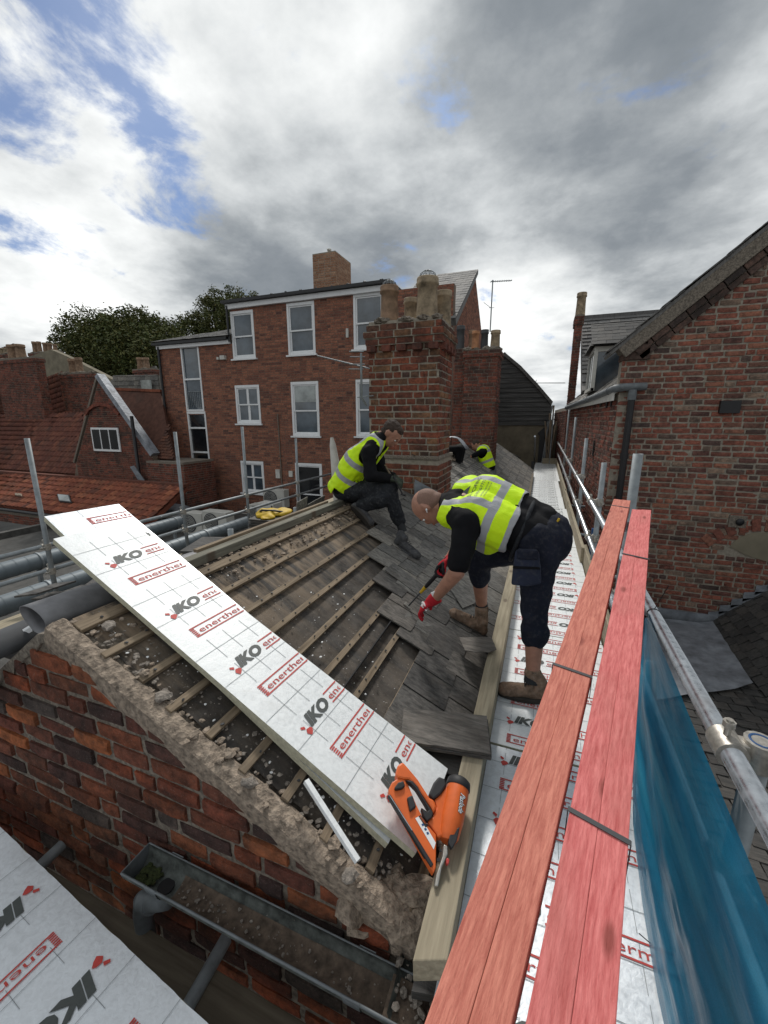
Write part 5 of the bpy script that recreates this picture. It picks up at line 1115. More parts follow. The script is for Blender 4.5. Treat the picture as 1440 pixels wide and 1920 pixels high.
t1, a0, a1, f0, f1 = bundle('left bundle of orange-red treated roofing battens resting on the guard rail', (-.069, .295, .928), (.018, .329, .928), (.369, 2.40, 1.145), (.448, 2.397, 1.141), 'red_a', 'red timber bundles', 0, 0)
def onb(t0, t1_, n, f, y): s = (y-n.y)/(f.y-n.y); return n.lerp(f, s)
for y in (.93, 2.27): strap(t1, onb(0, 0, a0, f0, y), onb(0, 0, a1, f1, y-.015), .008)
t2, b0, b1, g0, g1 = bundle('right bundle of pink-red treated roofing battens next to the blue netting', (.031, .334, .928), (.121, .368, .928), (.43, 2.249, 1.125), (.515, 2.26, 1.123), 'red_b', 'red timber bundles', 0, 0)
for y in (.585, 1.66): strap(t2, onb(0, 0, b0, g0, y), onb(0, 0, b1, g1, y-.02), .008)
# cross tube that carries the timbers
m = MB(); m.tube([(.37, 2.20, 1.045), (.50, 2.20, 1.045)], .0242, 14); m.build('cross_tube', M['tube_dull'], None, label='scaffold tube carrying the far ends of the red timbers', category='scaffold tube')
# ------------------------------------------------------------ blue netting
def m_net():
    t = NT('blue_debris_netting'); v = t.pos((3.5, .4, 3.5)); n1 = t.noise(v, 5, 6, .5, .3); n2 = t.noise(t.pos(), 1400, 1, .5)
    c = t.ramp(n1, [(.25, (.001, .075, .15)), (.5, (.002, .135, .25)), (.8, (.015, .23, .37))]); t.bump(n1, .008)
    t.fin(c, .45, spec=.4); tr = t.new('ShaderNodeBsdfTransparent'); mx = t.new('ShaderNodeMixShader'); t.set(tr.inputs[0], (.35, .62, .75))
    t.set(mx.inputs[0], t.fr(n2, .35, .65, .58, .92)); t.l.new(tr.outputs[0], mx.inputs[1]); t.l.new(t.b.outputs[0], mx.inputs[2]); t.l.new(mx.outputs[0], t.n['Material Output'].inputs[0]); return t.m
M['net'] = m_net()
net = thing('debris_netting', 'blue debris netting hanging from the guard rail beside the red timbers', 'netting', (.56, 1.0, 0))
m = MB(); V = []; n, k = 130, 60
topl = [oX(*q, RGX-.03) for q in ((1214, 1150), (1240, 1215), (1275, 1300), (1320, 1410), (1370, 1530), (1440, 1700), (1520, 1900), (1700, 2300))]
botl = [oZ(*q, .05 if i < 3 else .012) for i, q in enumerate(((1210, 1170), (1203, 1300), (1190, 1420), (1188, 1560), (1205, 1700), (1232, 1860), (1262, 2000), (1300, 2300)))]
def samp(L, s): q = s*(len(L)-1); i = min(int(q), len(L)-2); return L[i].lerp(L[i+1], q-i)
for i in range(n+1):
    for j in range(k+1):
        s, t_ = i/n, j/k; p = samp(topl, s).lerp(samp(botl, s), t_); fold = math.sin(t_*22+2.5*mnoise.noise(Vector((s*1.5, t_*3, 0))))*.010+.012*mnoise.noise(Vector((s*4, t_*14, 2)))+.006*mnoise.noise(Vector((s*16, t_*40, 5)))
        p = p+Vector((-.8, 0, .5)).normalized()*(fold*math.sin(math.pi*min(1, t_*1.02))+.065*math.sin(math.pi*t_)*min(1, s*4)); V.append(p)
m.add(V, [(i*(k+1)+j, (i+1)*(k+1)+j, (i+1)*(k+1)+j+1, i*(k+1)+j+1) for i in range(n) for j in range(k)], 0, 0, True); m.build('net_sheet', M['net'], net)
def cable_tie(label, a, b, c=None):
    m = MB(); m.tube([a, a.lerp(b, .5)+Vector((0, 0, -.004)), b], .0016, 6); m.build('cable_tie', M['black'], None, label=label, category='cable tie')
cable_tie('black cable tie tail lying across foil and blue netting near the bottom', oZ(1198, 1750, .06), oZ(1288, 1823, .09))
p = oX(1226, 1150, RGX); m = MB(); m.tube([(RGX, p.y-.004, RAZ), (RGX, p.y+.004, RAZ)], .0262, 16); q = oX(1254, 1098, RGX+.02); m.tube([(RGX, p.y, RAZ+.026), q], .0015, 5); m.build('cable_tie', M['black'], None, label='black cable tie round the shiny guard rail with its tail standing up', category='cable tie')
# ============================================================ FOREGROUND
# timber along the eave
m = MB(); n = 60; V = []
for i in range(n+1):
    y = .765+(5.4-.765)*i/n; w = .0035*mnoise.noise(Vector((0, y*3, 0))); z1 = .150+.002*mnoise.noise(Vector((4, y*2, 0))); yy = y if i else y
    V += [(-.214+w, y+(.0 if i else -.0), z1), (-.128+w*.6, y+(.0 if i else .035), z1), (-.124+w*.6, y+(.0 if i else .035), .075), (-.212, y, .075)]
m.add(V, [(k*4+q, k*4+4+q, k*4+4+(q+1) % 4, k*4+(q+1) % 4) for k in range(n) for q in range(4)]+[(0, 1, 2, 3), (n*4+3, n*4+2, n*4+1, n*4)])
m.build('eave_timber', M['plank'], None, bevel=.004, label='pale knotty timber lying along the eave between slates and walkway', category='timber')
m = MB(); m.box((-.200, .86, -.09), (-.128, 5.4, .072)); m.build('eave_shade_strip', M['plank_dark'], None, label='added dark strip painting the shade directly under the pale eave timber', category='timber')  # added dark strip, its colour stands in for shade below the eave timber
m = MB(); m.beam((-.16, 5.5, .05), (-.20, 12, .05), .05, .12); m.build('eave_timber', M['plank_dark'], None, label='darker timber continuing along the eave further away', category='timber')
m = MB(); m.obox((-.225, .80, -.06), (.13, .03, 0), (-.0, .12, 0), (0, 0, .03)); m.build('slate_piece', M['slate_near'], None, label='dark broken slate under the near end of the eave timber', category='slate')
# two long propped insulation boards
def propped():
    A = oZ(780, 1600, .125); an = R(25.2); B = oP(100, 1010, A, (math.sin(an), 0, math.cos(an)))
    V = (B-A); L = V.length; V.normalize(); U = Vector((.10, 1, 0)); U = (U-V*U.dot(V)).normalized(); N = U.cross(V); N = N if N.z > 0 else -N
    return A, B, U, V, N, L
A, B, U, V, N, LL = propped()
def pin(px, py, o, U, V, N): p = oP(px, py, o, N)-o; return p.dot(U), p.dot(V)
uR = (pin(855, 1460, A, U, V, N)[0]+pin(600, 1260, A, U, V, N)[0]+pin(345, 1045, A, U, V, N)[0])/3
vs_ = [pin(*q, A, U, V, N)[1] for q in ((640, 1420), (500, 1305), (369.7, 1195), (251.7, 1097.8), (140.6, 1009))]
ks_ = [pin(*q, A, U, V, N)[1] for q in ((730, 1478), (575, 1365), (440, 1255), (319.7, 1153), (204.4, 1059))]
strips = [(v, 0) for v in vs_]+[(v-.01, 1) for v in ks_]
u0 = pin(369.7, 1195, A, U, V, N)[0]; u1 = pin(319.7, 1153, A, U, V, N)[0]
t_ = insul('b', 'top one of two long foil faced insulation boards propped across the stripped roof', A, U, V, uR, LL, .030, strips, 0, {0: u0, 1: u1+.015}, lines=(.11, .20, .30))
pl_ = A-N*.034; A2 = oP(728, 1582, pl_, N); B2 = oP(83, 968, pl_, N); V2 = (B2-A2).normalized(); U2 = (U-V2*U.dot(V2)).normalized(); L2 = (B2-A2).length; W2 = (oP(222, 944, pl_, N)-B2).dot(U2)
insul('b', 'lower propped insulation board sticking out above and beside the top one', A2, U2, V2, W2, L2, .030, [(L2-.14, 0), (L2-.36, 1)], 0, {0: u0+.06, 1: .2}, mat='foil_silver', lines=(.15, .25))
# foil board in the lower left corner
zN = -.2; a, b = oZ(0, 1550, zN), oZ(390, 1920, zN); V = (b-a).normalized(); U = Vector((V.y, -V.x, 0)); U = U if U.y < 0 else -U
s0 = oZ(110, 1758, zN)-a; k0 = oZ(192, 1828, zN)-a; k1 = oZ(52, 1693, zN)-a; st = s0.dot(V); kk = k0.dot(V); kj = k1.dot(V); o = a-V*.9; pitch = kk-kj
def insul_l():
    strips = [(.9+st+pitch*q-.03, 0) for q in (-2, -1, 0, 1, 2)]+[(.9+kk+pitch*q-.045, 1) for q in (-2, -1, 0, 1)]
    L = (b-a).length+1.3
    N = Vector((0, 0, 1)); t = thing('insulation_board', 'foil faced insulation board in the lower left corner of the view', 'insulation board', tuple(o)); W_ = .75
    m = MB(); m.obox(o-N*.05, U*W_, V*L, N*.048); m.build('foam_core', M['foam'], t)
    m = MB(); nx, ny = 30, 90; VV = []
    for i in range(nx+1):
        for j in range(ny+1):
            e = .004*mnoise.noise(Vector((j*.35, 0, 5))) if i == 0 else 0; p = o+U*(W_*i/nx+e)+V*(L*j/ny); VV.append(p+N*(.002*mnoise.noise(p*11)+.0008*mnoise.noise(p*60)))
    m.add(VV, [(i*(ny+1)+j, (i+1)*(ny+1)+j, (i+1)*(ny+1)+j+1, i*(ny+1)+j+1) for i in range(nx) for j in range(ny)], 0, 0, True); m.build('foil_facing', M['foil_silver'], t)
    mr, mg, ml = MB(), MB(), MB(); h = N*.0035; us, uk = s0.dot(U), k0.dot(U)
    for v, iko in strips:
        if .0 < v < L-.05:
            if iko:      # large logo
                oo = o+V*v+U*uk+h; shovel(mr, oo+V*.01, U, V, .032); puttext(mg, 'IKO', oo+U*.012-V*.0, U, V, .064, .20, bold=.06, shear=.2); strip(mr, mg, oo+U*.20, U, V, .4, 0)
            else:
                oo = o+V*v+U*us+h; strip(mr, mg, oo, U, V, .42, 0)
    dv = pitch/2; k = -6
    for k in range(-8, 14):
        v = .9+kk+.045+k*dv/1.0
        if 0 < v < L: ml.obox(o+V*v+N*.003, U*W_, V*.0014, N*.0004)
        for du in (.12, .24, .36, .48):
            if .05 < v < L-.06: ml.obox(o+U*du+V*(v-.045)+N*.003, U*.0014, V*.09, N*.0004)
    mr.build('red_lettering', M['ink_red'], t); mg.build('grey_lettering', M['ink_grey'], t); tag(ml.build('printed_grid', M['ink_line'], t), kind='stuff')
insul_l()
m = MB(); m.box((-2.9, .575, -.47), (.25, .80, -.43)); m.build('scaffold_board', M['plank_dark'], None, bevel=.004, label='dusty brown scaffold board below the gutter beside the lower left insulation', category='scaffold board')
m = MB(); m.box((-2.9, .34, -.475), (.25, .565, -.435)); m.build('scaffold_board', M['plank_dark'], None, bevel=.004, label='scaffold board hidden mostly under the lower left insulation', category='scaffold board')
for (q, w) in (((424, 1760), 'below the gutter'), ((117, 1584), 'left of the gutter')):
    p = oY(*q, .88); m = MB(); m.tube([p, p+Vector((.02, -.42, -.01))], .0242, 16); m.build('putlog_tube', M['tube_dull'], None, label='grey scaffold tube coming out of the brick gable '+w, category='scaffold tube', group='tubes out of the gable')
# gutter along the foot of the gable
gt = thing('gutter', 'dirty grey half round plastic gutter along the foot of the near brick gable', 'gutter', (-.8, .82, -.12))
gy, gr, gzz, gx0, gx1 = .812, .060, -.10, -1.34, .02
def halfround(m, x0, x1, y, z, r_, a0=0, a1=180, nx=30, th=.003, rag=.0):
    V = []; na = 14
    for i in range(nx+1):
        for s, rr in ((0, r_), (1, r_-th)):
            for k in range(na+1): a = math.radians(180+(a0+(a1-a0)*k/na)); V.append((x0+(x1-x0)*i/nx, y+rr*math.cos(a), z+1.3*rr*math.sin(a)))
    w = 2*(na+1); F = []
    for i in range(nx):
        for k in range(na):
            b = i*w+k; F.append((b, b+w, b+w+1, b+1)); b += na+1; F.append((b, b+1, b+w+1, b+w))
        for k in (0, na): b = i*w+k; F.append((b, b+na+1, b+na+1+w, b+w))
    m.add(V, F, 0, 0, True)
m = MB(); halfround(m, gx0, gx1, gy, gzz, gr); m.build('trough', M['pvc_dirty'], gt)
m = MB(); m.tube([(gx0, gy-gr, gzz+.001), (gx1, gy-gr, gzz+.001)], .0045, 8); m.tube([(gx0, gy+gr, gzz+.001), (gx1, gy+gr, gzz+.001)], .003, 8); m.build('rim', M['pvc'], gt)
m = MB(); V = [(gx0-.002, gy+gr*math.cos(math.radians(180+k*15)), gzz+1.3*gr*math.sin(math.radians(180+k*15))) for k in range(13)]; m.prism(V, (-.004, 0, 0)); m.build('end_cap', M['pvc'], gt)
for x in (gx0+.12, -.42, -.05): m = MB(); halfround(m, x, x+.055, gy, gzz+.003, gr+.004, -4, 184, 2, .004); m.build('union_clip', M['pvc'], gt)
m = MB(); V = []; nx = 90
for i in range(nx+1):
    x = gx0+.20+(gx1-gx0-.2)*i/nx
    for k in range(9):
        a = -.9+1.8*k/8; dz = .020+.012*mnoise.noise(Vector((x*9, a*2, 0)))+.006*mnoise.noise(Vector((x*30, a*9, 0))); V.append((x, gy+gr*.93*math.sin(a), gzz-gr*1.27*math.cos(a)+dz*.8*max(0, math.cos(a*1.4))))
m.add(V, [(i*9+k, (i+1)*9+k, (i+1)*9+k+1, i*9+k+1) for i in range(nx) for k in range(8)], 0, 0, True)
M['silt'] = m_plain('gutter_silt', (.105, .078, .058), .95, var=.5, scale=35, bump=.006)
m.build('silt', M['silt'], gt)
m = MB()
for k in range(130):
    x = random.uniform(gx0+.2, gx1); a = random.gauss(0, .45); m.rock((x, gy+gr*.8*math.sin(a), gzz-gr*1.2*math.cos(a)+.020), random.choice([.0015, .002, .003, .004, .006]), flat=.6, seed=k)
tag(m.build('grit', M['rubble'], gt), kind='stuff')
m = MB()
for k in range(30): m.rock((gx0+.03+random.random()*.07, gy+random.uniform(-.03, .03), gzz-.062+random.random()*.012), .014, flat=.5, seed=k)
tag(m.build('moss', m_plain('moss', (.035, .045, .012), .95, var=.5, scale=80, bump=.004), gt), kind='stuff')
m = MB(); m.lathe((gx0+.145, gy, gzz-gr*1.3+.004), [(.034, 0), (.034, -.05), (.031, -.05), (.031, 0)], 20); m.tube([(gx0+.145, gy, gzz-gr-.02), (gx0+.145, gy-.005, gzz-gr-.06), (gx0+.08, gy-.01, gzz-gr-.10), (gx0+.02, gy-.01, gzz-gr-.13)], .037, 18); m.lathe((gx0+.06, gy-.01, gzz-gr-.115), [(.041, -.012), (.041, .012)], 18, ax=(-1, 0, -.5)); m.tube([(gx0+.02, gy-.01, gzz-gr-.12), (gx0+.0, gy-.01, gzz-gr-.2), (gx0+.0, gy-.01, -2.0)], .034, 18); m.build('outlet_bend', M['pvc'], gt)
m = MB(); m.tube([(gx0+.145, gy, gzz-gr*1.3+.006), (gx0+.145, gy, gzz-gr*1.3+.012)], .030, 20); m.build('outlet_hole', M['black'], gt)
g2 = thing('valley_gutter', 'short dirty gutter turning the corner beneath the near end of the eave timber', 'gutter', (-.2, 1, -.12)); m = MB()
V = []; ny = 20
for i in range(ny+1):
    y = .76+(1.9-.76)*i/ny
    for k in range(9): a = math.radians(180+22.5*k); V.append((-.215+.07*math.cos(a), y, -.085+.055*math.sin(a)))
m.add(V, [(i*9+k, (i+1)*9+k, (i+1)*9+k+1, i*9+k+1) for i in range(ny) for k in range(8)], 0, 0, True); m.build('trough', M['pvc_dirty'], g2)
m = MB(); m.box((-.30, .76, -.13), (.12, .86, -.112)); m.build('corner_silt', M['silt'], g2)
m = MB()
for k in range(240): m.rock((random.uniform(-.29, -.02), random.uniform(.76, 1.25), -.108+random.random()*.02), random.choice([.003, .005, .008, .014]), flat=.6, seed=k)
tag(m.build('grit', M['rubble'], g2), kind='stuff')
# ------------------------------------------------------------ loose slates
def slate_quad(px, z, th, label, group=None, mat='slate_near', n=1, jit=.0, nail=True, name='loose_slate'):
    P = [oZ(*q, z) for q in px]; r = thing(name, label, 'slate', tuple(P[0]), group)
    for k in range(n):
        off = Vector((random.uniform(-jit, jit), random.uniform(-jit, jit), -k*(th+.0015))) if k else Vector((0, 0, 0)); pts = []
        for i, p in enumerate(P):
            q = P[(i+1) % len(P)]; 
            for s in (0, .2, .4, .6, .8): pts.append(p.lerp(q, s)+off+Vector((random.uniform(-1, 1), random.uniform(-1, 1), 0))*(.0016 if s else .0))
        m = MB(); m.prism(pts, (0, 0, -th), r=random.random()); m.build('slate', M[mat], r, bevel=.001)
    return r
slate_quad([(757, 1327), (836, 1334), (913, 1342), (920, 1413), (835, 1400), (752, 1389)], .185, .007, 'neat pile of large slates lying across roof and eave timber', n=4, jit=.006, name='slate_pile')
slate_quad([(861, 1195), (921, 1194), (931, 1217), (918, 1222), (890, 1222), (872, 1219)], .18, .006, 'single loose slate below the roofer\'s raised boot')
slate_quad([(775, 1395), (900, 1412), (890, 1468), (870, 1462), (795, 1432)], .11, .006, 'broken dark slate beneath the neat pile', mat='slate_dark')
slate_quad([(800, 1420), (850, 1425), (880, 1475), (812, 1462)], .085, .006, 'second broken dark slate next to the nail gun', mat='slate_dark')
for k, q in enumerate([[(690, 1050), (745, 1083), (730, 1105), (700, 1085)]]): pass
# slipped slates near the bending man
def slate_on(px, h, th, label, mat='slate'):
    P = [rp(*q, h) for q in px]; r = thing('loose_slate', label, 'slate', tuple(P[0])); m = MB(); m.prism(P, NR*-th, r=random.random()); m.build('slate', M[mat], r, bevel=.001); return r
slate_on([(722, 1068), (738, 1055), (830, 1125), (818, 1140)], .040, .007, 'long slipped slate along the upper edge of the open strip left of the red glove')
slate_on([(742, 1092), (752, 1080), (850, 1142), (842, 1158)], .034, .007, 'narrow slate standing proud just under the hammer head')
slate_on([(757, 1160), (763, 1148), (845, 1188), (838, 1212), (800, 1190)], .030, .007, 'broad slate being levered up by the red gloved hand')
slate_on([(842, 1100), (905, 1092), (905, 1125), (868, 1140)], .045, .006, 'broken slate fragment behind the forearm of the bending roofer')
# near slates: dusty ones at the eave already exist in the roof; foam strip
m = MB(); P = [rp(*q, .10) for q in ((571, 1464), (579, 1459), (676, 1609), (669, 1616))]; m.prism(P, NR*-.016); m.build('foil_offcut', M['foil'], None, bevel=.001, label='thin white offcut strip of insulation lying on the battens near the verge', category='offcut')
# ------------------------------------------------------------ loose mortar on the stripped roof
LUMPS = [(205, 1174, .050, 'flat mortar slab just behind the gable apex'), (250, 1172, .026, 'small mortar lump between the two topmost battens'), (270, 1262, .036, 'mortar lump sitting against the second batten end'), (305, 1306, .042, 'large round mortar lump in the gap below the second batten'), (362, 1378, .030, 'mortar lump wedged behind the verge under the propped boards'), (430, 1412, .040, 'grey cement lump with a white chip beside it'), (468, 1468, .046, 'large rounded cement cake against the verge left of the white offcut'), (560, 1535, .024, 'small mortar lump beside the white offcut strip'), (625, 1580, .038, 'angular mortar chunk right below the white offcut strip'), (655, 1640, .034, 'mortar lump nearest to the gable corner')]
for k, (px, py, s, lab) in enumerate(LUMPS):
    m = MB(); m.rock(rp(px, py, .016), s*.62, flat=.55, seed=k+50); m.build('mortar_lump', M['mortar_tan'] if k % 3 else M['rubble'], None, label=lab, category='mortar lump', group='mortar lumps on the stripped roof')
m = MB()
for k, (px, py, s) in enumerate([(222, 1192, .03), (228, 1160, .02), (285, 1245, .022), (258, 1270, .022), (320, 1318, .022), (350, 1390, .02), (412, 1425, .024), (444, 1405, .018), (500, 1510, .02), (640, 1612, .028), (615, 1610, .02), (600, 1560, .016), (585, 1575, .02), (675, 1660, .022)]): m.rock(rp(px, py, .012), s*.6, flat=.55, seed=k+80)
tag(m.build('small_rubble', M['mortar_tan'], None, label='small pieces of lime rubble lying between the batten ends', category='debris'), kind='stuff')
m = MB(); md = MB()
for k in range(900):
    y = GY+.12+abs(random.gauss(0, .55)); u = random.uniform(.04, SLL-.1)
    if y > 3.3: continue
    (m if random.random() < .4 else md).rock(onroof(u, y, .001), random.choice([.002, .0025, .004, .006]), flat=.6, seed=k)
tag(m.build('white_crumbs', M['paper'], None, label='small white foam and plaster crumbs scattered over the stripped felt', category='debris'), kind='stuff')
tag(md.build('mortar_crumbs', M['rubble'], None, label='grey mortar crumbs scattered over the stripped felt and verge', category='debris'), kind='stuff')
m = MB()
for k in range(220):
    s = random.random()*SLL; m.rock(onroof(s, GY+random.uniform(.06, .13)+random.random()**3*.25, .002), random.uniform(.003, .012), flat=.5, seed=k+900)
tag(m.build('verge_rubble', M['rubble'], None, label='crumbled mortar heaped behind the brick verge', category='debris'), kind='stuff')
# ------------------------------------------------------------ nail gun
def nailgun():
    P1, P2, P3 = oZ(818, 1662, .165), oZ(879, 1487, .245), oZ(745, 1435, .30); n = (P2-P1).cross(P3-P1).normalized(); n = n if n.dot(CP-P1) > 0 else -n
    M['ng_orange'] = m_plain('orange_plastic', (.72, .135, .022), .42, var=.12, scale=18, bump=.0008); M['ng_black'] = m_plain('black_rubber', (.018, .018, .020), .6, var=.3)
    t = thing('nail_gun', 'orange and black cordless nail gun lying on the board and eave timber', 'nail gun', tuple(P1))
    def q(pts, h): return [oP(680+x/6, 1380+y/6, P1+n*h, n) for x, y in pts]
    def part(nm, pts, h, th, mat, bev=.004): m = MB(); m.prism(q(pts, h), n*-th); return m.build(nm, M[mat], t, bevel=bev)
    part('magazine', [(290, 600), (330, 520), (400, 470), (470, 485), (520, 560), (600, 760), (700, 960), (830, 1110), (825, 1480), (800, 1545), (760, 1480), (300, 660)], .0, .035, 'ng_orange')
    part('handle', [(390, 330), (450, 285), (510, 350), (620, 480), (755, 690), (805, 715), (835, 800), (795, 870), (770, 810), (690, 690), (600, 565), (530, 490), (470, 485), (400, 470), (370, 440)], .006, .045, 'ng_orange', .007)
    m = MB()                                                  # rounded motor housing
    a = q([(1070, 590)], -.022)[0]; b = q([(950, 1190)], -.022)[0]; d = (b-a).normalized(); w = (q([(1195, 640)], -.022)[0]-q([(940, 545)], -.022)[0]).length*.5
    m.tube([a, a.lerp(b, .15), a.lerp(b, .6), a.lerp(b, .9), b], w, 24, rads=[w*.96, w, w*.98, w*.84, w*.6]); m.build('motor_housing', M['ng_orange'], t)
    part('housing_web', [(805, 715), (880, 650), (945, 560), (1000, 700), (960, 1100), (845, 1150), (830, 1105), (725, 960), (790, 900), (830, 800)], -.004, .035, 'ng_orange', .006)
    m = MB(); c = a-d*.012; m.tube([c-d*.02, c-d*.012, c+d*.010, c+d*.014], w, 24, rads=[w*.75, w*.98, w*1.05, w*1.0]); m.build('end_cap', M['ng_black'], t)
    part('grip_pad', [(480, 495), (560, 500), (625, 570), (665, 655), (745, 780), (795, 860), (780, 915), (725, 955), (690, 900), (660, 800), (730, 850), (745, 830), (680, 720), (600, 590), (540, 530)], .010, .03, 'ng_black', .003)
    part('fuel_door', [(745, 655), (765, 600), (800, 520), (860, 450), (930, 480), (945, 550), (880, 650), (800, 712)], .004, .04, 'ng_black', .006)
    part('battery', [(355, 580), (400, 520), (460, 500), (480, 560), (440, 590), (370, 605)], .012, .03, 'ng_black'); part('battery_clip', [(500, 690), (560, 660), (605, 790), (535, 845)], .012, .03, 'ng_black')
    part('magazine_rail', [(278, 668), (312, 655), (798, 1440), (770, 1475)], .006, .02, 'ng_black', .002)
    part('magazine_slot', [(300, 668), (306, 664), (560, 1060), (553, 1064)], .0075, .002, 'tube', 0)
    part('steel_nose', [(915, 1215), (955, 1235), (958, 1330), (890, 1480), (852, 1690), (812, 1690), (830, 1560), (900, 1350)], .004, .03, 'coupler', .003)
    part('vent', [(990, 1065), (1095, 1020), (1060, 1180), (1005, 1270), (965, 1200)], .010, .02, 'ng_black', .003)
    part('depth_knob', [(940, 1375), (965, 1365), (980, 1400), (968, 1445), (942, 1440)], .004, .02, 'ink_red', .003)
    part('screw', [(868, 1265), (890, 1270), (890, 1300), (866, 1300)], .004, .006, 'ng_black', 0); part('screw', [(838, 1370), (868, 1372), (868, 1412), (836, 1410)], .004, .006, 'ng_black', 0)
    lb = part('label_plate', [(592, 925), (645, 895), (822, 1200), (800, 1278)], .0012, .0005, 'paper', 0)
    o_, e_ = q([(637, 905)], .0022)[0], q([(735, 1020)], .0022)[0]; U = (e_-o_).normalized(); V = U.cross(n); V = V if (V.dot(q([(700, 880)], 0)[0]-o_)) > 0 else -V
    part('label_band', [(628, 902), (655, 888), (735, 1008), (708, 1030)], .0016, .0004, 'ng_black', 0)
    m = MB(); puttext(m, 'IM350+', q([(640, 918)], .0024)[0], U, V if U.cross(V).dot(n) > 0 else V, .0065); m.build('label_text', M['ng_orange'], t)
    for k, (x, y) in enumerate(((660, 990), (690, 1040), (715, 1085))): part('label_symbol', [(x, y), (x+22, y-8), (x+34, y+16), (x+12, y+26)], .0018, .0003, 'blue_paint', 0)
    o_, e_ = q([(1092, 668)], 0)[0], q([(1062, 880)], 0)[0]; U = (e_-o_).normalized(); V = n.cross(U); m = MB(); m2 = MB()
    hh = w-.022+.0015
    vs_, fs, wd = glyphs('Paslode', .02, .25); kx = (e_-o_).length/wd; ax0 = a+n*0
    def onh(p, ex):                                           # wrap onto the round housing
        rel = p-a; s = rel.dot(d); ra = rel-d*s; lat = ra-n*ra.dot(n); rad = w*1.0+ex; x = min(lat.length, rad*.98); return a+d*s+lat.normalized()*x+n*math.sqrt(max(0, rad*rad-x*x))
    base = o_+n*0
    m.add([onh(base+U*v.x*kx+V*v.y*kx*1.3, .0018) for v in vs_], fs); vs2, fs2, wd2 = glyphs('Paslode', .075, .25); m2.add([onh(base-U*.002+U*v.x*kx+V*(v.y*kx*1.3), .0010) for v in vs2], fs2)
    m2.build('lettering_outline', M['ng_black'], t); m.build('white_lettering', M['paper'], t)
nailgun()
# ------------------------------------------------------------ membrane roll on the back slope
mr_ = thing('membrane_roll', 'grey rolled up roofing membrane lying along the ridge behind the brick gable', 'membrane roll', (-2.05, 1.0, .6))
p0, p1 = oX(62, 1163, -2.05), oX(310, 1075, -2.05)+Vector((0, .4, 0)); d = (p1-p0).normalized(); side = Vector((.83, 0, -.56)); upv = d.cross(side).normalized(); upv = upv if upv.z > 0 else -upv
side = Vector((1, 0, 0)); upv = Vector((0, 0, 1)); m = MB(); V = []; nn, nl_ = 26, 30
for s_ in (0, 1):
    for i in range(nl_+1):
        for k in range(nn):
            a = 2*math.pi*k/nn; rr = 1-.06*s_; f = i/nl_; px_ = .085*rr*math.cos(a)+.012*math.sin(a*2+f*3); pz_ = .058*rr*math.sin(a)*(1-.25*f)-.02*math.cos(a)*1; V.append(p0.lerp(p1, f)+side*px_+upv*(pz_+.004*mnoise.noise(Vector((f*9, a, 0)))))
w_ = (nl_+1)*nn; F = [(i*nn+k, i*nn+(k+1) % nn, (i+1)*nn+(k+1) % nn, (i+1)*nn+k) for i in range(nl_) for k in range(nn)]; F += [tuple(x+w_ for x in f[::-1]) for f in F]; F += [(k, w_+k, w_+(k+1) % nn, (k+1) % nn) for k in range(nn)]
m.add(V, F, 0, 0, True); m.build('roll', M['roll'], mr_)
m = MB(); V = []; e0 = [oX(*q, -2.25) for q in ((-60, 1290), (60, 1230), (190, 1165))]
for i in range(21):
    f = i/20; c = Vector((-2.28, .5+f*1.3, .47+f*.03));
    for k in range(12): a = math.radians(20+k*18); V.append(c+Vector((.13*math.cos(a), 0, .11*math.sin(a)+.01*mnoise.noise(Vector((f*6, a, 2))))))
m.add(V, [(i*12+k, (i+1)*12+k, (i+1)*12+k+1, i*12+k+1) for i in range(20) for k in range(11)], 0, 0, True); o = m.build('lower_sheet', M['darkgrey'], mr_); sm_ = o.modifiers.new('thick', 'SOLIDIFY'); sm_.thickness = .004
m = MB(); A_, B_ = oX(-10, 1222, -2.35), oX(56, 1182, -2.2); m.obox(A_, B_-A_, (0, 0, .025), (.02, 0, 0)); m.build('white_edge', M['white'], mr_)
# things on the left scaffold platform, beyond the ridge
pf = thing('scaffold_board', 'pale scaffold board beyond the ridge below the yellow bag', 'scaffold board', (-2.7, 2.6, .2), 'boards beyond the ridge'); m = MB(); m.beam((-2.72, 2.2, .36), (-2.75, 4.6, .36), .225, .038); m.build('board', M['plank'], pf)
for k in range(1):
    o = MB(); o.beam((-2.98-k*.235, 1.2, .30), (-3.0-k*.235, 6.5, .30), .225, .038); o.build('scaffold_board', M['plank_dark'] if k else M['plank'], None, label='longer scaffold board of the platform beyond the ridge, beside the ducts', category='scaffold board', group='boards beyond the ridge')
def flatstack(label, c, w, l, n, ang, mat='slate_near'):
    t = thing('slate_stack', label, 'slate stack', c, 'stacks of salvaged slates'); ca, sa = math.cos(ang), math.sin(ang)
    for k in range(n):
        x, y = c[0]+random.uniform(-.02, .02), c[1]+random.uniform(-.02, .02); a2 = ang+random.uniform(-.06, .06); u = Vector((math.cos(a2), math.sin(a2), random.uniform(-.05, .05)))*w; v = Vector((-math.sin(a2), math.cos(a2), 0))*l; m = MB(); m.obox(Vector((x, y, c[2]+k*.0115))-u/2-v/2, u, v, (0, 0, .008), r=random.random()); m.build('slate', M[mat], t)
flatstack('low stack of slates beyond the ridge right of the propped board', (-2.66, 2.62, .39), .26, .42, 10, .3)
p = oX(510, 985, -2.85); flatstack('dark slate stack under the yellow bag', (p.x, p.y, .33), .30, .46, 13, .1, 'slate_dark')
flatstack('weathered slate stack beside the grey membrane roll', (-2.75, 1.75, .33), .28, .42, 9, .5)
yb = thing('yellow_bag', 'yellow fabric bag with black trim lying on a dark slate stack', 'bag', (p.x, p.y, .49))
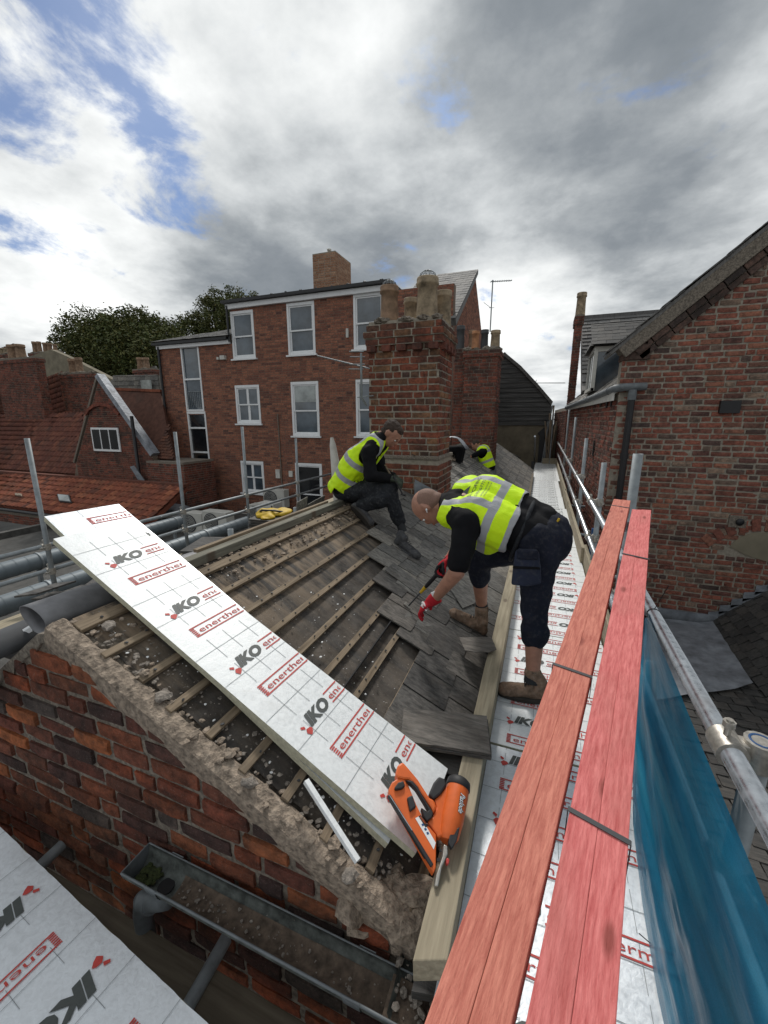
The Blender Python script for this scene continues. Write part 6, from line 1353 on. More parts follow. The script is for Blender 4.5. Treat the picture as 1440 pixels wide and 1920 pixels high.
def sculpt(name, segs, balls, voxel, mat, parent, smooth=4, disp=None, cut=None, thick=0.0, fold=None):
    """one continuous skin grown over tapered limbs and ellipsoids"""
    m = MB()
    for s in segs:
        p0, p1, r0, r1 = Vector(s[0]), Vector(s[1]), s[2], s[3]; k = max(2, int((p1-p0).length/max(.01, min(r0, r1)*.6)))
        for i in range(k+1): f = i/k; r_ = r0+(r1-r0)*f; m.ball(p0.lerp(p1, f), r_, seg=14, rings=9)
        m.tube([p0, p1], r0, 16, rads=[r0, r1])
    for b in balls: m.ball(b[0], b[1], seg=18, rings=12, mat=b[2] if len(b) > 2 else None)
    me = m.mesh(name, mat); o = bpy.data.objects.new(name, me); COL.objects.link(o); rm = o.modifiers.new('r', 'REMESH'); rm.mode = 'VOXEL'; rm.voxel_size = voxel; rm.use_smooth_shade = True
    if smooth: s_ = o.modifiers.new('s', 'SMOOTH'); s_.iterations = smooth; s_.factor = .5
    dg = bpy.context.evaluated_depsgraph_get(); me2 = bpy.data.meshes.new_from_object(o.evaluated_get(dg)); bpy.data.objects.remove(o)
    if disp or fold:
        me2.update(); cs = [v.co.copy() for v in me2.vertices]; ns = [v.normal.copy() for v in me2.vertices]
        for v, c, n_ in zip(me2.vertices, cs, ns):
            h = 0
            for a, sc_ in (disp or ()): h += a*mnoise.noise(c*sc_)
            if fold: h += fold(c)
            v.co = c+n_*h
    if cut:
        bm = bmesh.new(); bm.from_mesh(me2); bmesh.ops.delete(bm, geom=[f for f in bm.faces if cut(f.calc_center_median())], context='FACES')
        for _ in range(6):
            mv = {v: sum((e.other_vert(v).co for e in v.link_edges if e.is_boundary), Vector())/2 for v in bm.verts if v.is_boundary and sum(e.is_boundary for e in v.link_edges) == 2}
            for v, c in mv.items(): v.co = v.co.lerp(c, .5)
        bm.to_mesh(me2); bm.free()
    me2.name = name; me2.polygons.foreach_set('use_smooth', [True]*len(me2.polygons))
    if not me2.materials: me2.materials.append(mat)
    o = bpy.data.objects.new(name, me2); link(o, parent)
    if thick: md_ = o.modifiers.new('thick', 'SOLIDIFY'); md_.thickness = thick; md_.offset = 0
    return o
M['yellow'] = m_plain('yellow_fabric', (.55, .36, .015), .6, var=.2, scale=12)
sculpt('bag_body', [], [((p.x-.05, p.y, .50), (.13, .17, .05)), ((p.x+.08, p.y+.1, .50), (.10, .15, .035)), ((p.x+.05, p.y-.12, .49), (.08, .1, .03))], .012, M['yellow'], yb, disp=[(.02, 14)])
m = MB(); m.tube([(p.x-.16, p.y-.05, .50), (p.x-.05, p.y-.1, .555), (p.x+.07, p.y-.03, .545), (p.x+.16, p.y+.1, .50)], .012, 8); m.build('trim', M['black'], yb)
wbg = thing('white_bag', 'crumpled white plastic bag beyond the ridge left of the yellow bag', 'bag', tuple(oX(470, 1003, -2.6))); c = oX(468, 1004, -2.6); sculpt('bag_body', [], [(tuple(c), (.06, .11, .03)), (tuple(c+Vector((0, .09, .0))), (.05, .08, .02))], .01, M['white'], wbg, disp=[(.02, 30)])
for k, q in enumerate((((555, 972), (552, 952)), ((434, 1016), (432, 992)))):
    a, b = oX(*q[0], -2.45), oX(*q[1], -2.45); m = MB(); m.pipe(a-Vector((0, 0, .3)), (a.x, a.y, b.z), .0242, .02, 16); m.build('pole_stub', M['tube_dull'], None, label=['short scaffold pole stub just left of the seated roofer', 'short scaffold pole stub beyond the ridge near the stripped battens'][k], category='scaffold pole')
for k, q in enumerate((((575, 965), (600, 940)), ((590, 960), (615, 938)), ((555, 970), (580, 955)))):
    a, b = oX(*q[0], -2.05), oX(*q[1], -2.05); m = MB(); m.obox(a, (0, .18, .02), (.02, 0, .10+.02*k), (-.006, 0, .0015)); m.build('leaning_slate', M['slate'], None, label=['slate leaning behind the ridge, nearest the seated roofer\'s vest', 'middle slate leaning behind the ridge by the seated roofer', 'slate leaning behind the ridge, furthest from the seated roofer'][k], category='slate')
pb = thing('black_box', 'small black power box with grey lid beside the membrane roll', 'box', tuple(oX(25, 1185, -3.2))); c = oX(25, 1180, -3.0); m = MB(); m.box((c.x-.14, c.y-.02, c.z-.22), (c.x+.08, c.y+.16, c.z+.02)); m.build('box_body', M['black'], pb, bevel=.01); m = MB(); m.box((c.x-.11, c.y, c.z+.021), (c.x+.05, c.y+.14, c.z+.035)); m.build('lid', M['darkgrey'], pb)
m = MB()
for k in range(7):
    c = oX(random.uniform(10, 150), random.uniform(1120, 1200), -3.1); m.obox(c, (random.uniform(.1, .25), random.uniform(-.1, .1), .01), (random.uniform(-.1, .1), random.uniform(.1, .3), .02), (0, 0, .012))
tag(m.build('scrap_heap', M['slate_near'], None, label='broken slate and lead scraps heaped beyond the membrane roll', category='scrap'), kind='stuff')
ls = thing('lead_scrap', 'crumpled grey lead and felt at the foot of the wide chimney', 'lead scrap', tuple(oX(780, 880, -1.75))); m = MB()
m.add([rp(742, 890, .03), rp(752, 872, .10), rp(775, 872, .10), rp(800, 872, .02), rp(770, 885, .02)], [(0, 1, 4), (1, 2, 4), (2, 3, 4)]); m.add([rp(775, 866, .02), rp(782, 850, .16), rp(805, 868, .06), rp(812, 885, .02)], [(0, 1, 2), (0, 2, 3)]); m.build('sheet', M['lead'], ls)
m = MB(); m.tube([oY(773, 852, 4.5), rp(800, 868, .05), rp(850, 897, .03)], .006, 6); m.build('cable', M['black'], None, label='thin black cable running from the chimney foot over the slates', category='cable')
# ============================================================ PEOPLE
def m_cloth(name, col, var=.3, rough=.85, fold=.006, sc_=7, dust=None):
    t = NT(name); v = t.pos(rnd=False); n1 = t.noise(v, sc_, 5, .55, .5); n2 = t.noise(v, 45, 4, .6); n3 = t.noise(v, 300, 2, .5)
    c = t.ramp(n1, [(.3, tuple(x*(1-var) for x in col)), (.7, tuple(x*(1+var) for x in col))])
    if dust: c = t.mix(t.fr(n2, .5, .75, 0, .5), c, dust)
    t.bump(n1, fold); t.bump(n3, .0008); return t.fin(c, rough, spec=.2)
M['black_cloth'] = m_cloth('black_cotton', (.006, .0062, .008)); M['navy'] = m_cloth('navy_work_trousers', (.013, .016, .028), dust=(.06, .06, .065)); M['charcoal'] = m_cloth('charcoal_trousers', (.020, .022, .026), .5, dust=(.10, .10, .105))
M['navy_pocket'] = m_cloth('navy_holster_pocket', (.026, .032, .055), dust=(.08, .08, .085))
M['boot'] = m_cloth('tan_suede_boot', (.20, .135, .095), .55, .9, .010, 22, dust=(.34, .28, .23)); M['sole'] = m_cloth('boot_sole', (.05, .045, .04), .3, .9, .001)
M['trainer'] = m_cloth('dark_grey_trainer', (.055, .056, .060), .4, .8, .004, 14, dust=(.16, .15, .14)); M['sock'] = m_cloth('dark_sock', (.035, .037, .040))
M['glove_red'] = m_cloth('red_work_glove', (.42, .018, .028), .25, .75, .003, 20); M['glove_black'] = m_cloth('black_glove_palm', (.016, .016, .018), .3, .6, .003, 20); M['glove_green'] = m_cloth('dark_green_glove', (.045, .055, .040), .35, .8, .003, 20)
M['hair_brown'] = m_plain('short_brown_hair', (.040, .024, .016), .8, var=.45, scale=90, bump=.004); M['stubble'] = m_plain('shaved_hair', (.20, .115, .085), .75, var=.25, scale=200, bump=.0008)
M['lips'] = m_plain('lips', (.34, .12, .10), .5)
def m_vest(name, c, ax, lat, bands, sh, half=.027, lo=-9, edge=None):
    """fluorescent fabric with grey reflective tape: bands across the body at distances along ax from c, braces at +-sh"""
    t = NT(name); v = t.new('ShaderNodeNewGeometry').outputs['Position']; sub = t.new('ShaderNodeVectorMath', operation='SUBTRACT'); t.l.new(v, sub.inputs[0]); sub.inputs[1].default_value = c
    def dot(a): d = t.new('ShaderNodeVectorMath', operation='DOT_PRODUCT'); t.l.new(sub.outputs[0], d.inputs[0]); d.inputs[1].default_value = Vector(a).normalized(); return d.outputs['Value']
    s, l_ = dot(ax), dot(lat); w = t.noise(t.pos(rnd=False), 6, 3, .5); s = t.math('ADD', s, t.math('MULTIPLY', t.math('SUBTRACT', w, .5), .03))
    mask = None
    def near(x, x0): return t.math('LESS_THAN', t.math('ABSOLUTE', t.math('SUBTRACT', x, x0)), half)
    for b in bands: q = near(s, b); mask = q if mask is None else t.math('MAXIMUM', mask, q)
    q = t.math('MULTIPLY', near(t.math('ABSOLUTE', l_), sh), t.math('GREATER_THAN', s, max(bands))); mask = t.math('MAXIMUM', mask, q)
    n1 = t.noise(t.pos(rnd=False), 9, 5, .55, .6); n3 = t.noise(t.pos(rnd=False), 350, 2, .5)
    fl = t.ramp(n1, [(.3, (.58, .90, .006)), (.7, (.72, 1.0, .012))]); t.bump(n1, .012); t.bump(n3, .0006)
    c_ = t.mix(mask, fl, (.36, .37, .39)); t.fin(c_, .6, spec=.3); return t.m
def seg(a, b, r0, r1): return (a, b, r0, r1)
def basis(f, u):
    f = Vector(f).normalized(); u = Vector(u); u = (u-f*u.dot(f)).normalized(); l_ = u.cross(f); return f, u, l_
def emat(f, l_, u): return Matrix((f, l_, u)).transposed()
def head_parts(o, f, u, l_, k=1.0):
    o = Vector(o); E = emat(f, l_, u); P = lambda a, b, c: o+f*a*k+l_*b*k+u*c*k; S = lambda *s: tuple(x*k for x in s)
    balls = [(P(-.008, 0, .012), S(.098, .077, .090), E), (P(.030, 0, -.045), S(.062, .060, .078), E), (P(.052, 0, -.092), S(.030, .034, .026), E), (P(.078, 0, .008), S(.020, .050, .020), E),
             (P(.098, 0, -.030), S(.017, .012, .020), E), (P(.092, 0, -.015), S(.012, .009, .028), E), (P(.090, 0, -.066), S(.012, .024, .010), E), (P(.084, 0, -.078), S(.012, .020, .008), E), (P(.025, .0, -.030), S(.055, .070, .045), E),
             (P(.055, .036, -.030), S(.024, .022, .024), E), (P(.055, -.036, -.030), S(.024, .022, .024), E)]
    for s in (1, -1): balls += [(P(-.006, .078*s, -.012), S(.020, .009, .032), emat(f, l_, u)), (P(-.016, .084*s, -.004), S(.009, .010, .026), E)]
    return balls, P, E
def person_root(label, loc): return thing('person', label, 'person', tuple(loc))
def face_details(root, P, E, k=1.0):
    for s in (1, -1):
        m = MB(); m.ball(P(.078, .031*s, -.008), (.011*k, .012*k, .010*k), mat=E); ey = m.build('eye', M['paper'], root); m = MB(); m.ball(P(.086, .031*s, -.009), (.004*k, .0055*k, .0055*k), mat=E); m.build('iris', M['hair_brown'], ey)
        m = MB(); m.ball(P(.087, .032*s, .012), (.005*k, .019*k, .005*k), mat=E); m.build('eyebrow', M['hair_brown'], root)
    m = MB(); m.ball(P(.097, 0, -.071), (.006*k, .022*k, .006*k), mat=E); m.build('lips', M['lips'], root)
def boot(root, heel, toe, ankle, mat, k=1.0, up=(0, 0, 1), high=True, sole='sole', name='boot'):
    heel, toe, ankle, up = Vector(heel), Vector(toe), Vector(ankle), Vector(up).normalized(); d = (toe-heel).normalized(); s = d.cross(up).normalized(); u2 = s.cross(d); L = (toe-heel).length; E = emat(d, s, u2)
    H = lambda a, h, b=0: heel+d*a*L+u2*h+s*b
    segs = [seg(H(.12, .045), H(.30, .05), .036*k, .040*k), seg(H(.30, .05), H(.62, .045), .042*k, .040*k), seg(H(.18, .06), H(.22, .10), .040*k, .043*k)]
    if high: segs.append(seg(H(.18, .07), H(.18, .07).lerp(ankle, .3 if name == 'shoe' else 1), .042*k, (.044 if name == 'shoe' else .046)*k))
    balls = [(H(.72, .040), (.075*k, .047*k, .037*k), E), (H(.85, .038), (.042*k, .044*k, .036*k), E), (H(.10, .038), (.040*k, .034*k, .036*k), E)]
    b = sculpt(name, segs, balls, .0075, mat, root, 3, disp=[(.004, 30)])
    m = MB(); n = 26; pts = []
    for i in range(n):
        a = 2*math.pi*i/n; x = .5+.5*math.cos(a); w = (.040+.010*math.sin(x*math.pi*1.1))*math.copysign(abs(math.sin(a))**.7, math.sin(a)); pts.append(H(-.01+x*1.0, .0, w*k))
    m.prism(pts, u2*.027); m.build('sole', M[sole], b, bevel=.004)
    if high or name == 'shoe':
        m = MB()
        for i in range(5 if high else 3): c = H(.50-.055*i, .088+.010*i); m.tube([c-s*.022, c+u2*.006, c+s*.022], .0032, 5)
        m.build('laces', M['sock'], b)
    return b
def hand(root, wrist, d, n_, mat, curl=.6, k=1.0, thumb=1, name='glove', cuff=None, spread=.1, grip=None):
    """palm from the wrist along d, palm faces n_, thumb on side d x n_ * thumb"""
    wrist, d = Vector(wrist), Vector(d).normalized(); n_ = Vector(n_); n_ = (n_-d*n_.dot(d)).normalized(); s = d.cross(n_)*thumb; segs = []; E = emat(d, s, n_)
    segs.append(seg(wrist, wrist+d*.03*k, .031*k, .030*k)); balls = [(wrist+d*.060*k, (.052*k, .042*k, .020*k), E)]
    for i, (off, L) in enumerate(((.032, .078), (.011, .086), (-.011, .080), (-.031, .064))):
        p = wrist+d*.092*k+s*off*k; dd = (d+s*off*spread*8).normalized(); c = curl*(1+.06*i); a = 0; segs.append(seg(wrist+d*.05*k+s*off*.8*k, p, .0105*k, .0105*k))
        for j_, fr_ in enumerate((.45, .32, .25)):
            a += c*(.55, .95, .7)[j_]; q = p+(dd*math.cos(a)+n_*math.sin(a))*L*fr_*k; segs.append(seg(p, q, (.0102-.0008*j_)*k, (.0096-.0008*j_)*k)); p = q
    p = wrist+d*.028*k+s*.026*k; q = p+(d*.55+s*.75+n_*.25).normalized()*.036*k; r_ = q+(d*.8+s*.15+n_*(.2+.8*curl)).normalized()*.033*k; t_ = r_+(d*.7-s*.3+n_*(.2+.8*curl)).normalized()*.025*k
    segs += [seg(p, q, .015*k, .0125*k), seg(q, r_, .0125*k, .0115*k), seg(r_, t_, .0112*k, .0098*k)]
    o = sculpt(name, segs, balls, .0042, mat, root, 2)
    if cuff: m = MB(); m.tube([wrist-d*.022, wrist+d*.018], .034*k, 18, rads=[.036*k, .033*k]); c = m.build('cuff', M[cuff], o)
    return o, E
# ------------------------------------------------------------ the roofer bending over
def bender():
    r = person_root('bald roofer in yellow vest and red gloves bending over the slates', (.0, 2.2, 0))
    pel, chest, neck = oY(1006, 1000, 2.37), oY(905, 955, 2.40), oY(856, 944, 2.40); hd = oY(801, 949, 2.40)
    shL, elL, wrL = oY(876, 982, 2.20), oY(857, 1072, 2.13), oY(816, 1121, 2.20); shR, elR, wrR = oY(884, 922, 2.58), oY(872, 1010, 2.64), oY(838, 1052, 2.50)
    hipL, knL, anL = oY(1006, 1015, 2.28), oY(1004, 1146, 2.25), oY(999, 1262, 2.20); hipR, knR, anR = oY(985, 1020, 2.48), oY(897, 1048, 2.62), oY(903, 1135, 2.76)
    f, u, l_ = basis((-.22, .0, -.97), (-1, 0, .22)); hb_, P, E = head_parts(hd, f, u, l_, 1.0)
    ax = (neck-pel).normalized(); lat = Vector((.0, .88, .47)); lat = (lat-ax*lat.dot(ax)).normalized(); nD = ax.cross(lat); nD = nD if nD.z > 0 else -nD
    # body: one continuous skin
    segs = [seg(pel, chest, .12, .125), seg(chest, neck, .115, .07), seg(neck, hd-u*.03, .058, .058), seg(shL, elL, .050, .044), seg(elL, wrL, .046, .030), seg(wrL, wrL+(wrL-elL).normalized()*.05, .029, .027), seg(shR, elR, .050, .044), seg(elR, wrR, .044, .030),
            seg(neck, shL, .06, .055), seg(neck, shR, .06, .055), seg(hipL, knL, .08, .058), seg(hipR, knR, .08, .058), seg(knL, knL.lerp(anL, .35), .055, .058), seg(knL.lerp(anL, .35), anL, .056, .037), seg(knR, knR.lerp(anR, .35), .055, .060), seg(knR.lerp(anR, .35), anR, .058, .038), seg(pel, hipL, .12, .09), seg(pel, hipR, .12, .09)]
    sculpt('body', segs, hb_, .0085, M['skinp'], r, 3)
    sculpt('hair', [], [(P(-.020, 0, .006), (.092, .0795, .088), E), (P(-.050, 0, -.045), (.055, .062, .05), E)], .008, M['stubble'], r, 2, cut=lambda c: (c-hd).dot(f) > .045 or (c-hd).dot(u) > .068)
    face_details(r, P, E)
    # black t-shirt
    bel = pel.lerp(chest, .45)-nD*.05
    sh_ = [seg(pel+lat*.05+nD*.02, chest+lat*.07+nD*.02, .125, .125), seg(pel-lat*.06+nD*.02, chest-lat*.08+nD*.02, .125, .125), seg(chest+lat*.06, neck+lat*.05, .115, .085), seg(chest-lat*.06, neck-lat*.06, .115, .085), seg(neck, neck+(hd-neck)*.35, .075, .068), seg(neck-lat*.04, shL, .09, .085), seg(neck+lat*.04, shR, .09, .08),
           seg(shL, shL.lerp(elL, .80), .082, .064), seg(shR, shR.lerp(elR, .75), .078, .064), seg(bel, bel+ax*.12, .125, .12)]
    sculpt('tshirt', sh_, [], .010, M['black_cloth'], r, 5, disp=[(.012, 9), (.006, 22)])
    # work trousers rolled to below the knee, braces of cloth
    tr = [seg(pel+ax*.02+lat*.03, pel-ax*.06+lat*.02, .135, .135), seg(pel+ax*.02-lat*.05, pel-ax*.06-lat*.03, .135, .135), seg(pel-ax*.05, hipL, .13, .12), seg(hipL, hipL.lerp(knL, .5), .115, .093), seg(hipL.lerp(knL, .5), knL, .095, .072), seg(knL, knL.lerp(anL, .36), .074, .070), seg(hipL-Vector((-.03, 0, .05)), hipL-Vector((-.02, 0, .16)), .11, .09),
          seg(pel-ax*.03, hipR, .13, .115), seg(hipR, knR, .108, .084), seg(knR, knR.lerp(anR, .38), .084, .072)]
    for kn, an in ((knL, anL), (knR, anR)):
        c = kn.lerp(an, .36); tr.append(seg(c-(an-kn).normalized()*.02, c+(an-kn).normalized()*.012, .078, .074))
    tro = sculpt('trousers', tr, [], .010, M['navy'], r, 4, disp=[(.016, 7), (.008, 19)])
    # belt, loop, holster pockets
    m = MB(); c = pel+ax*.075; rings = [c+lat*math.cos(a)*.198+nD*math.sin(a)*.165-nD*.015 for a in [2*math.pi*i/36 for i in range(37)]]; m.tube(rings, .012, 8, cap=False); m.build('belt', M['charcoal'], r)
    def pouch(px, Yp, name, th, mat): pts = [oY(x, y, Yp) for x, y in px]; m = MB(); m.prism(pts, (0, th, 0)); return m.build(name, M[mat], r, bevel=.012)
    pouch([(966, 1034), (1010, 1036), (1014, 1068), (1015, 1096), (990, 1101), (958, 1098), (962, 1060)], 2.125, 'holster_pocket', .05, 'navy_pocket')
    pouch([(969, 1030), (1009, 1032), (1010, 1052), (968, 1050)], 2.115, 'pocket_flap', .03, 'navy'); pouch([(961, 1062), (1012, 1064), (1014, 1069), (961, 1067)], 2.118, 'pocket_seam', .02, 'black_cloth')
    m = MB(); p = oY(1043, 982, 2.3); m.tube([p, p+Vector((.012, 0, .03))], .006, 6); m.build('pencil', M['yellow'], r)
    # vest
    vs_ = [seg(pel+ax*.12+lat*.07+nD*.025, chest+lat*.085+nD*.03, .135, .138), seg(pel+ax*.12-lat*.08+nD*.025, chest-lat*.095+nD*.03, .135, .138), seg(chest+lat*.07+nD*.01, neck+lat*.09, .13, .092), seg(chest-lat*.07+nD*.01, neck-lat*.10, .13, .092), seg(bel+ax*.05, bel+ax*.2, .138, .135), seg(neck-lat*.08, shL+Vector((0, .05, .02)), .092, .09), seg(neck+lat*.08, shR-Vector((0, .05, -.02)), .092, .09), seg(bel+ax*.06-nD*.05-lat*.06, bel+ax*.18-nD*.03-lat*.06, .12, .12)]
    aL, aR = shL+Vector((-.005, -.055, -.02)), shR+Vector((0, .06, -.02))
    def cutv(c):
        q = c-pel; s = q.dot(ax)
        if s < .125+.012*math.sin(c.y*22)-.5*min(0, q.dot(nD)+.02): return True
        if (c-neck).dot(ax) > .055: return True
        if (c-neck).dot(nD) < .02 and (c-neck).length < .10: return True
        for A in (aL, aR):
            e = c-A; e2 = e-lat*e.dot(lat)
            if abs(e.dot(lat)) < .17 and (e2.dot(ax)**2/.082**2+(e2.dot(nD)+.02)**2/.098**2) < 1 and (e.dot(lat)*(-1 if A is aL else 1) > -.06): return True
        return False
    M['vest_a'] = m_vest('vest_of_bending_roofer', pel, ax, lat, (.25, .125), .11, half=.024); ve = sculpt('hi_vis_vest', vs_, [], .008, M['vest_a'], r, 5, disp=[(.010, 8), (.005, 20)], cut=cutv, thick=.003)
    dg = bpy.context.evaluated_depsgraph_get(); bv = BVHTree.FromObject(ve, dg)
    def wrap(nm, put, mat, so, top=.30):
        m = MB(); put(m)
        V = []
        for v in m.v:
            q = Vector(v); h = bv.ray_cast(q+nD*top, -nD); V.append(tuple(h[0]+nD*.0032) if h[0] else tuple(q))
        m.v = V; return m.build(nm, mat, ve)
    c0 = pel+ax*.395+lat*.0+nD*.1; U, V = lat, ax
    wrap('print', lambda m: (puttext(m, 'JDL ROOFING', c0-U*.095, U, V, .019, .20), puttext(m, '01904 567772', c0-U*.08-V*.033, U, V, .016, .165), puttext(m, 'info@jdlroofing.co.uk', c0-U*.075-V*.056, U, V, .009, .15), puttext(m, 'www.jdlroofing.co.uk', c0-U*.075-V*.072, U, V, .009, .15),
        m.add([c0+U*a+V*b for a, b in ((-.05, .040), (-.012, .040), (.006, .062), (-.010, .084))], [(0, 1, 2, 3)]), m.add([c0+U*a+V*b for a, b in ((.002, .040), (.050, .040), (.008, .092), (-.004, .078), (.014, .062))], [(0, 1, 2, 3), (0, 3, 4)])), M['ink_grey'], 0)
    # boots and socks
    for kn, an, nm in ((knL, anL, 'a'), (knR, anR, 'b')): d = (an-kn).normalized(); m = MB(); m.tube([an-d*.02, an+d*.05], .044, 16, rads=[.043, .047]); m.build('sock', M['sock'], r)
    boot(r, (.155, 2.205, .004), (-.135, 2.165, .004), anL+Vector((0, 0, .0)), M['boot'], 1.05)
    hb2, tb2 = rp(906, 1192, .012), rp(838, 1152, .014); hb2.y -= .0; boot(r, hb2, tb2, hb2+Vector((.0, .0, 0))+(anR-hb2)*.92, M['boot'], 1.05, up=(NR+Vector((.2, 0, 0))))
    # gloves
    hL, EL = hand(r, wrL+(wrL-elL).normalized()*.012, Vector((-.75, .05, -.75)), Vector((.75, .1, -.75)), M['glove_red'], .55, 1.08, -1, cuff='glove_red'); 
    m = MB(); q = wrL+Vector((-.005, -.03, .012)); m.obox(q, Vector((.028, -.002, .018)), (0, .006, 0), Vector((-.018, 0, .028))); m.build('glove_tab', M['paper'], hL, bevel=.003)
    for k in range(2): m = MB(); a = wrL+Vector((-.075-.004*k, -.035, -.030-.018*k)); m.obox(a, Vector((.035, 0, -.030)), (0, .02, 0), Vector((.004, 0, .005))); m.build('glove_print', M['paper'], hL)
    g0, g1 = oY(833, 1062, 2.46), rp(765, 1137, .035); gd = (g1-g0).normalized()
    hand(r, g0+Vector((.045, .045, .055)), Vector((-.8, -.25, -.62)), Vector((.45, -.35, -.8)), M['glove_red'], .95, 1.05, 1, cuff='glove_red'); hb3, _ = hand(r, g0+Vector((.037, .037, .045)), Vector((-.8, -.25, -.66)), Vector((.45, -.35, -.8)), M['glove_black'], 1.0, 1.06, 1, name='glove_palm')
    # tool
    t = thing('slate_hammer', 'long slater\'s hammer with black and yellow grip held over the open battens', 'hammer', tuple(g1)); L = (g1-g0).length
    m = MB(); m.tube([g0-gd*.06, g0-gd*.04, g0+gd*L*.45, g0+gd*L*.5], .0135, 12, rads=[.011, .015, .014, .011]); m.build('grip', M['black'], t); m = MB(); m.tube([g0+gd*L*.5, g0+gd*L*.64], .0115, 10, rads=[.013, .009]); m.build('yellow_collar', M['yellow'], t); m = MB(); m.tube([g0+gd*L*.6, g1], .0055, 8); m.build('shaft', M['darkgrey'], t)
    m = MB(); s = gd.cross(Vector((0, 0, 1))).normalized(); w = gd.cross(s).normalized(); m.tube([g1-w*.032, g1-w*.02, g1, g1+w*.03, g1+w*.055+gd*.012], .012, 8, rads=[.014, .014, .010, .007, .002]); m.build('hammer_head', M['coupler'], t)
    m = MB(); e = P(-.002, -.090, -.020) if P(0, -.09, 0).y < hd.y else P(-.002, .090, -.020); m.ball(e, (.006, .006, .008)); m.tube([e, e+f*.016+u*-.008], .0032, 6); m.build('earbud', M['white'], None, label='white wireless earbud in the ear of the bending roofer', category='earbud')
bender()
# ------------------------------------------------------------ the roofer sitting on the ridge
def sitter():
    r = person_root('dark haired roofer in black top and yellow vest sitting on the ridge', (-1.7, 3.6, .75)); k = 1.0
    pel, chest, neck, hd = oY(650, 912, 3.62), oY(683, 856, 3.62), oY(714, 822, 3.62), oY(735, 812, 3.62)
    shR, elR, wrR = oY(690, 848, 3.44), oY(695, 893, 3.40), oY(728, 896, 3.44); shL, elL, wrL = oY(702, 845, 3.80), oY(715, 885, 3.85), oY(735, 893, 3.68)
    hip, kn, an = oY(660, 921, 3.55), oY(728, 917, 3.50), oY(749, 978, 3.50); hip2, kn2, an2 = oY(655, 925, 3.70), oY(716, 938, 3.44), oY(678, 948, 3.42)
    f, u, l_ = basis((.62, -.05, -.70), (.62, 0, .72)); hb_, P, E = head_parts(hd, f, u, l_, 1.02)
    ax = (neck-pel).normalized(); lat = Vector((0, 1, 0)); nD = lat.cross(ax); nD = nD if nD.x < 0 else -nD
    mid = pel.lerp(neck, .5)+nD*.035
    segs = [seg(pel, mid, .115, .115), seg(mid, neck, .12, .07), seg(neck, hd-u*.04-f*.03, .058, .056), seg(shR, elR, .05, .043), seg(elR, wrR, .042, .029), seg(shL, elL, .05, .043), seg(elL, wrL, .042, .029), seg(neck, shR, .06, .055), seg(neck, shL, .06, .055), seg(hip, kn, .08, .055), seg(kn, an, .054, .038), seg(hip2, kn2, .08, .055), seg(kn2, an2, .054, .038)]
    sculpt('body', segs, hb_, .009, M['skinp'], r, 3)
    sculpt('hair', [], [(P(-.022, 0, .024), (.095, .082, .086), E), (P(.012, 0, .060), (.068, .060, .042), E), (P(-.045, 0, -.030), (.055, .068, .05), E)], .008, M['hair_brown'], r, 2, disp=[(.008, 40)], cut=lambda c: (c-hd).dot(f) > .062 and (c-hd).dot(u) < .060 or ((c-hd).dot(u) < .0 and (c-hd).dot(f) > -.022) or (c-hd).dot(u) < -.055)
    face_details(r, P, E)
    sh_ = [seg(pel+lat*.05, mid+lat*.06, .12, .125), seg(pel-lat*.05, mid-lat*.06, .12, .125), seg(mid+lat*.06, neck+lat*.04-ax*.05, .12, .09), seg(mid-lat*.06, neck-lat*.04-ax*.05, .12, .09), seg(neck-ax*.03, neck+(hd-neck)*.45, .075, .066), seg(neck-lat*.03-ax*.03, shR, .085, .075), seg(neck+lat*.03-ax*.03, shL, .085, .075),
           seg(shR, elR, .072, .058), seg(elR, wrR, .056, .042), seg(shL, elL, .072, .058), seg(elL, wrL, .056, .042)]
    sculpt('long_sleeved_top', sh_, [], .011, M['black_cloth'], r, 4, disp=[(.012, 10), (.006, 24)])
    d2 = (an2-kn2).normalized()
    tr = [seg(pel+lat*.03-ax*.02, hip2, .125, .115), seg(pel-lat*.03-ax*.02, hip, .125, .11), seg(hip, kn, .098, .076), seg(kn, an, .076, .056), seg(hip2, kn2, .10, .076), seg(kn2, an2, .074, .058), seg(kn, kn+Vector((.012, 0, .01)), .078, .076)]
    sculpt('jeans', tr, [], .010, M['charcoal'], r, 3, disp=[(.014, 9), (.008, 24)])
    vs_ = [seg(pel+lat*.06-ax*.01+nD*.015, mid+lat*.07+nD*.005, .132, .138), seg(pel-lat*.06-ax*.01+nD*.015, mid-lat*.07+nD*.005, .132, .138), seg(mid+lat*.07, neck+lat*.07-ax*.05, .135, .095), seg(mid-lat*.07, neck-lat*.07-ax*.05, .135, .095), seg(neck-lat*.05-ax*.03, shR+Vector((0, .04, .015)), .09, .082), seg(neck+lat*.05-ax*.03, shL+Vector((0, -.04, .015)), .09, .082), seg(pel+nD*.06-ax*.05-lat*.05, pel+nD*.06-ax*.05+lat*.05, .10, .10)]
    def cutv(c):
        s = (c-pel).dot(ax)
        if s < -.10 or (s < -.01 and (c-pel).dot(nD) < .04): return True
        if (c-neck).dot(ax) > .025: return True
        for A, sg in ((shR+Vector((.01, 0, -.02)), -1), (shL+Vector((.01, 0, -.02)), 1)):
            e = c-A
            if e.y*sg > -.045 and (e.dot(ax)**2/.115**2+e.dot(nD)**2/.088**2) < 1: return True
        return (c-mid).dot(nD) < -.05 and abs(c.y-mid.y) < .03
    M['vest_b'] = m_vest('vest_of_seated_roofer', pel, ax, lat, (.30, .125), .115); sculpt('hi_vis_vest', vs_, [], .008, M['vest_b'], r, 4, disp=[(.012, 9), (.006, 22)], cut=cutv, thick=.003)
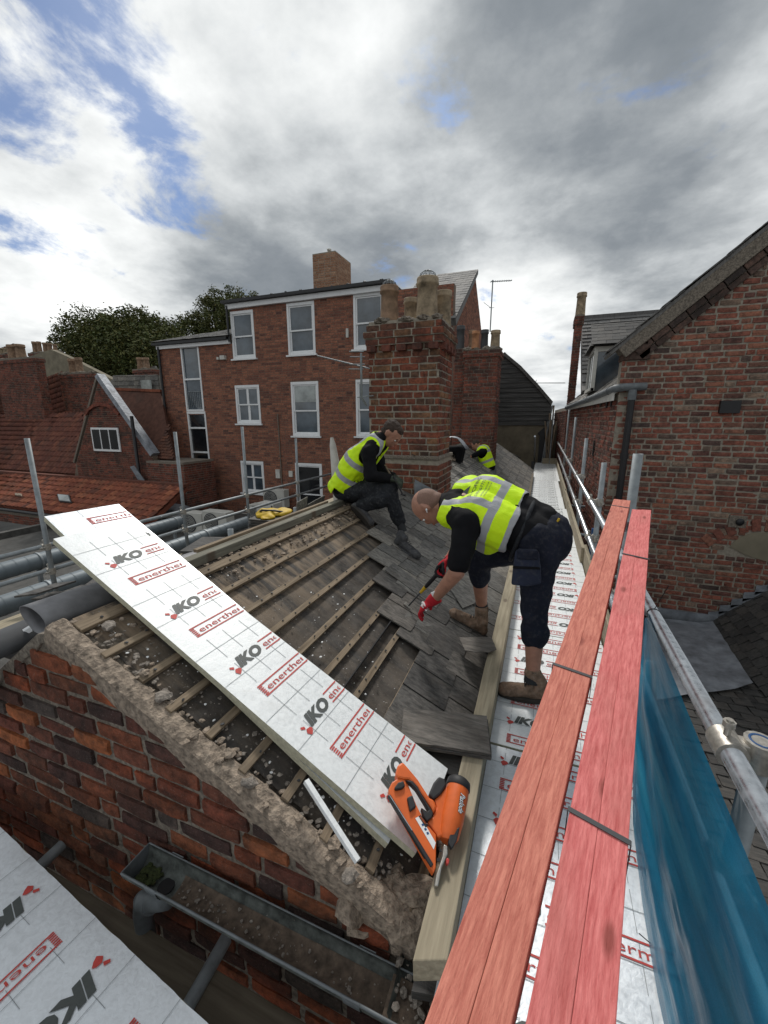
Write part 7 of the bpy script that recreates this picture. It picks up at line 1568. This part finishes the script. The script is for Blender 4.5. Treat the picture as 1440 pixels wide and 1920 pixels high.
    hR, _ = hand(r, wrR, Vector((.9, .1, -.25)), Vector((-.1, .0, -1)), M['glove_green'], .75, 1.0, 1, cuff='sock'); hand(r, wrL, Vector((.85, -.45, -.2)), Vector((0, 0, -1)), M['glove_green'], .7, 1.0, -1, cuff='sock')
    m = MB(); d = (an-kn).normalized(); m.tube([an-d*.03, an+d*.10], .040, 14); m.build('sock', M['sock'], r)
    h1, t1_ = rp(742, 1020, .02), rp(786, 1014, .02); h1.x += -.02; t1_ = h1+Vector((.255, -.06, -.115)); boot(r, h1, t1_, an, M['trainer'], .95, up=NR, name='shoe', sole='trainer')
    h2 = oY(657, 950, 3.36); t2 = oY(697, 992, 3.34); boot(r, h2, h2+(t2-h2).normalized()*.275, an2, M['trainer'], 1.0, up=Vector((.45, .8, .35)), high=False, name='shoe', sole='sole')
    t = thing('slate_ripper', 'long thin slater\'s tool hanging from the seated roofer\'s glove', 'tool', tuple(wrR)); a, b = oY(738, 893, 3.42), oY(755, 927, 3.42); m = MB(); m.tube([a, b], .009, 8, rads=[.012, .007]); m.build('shaft', M['black'], t); m = MB(); m.tube([b+Vector((-.02, 0, .0)), b+Vector((.03, 0, -.005))], .012, 8, rads=[.006, .014]); m.build('head', M['black'], t)
    a = oY(722, 872, 3.6); b = oY(732, 890, 3.5); t = thing('hammer_handle', 'pale wooden handle sticking up behind the seated roofer\'s hands', 'tool', tuple(b)); m = MB(); m.tube([a, b], .008, 8); m.build('handle', M['batten'], t)
sitter()
# ------------------------------------------------------------ two more workers far along the roof
def farworker(label, hip, shl, hd, vest_only=None, arm=None, right=1):
    r = person_root(label, tuple(hip)); hip, shl, hd = Vector(hip), Vector(shl), Vector(hd); f, u, l_ = basis((-.7*right, -.2, -.6), (-.4*right, 0, .9)); hb_, P, E = head_parts(hd, f, u, l_, 1.0); kn = hip+Vector((-.38*right, -.1, .05)); ft = kn+Vector((-.05, 0, -.36)); lat = Vector((0, 1, 0))
    sculpt('body', [seg(hip, shl, .11, .11), seg(shl, hd-u*.03, .07, .06), seg(shl-lat*.15, arm, .05, .035), seg(hip-lat*.08, kn, .08, .055), seg(kn, ft, .055, .04), seg(hip+lat*.08, kn+lat*.2, .08, .055), seg(kn+lat*.2, ft+lat*.2, .055, .04)], hb_, .012, M['skinp'], r, 3)
    sculpt('hair', [], [(P(-.014, 0, .022), (.097, .08, .086), E)], .012, M['hair_brown'], r, 2, cut=lambda c: (c-hd).dot(f) > .04)
    sculpt('dark_clothes', [seg(hip, shl, .135, .135), seg(shl-lat*.16, shl+lat*.16, .085, .085), seg(shl-lat*.16, (shl-lat*.15).lerp(arm, .85), .075, .05), seg(hip-lat*.08, kn, .10, .08), seg(kn, ft, .08, .06), seg(hip+lat*.08, kn+lat*.2, .10, .08), seg(kn+lat*.2, ft+lat*.2, .08, .06)], [], .014, M['black_cloth'], r, 3)
    ax = (shl-hip).normalized(); mv = m_vest('vest_of_far_worker', hip, ax, lat, (.15, .35), .11); 
    sculpt('hi_vis_vest', [seg(hip+lat*.05, shl+lat*.07, .145, .145), seg(hip-lat*.05, shl-lat*.07, .145, .145), seg(shl-lat*.12, shl+lat*.12, .09, .09)], [], .012, mv, r, 3, cut=lambda c: (c-hip).dot(ax) < .0 or any(((c-A).dot(ax)**2+(c-A).x**2) < .095**2 for A in (shl-lat*.19-ax*.04, shl+lat*.19-ax*.04)), thick=.004)
    for q in (ft, ft+lat*.2): boot(r, q+Vector((.08*right, 0, -.06)), q+Vector((-.18*right, 0, -.06)), q, M['sole'], 1)
a_, b_, c_ = oY(917, 876, 9.3), oY(906, 846, 9.3), oY(892, 834, 9.3); farworker('distant crouching worker in yellow vest below the further chimney stack', a_, b_, c_, arm=oY(884, 856, 9.1))
a_, b_, c_ = oY(828, 846, 8.0), oY(818, 818, 8.0), oY(829, 804, 8.0); farworker('distant worker in yellow vest half hidden behind the wide chimney', a_, b_, c_, arm=oY(842, 826, 7.8), right=-1)
ws = thing('slate_stack', 'heap of stacked slates in front of the distant crouching worker', 'slate stack', tuple(rp(905, 852, .1)))
for k in range(16): c = rp(900+random.uniform(-10, 14), 856, .02)+Vector((0, 0, k*.016)); m = MB(); m.obox(c-Vector((.25, .12, 0)), (random.uniform(.4, .55), random.uniform(-.05, .05), 0), (0, .3, 0), (0, 0, .012), r=random.random()); m.build('slate', M['slate'], ws)
m = MB(); c = oY(855, 828, 7.6); V = []
for i in range(9):
    for j in range(7): V.append(c+Vector(((i-4)*.055, (j-3)*.05, .09-.0045*(i-3)**2*2+.03*mnoise.noise(Vector((i*.7, j*.7, 0))))))
m.add(V, [(i*7+j, (i+1)*7+j, (i+1)*7+j+1, i*7+j+1) for i in range(8) for j in range(6)], 0, 0, True); o = m.build('grey_sheet', M['lead'], None, label='crumpled grey lead sheet at the ridge beside the half hidden worker', category='lead sheet'); q = o.modifiers.new('t', 'SOLIDIFY'); q.thickness = .004
for o in list(bpy.data.objects):
    if '_l' in o: del o['_l']
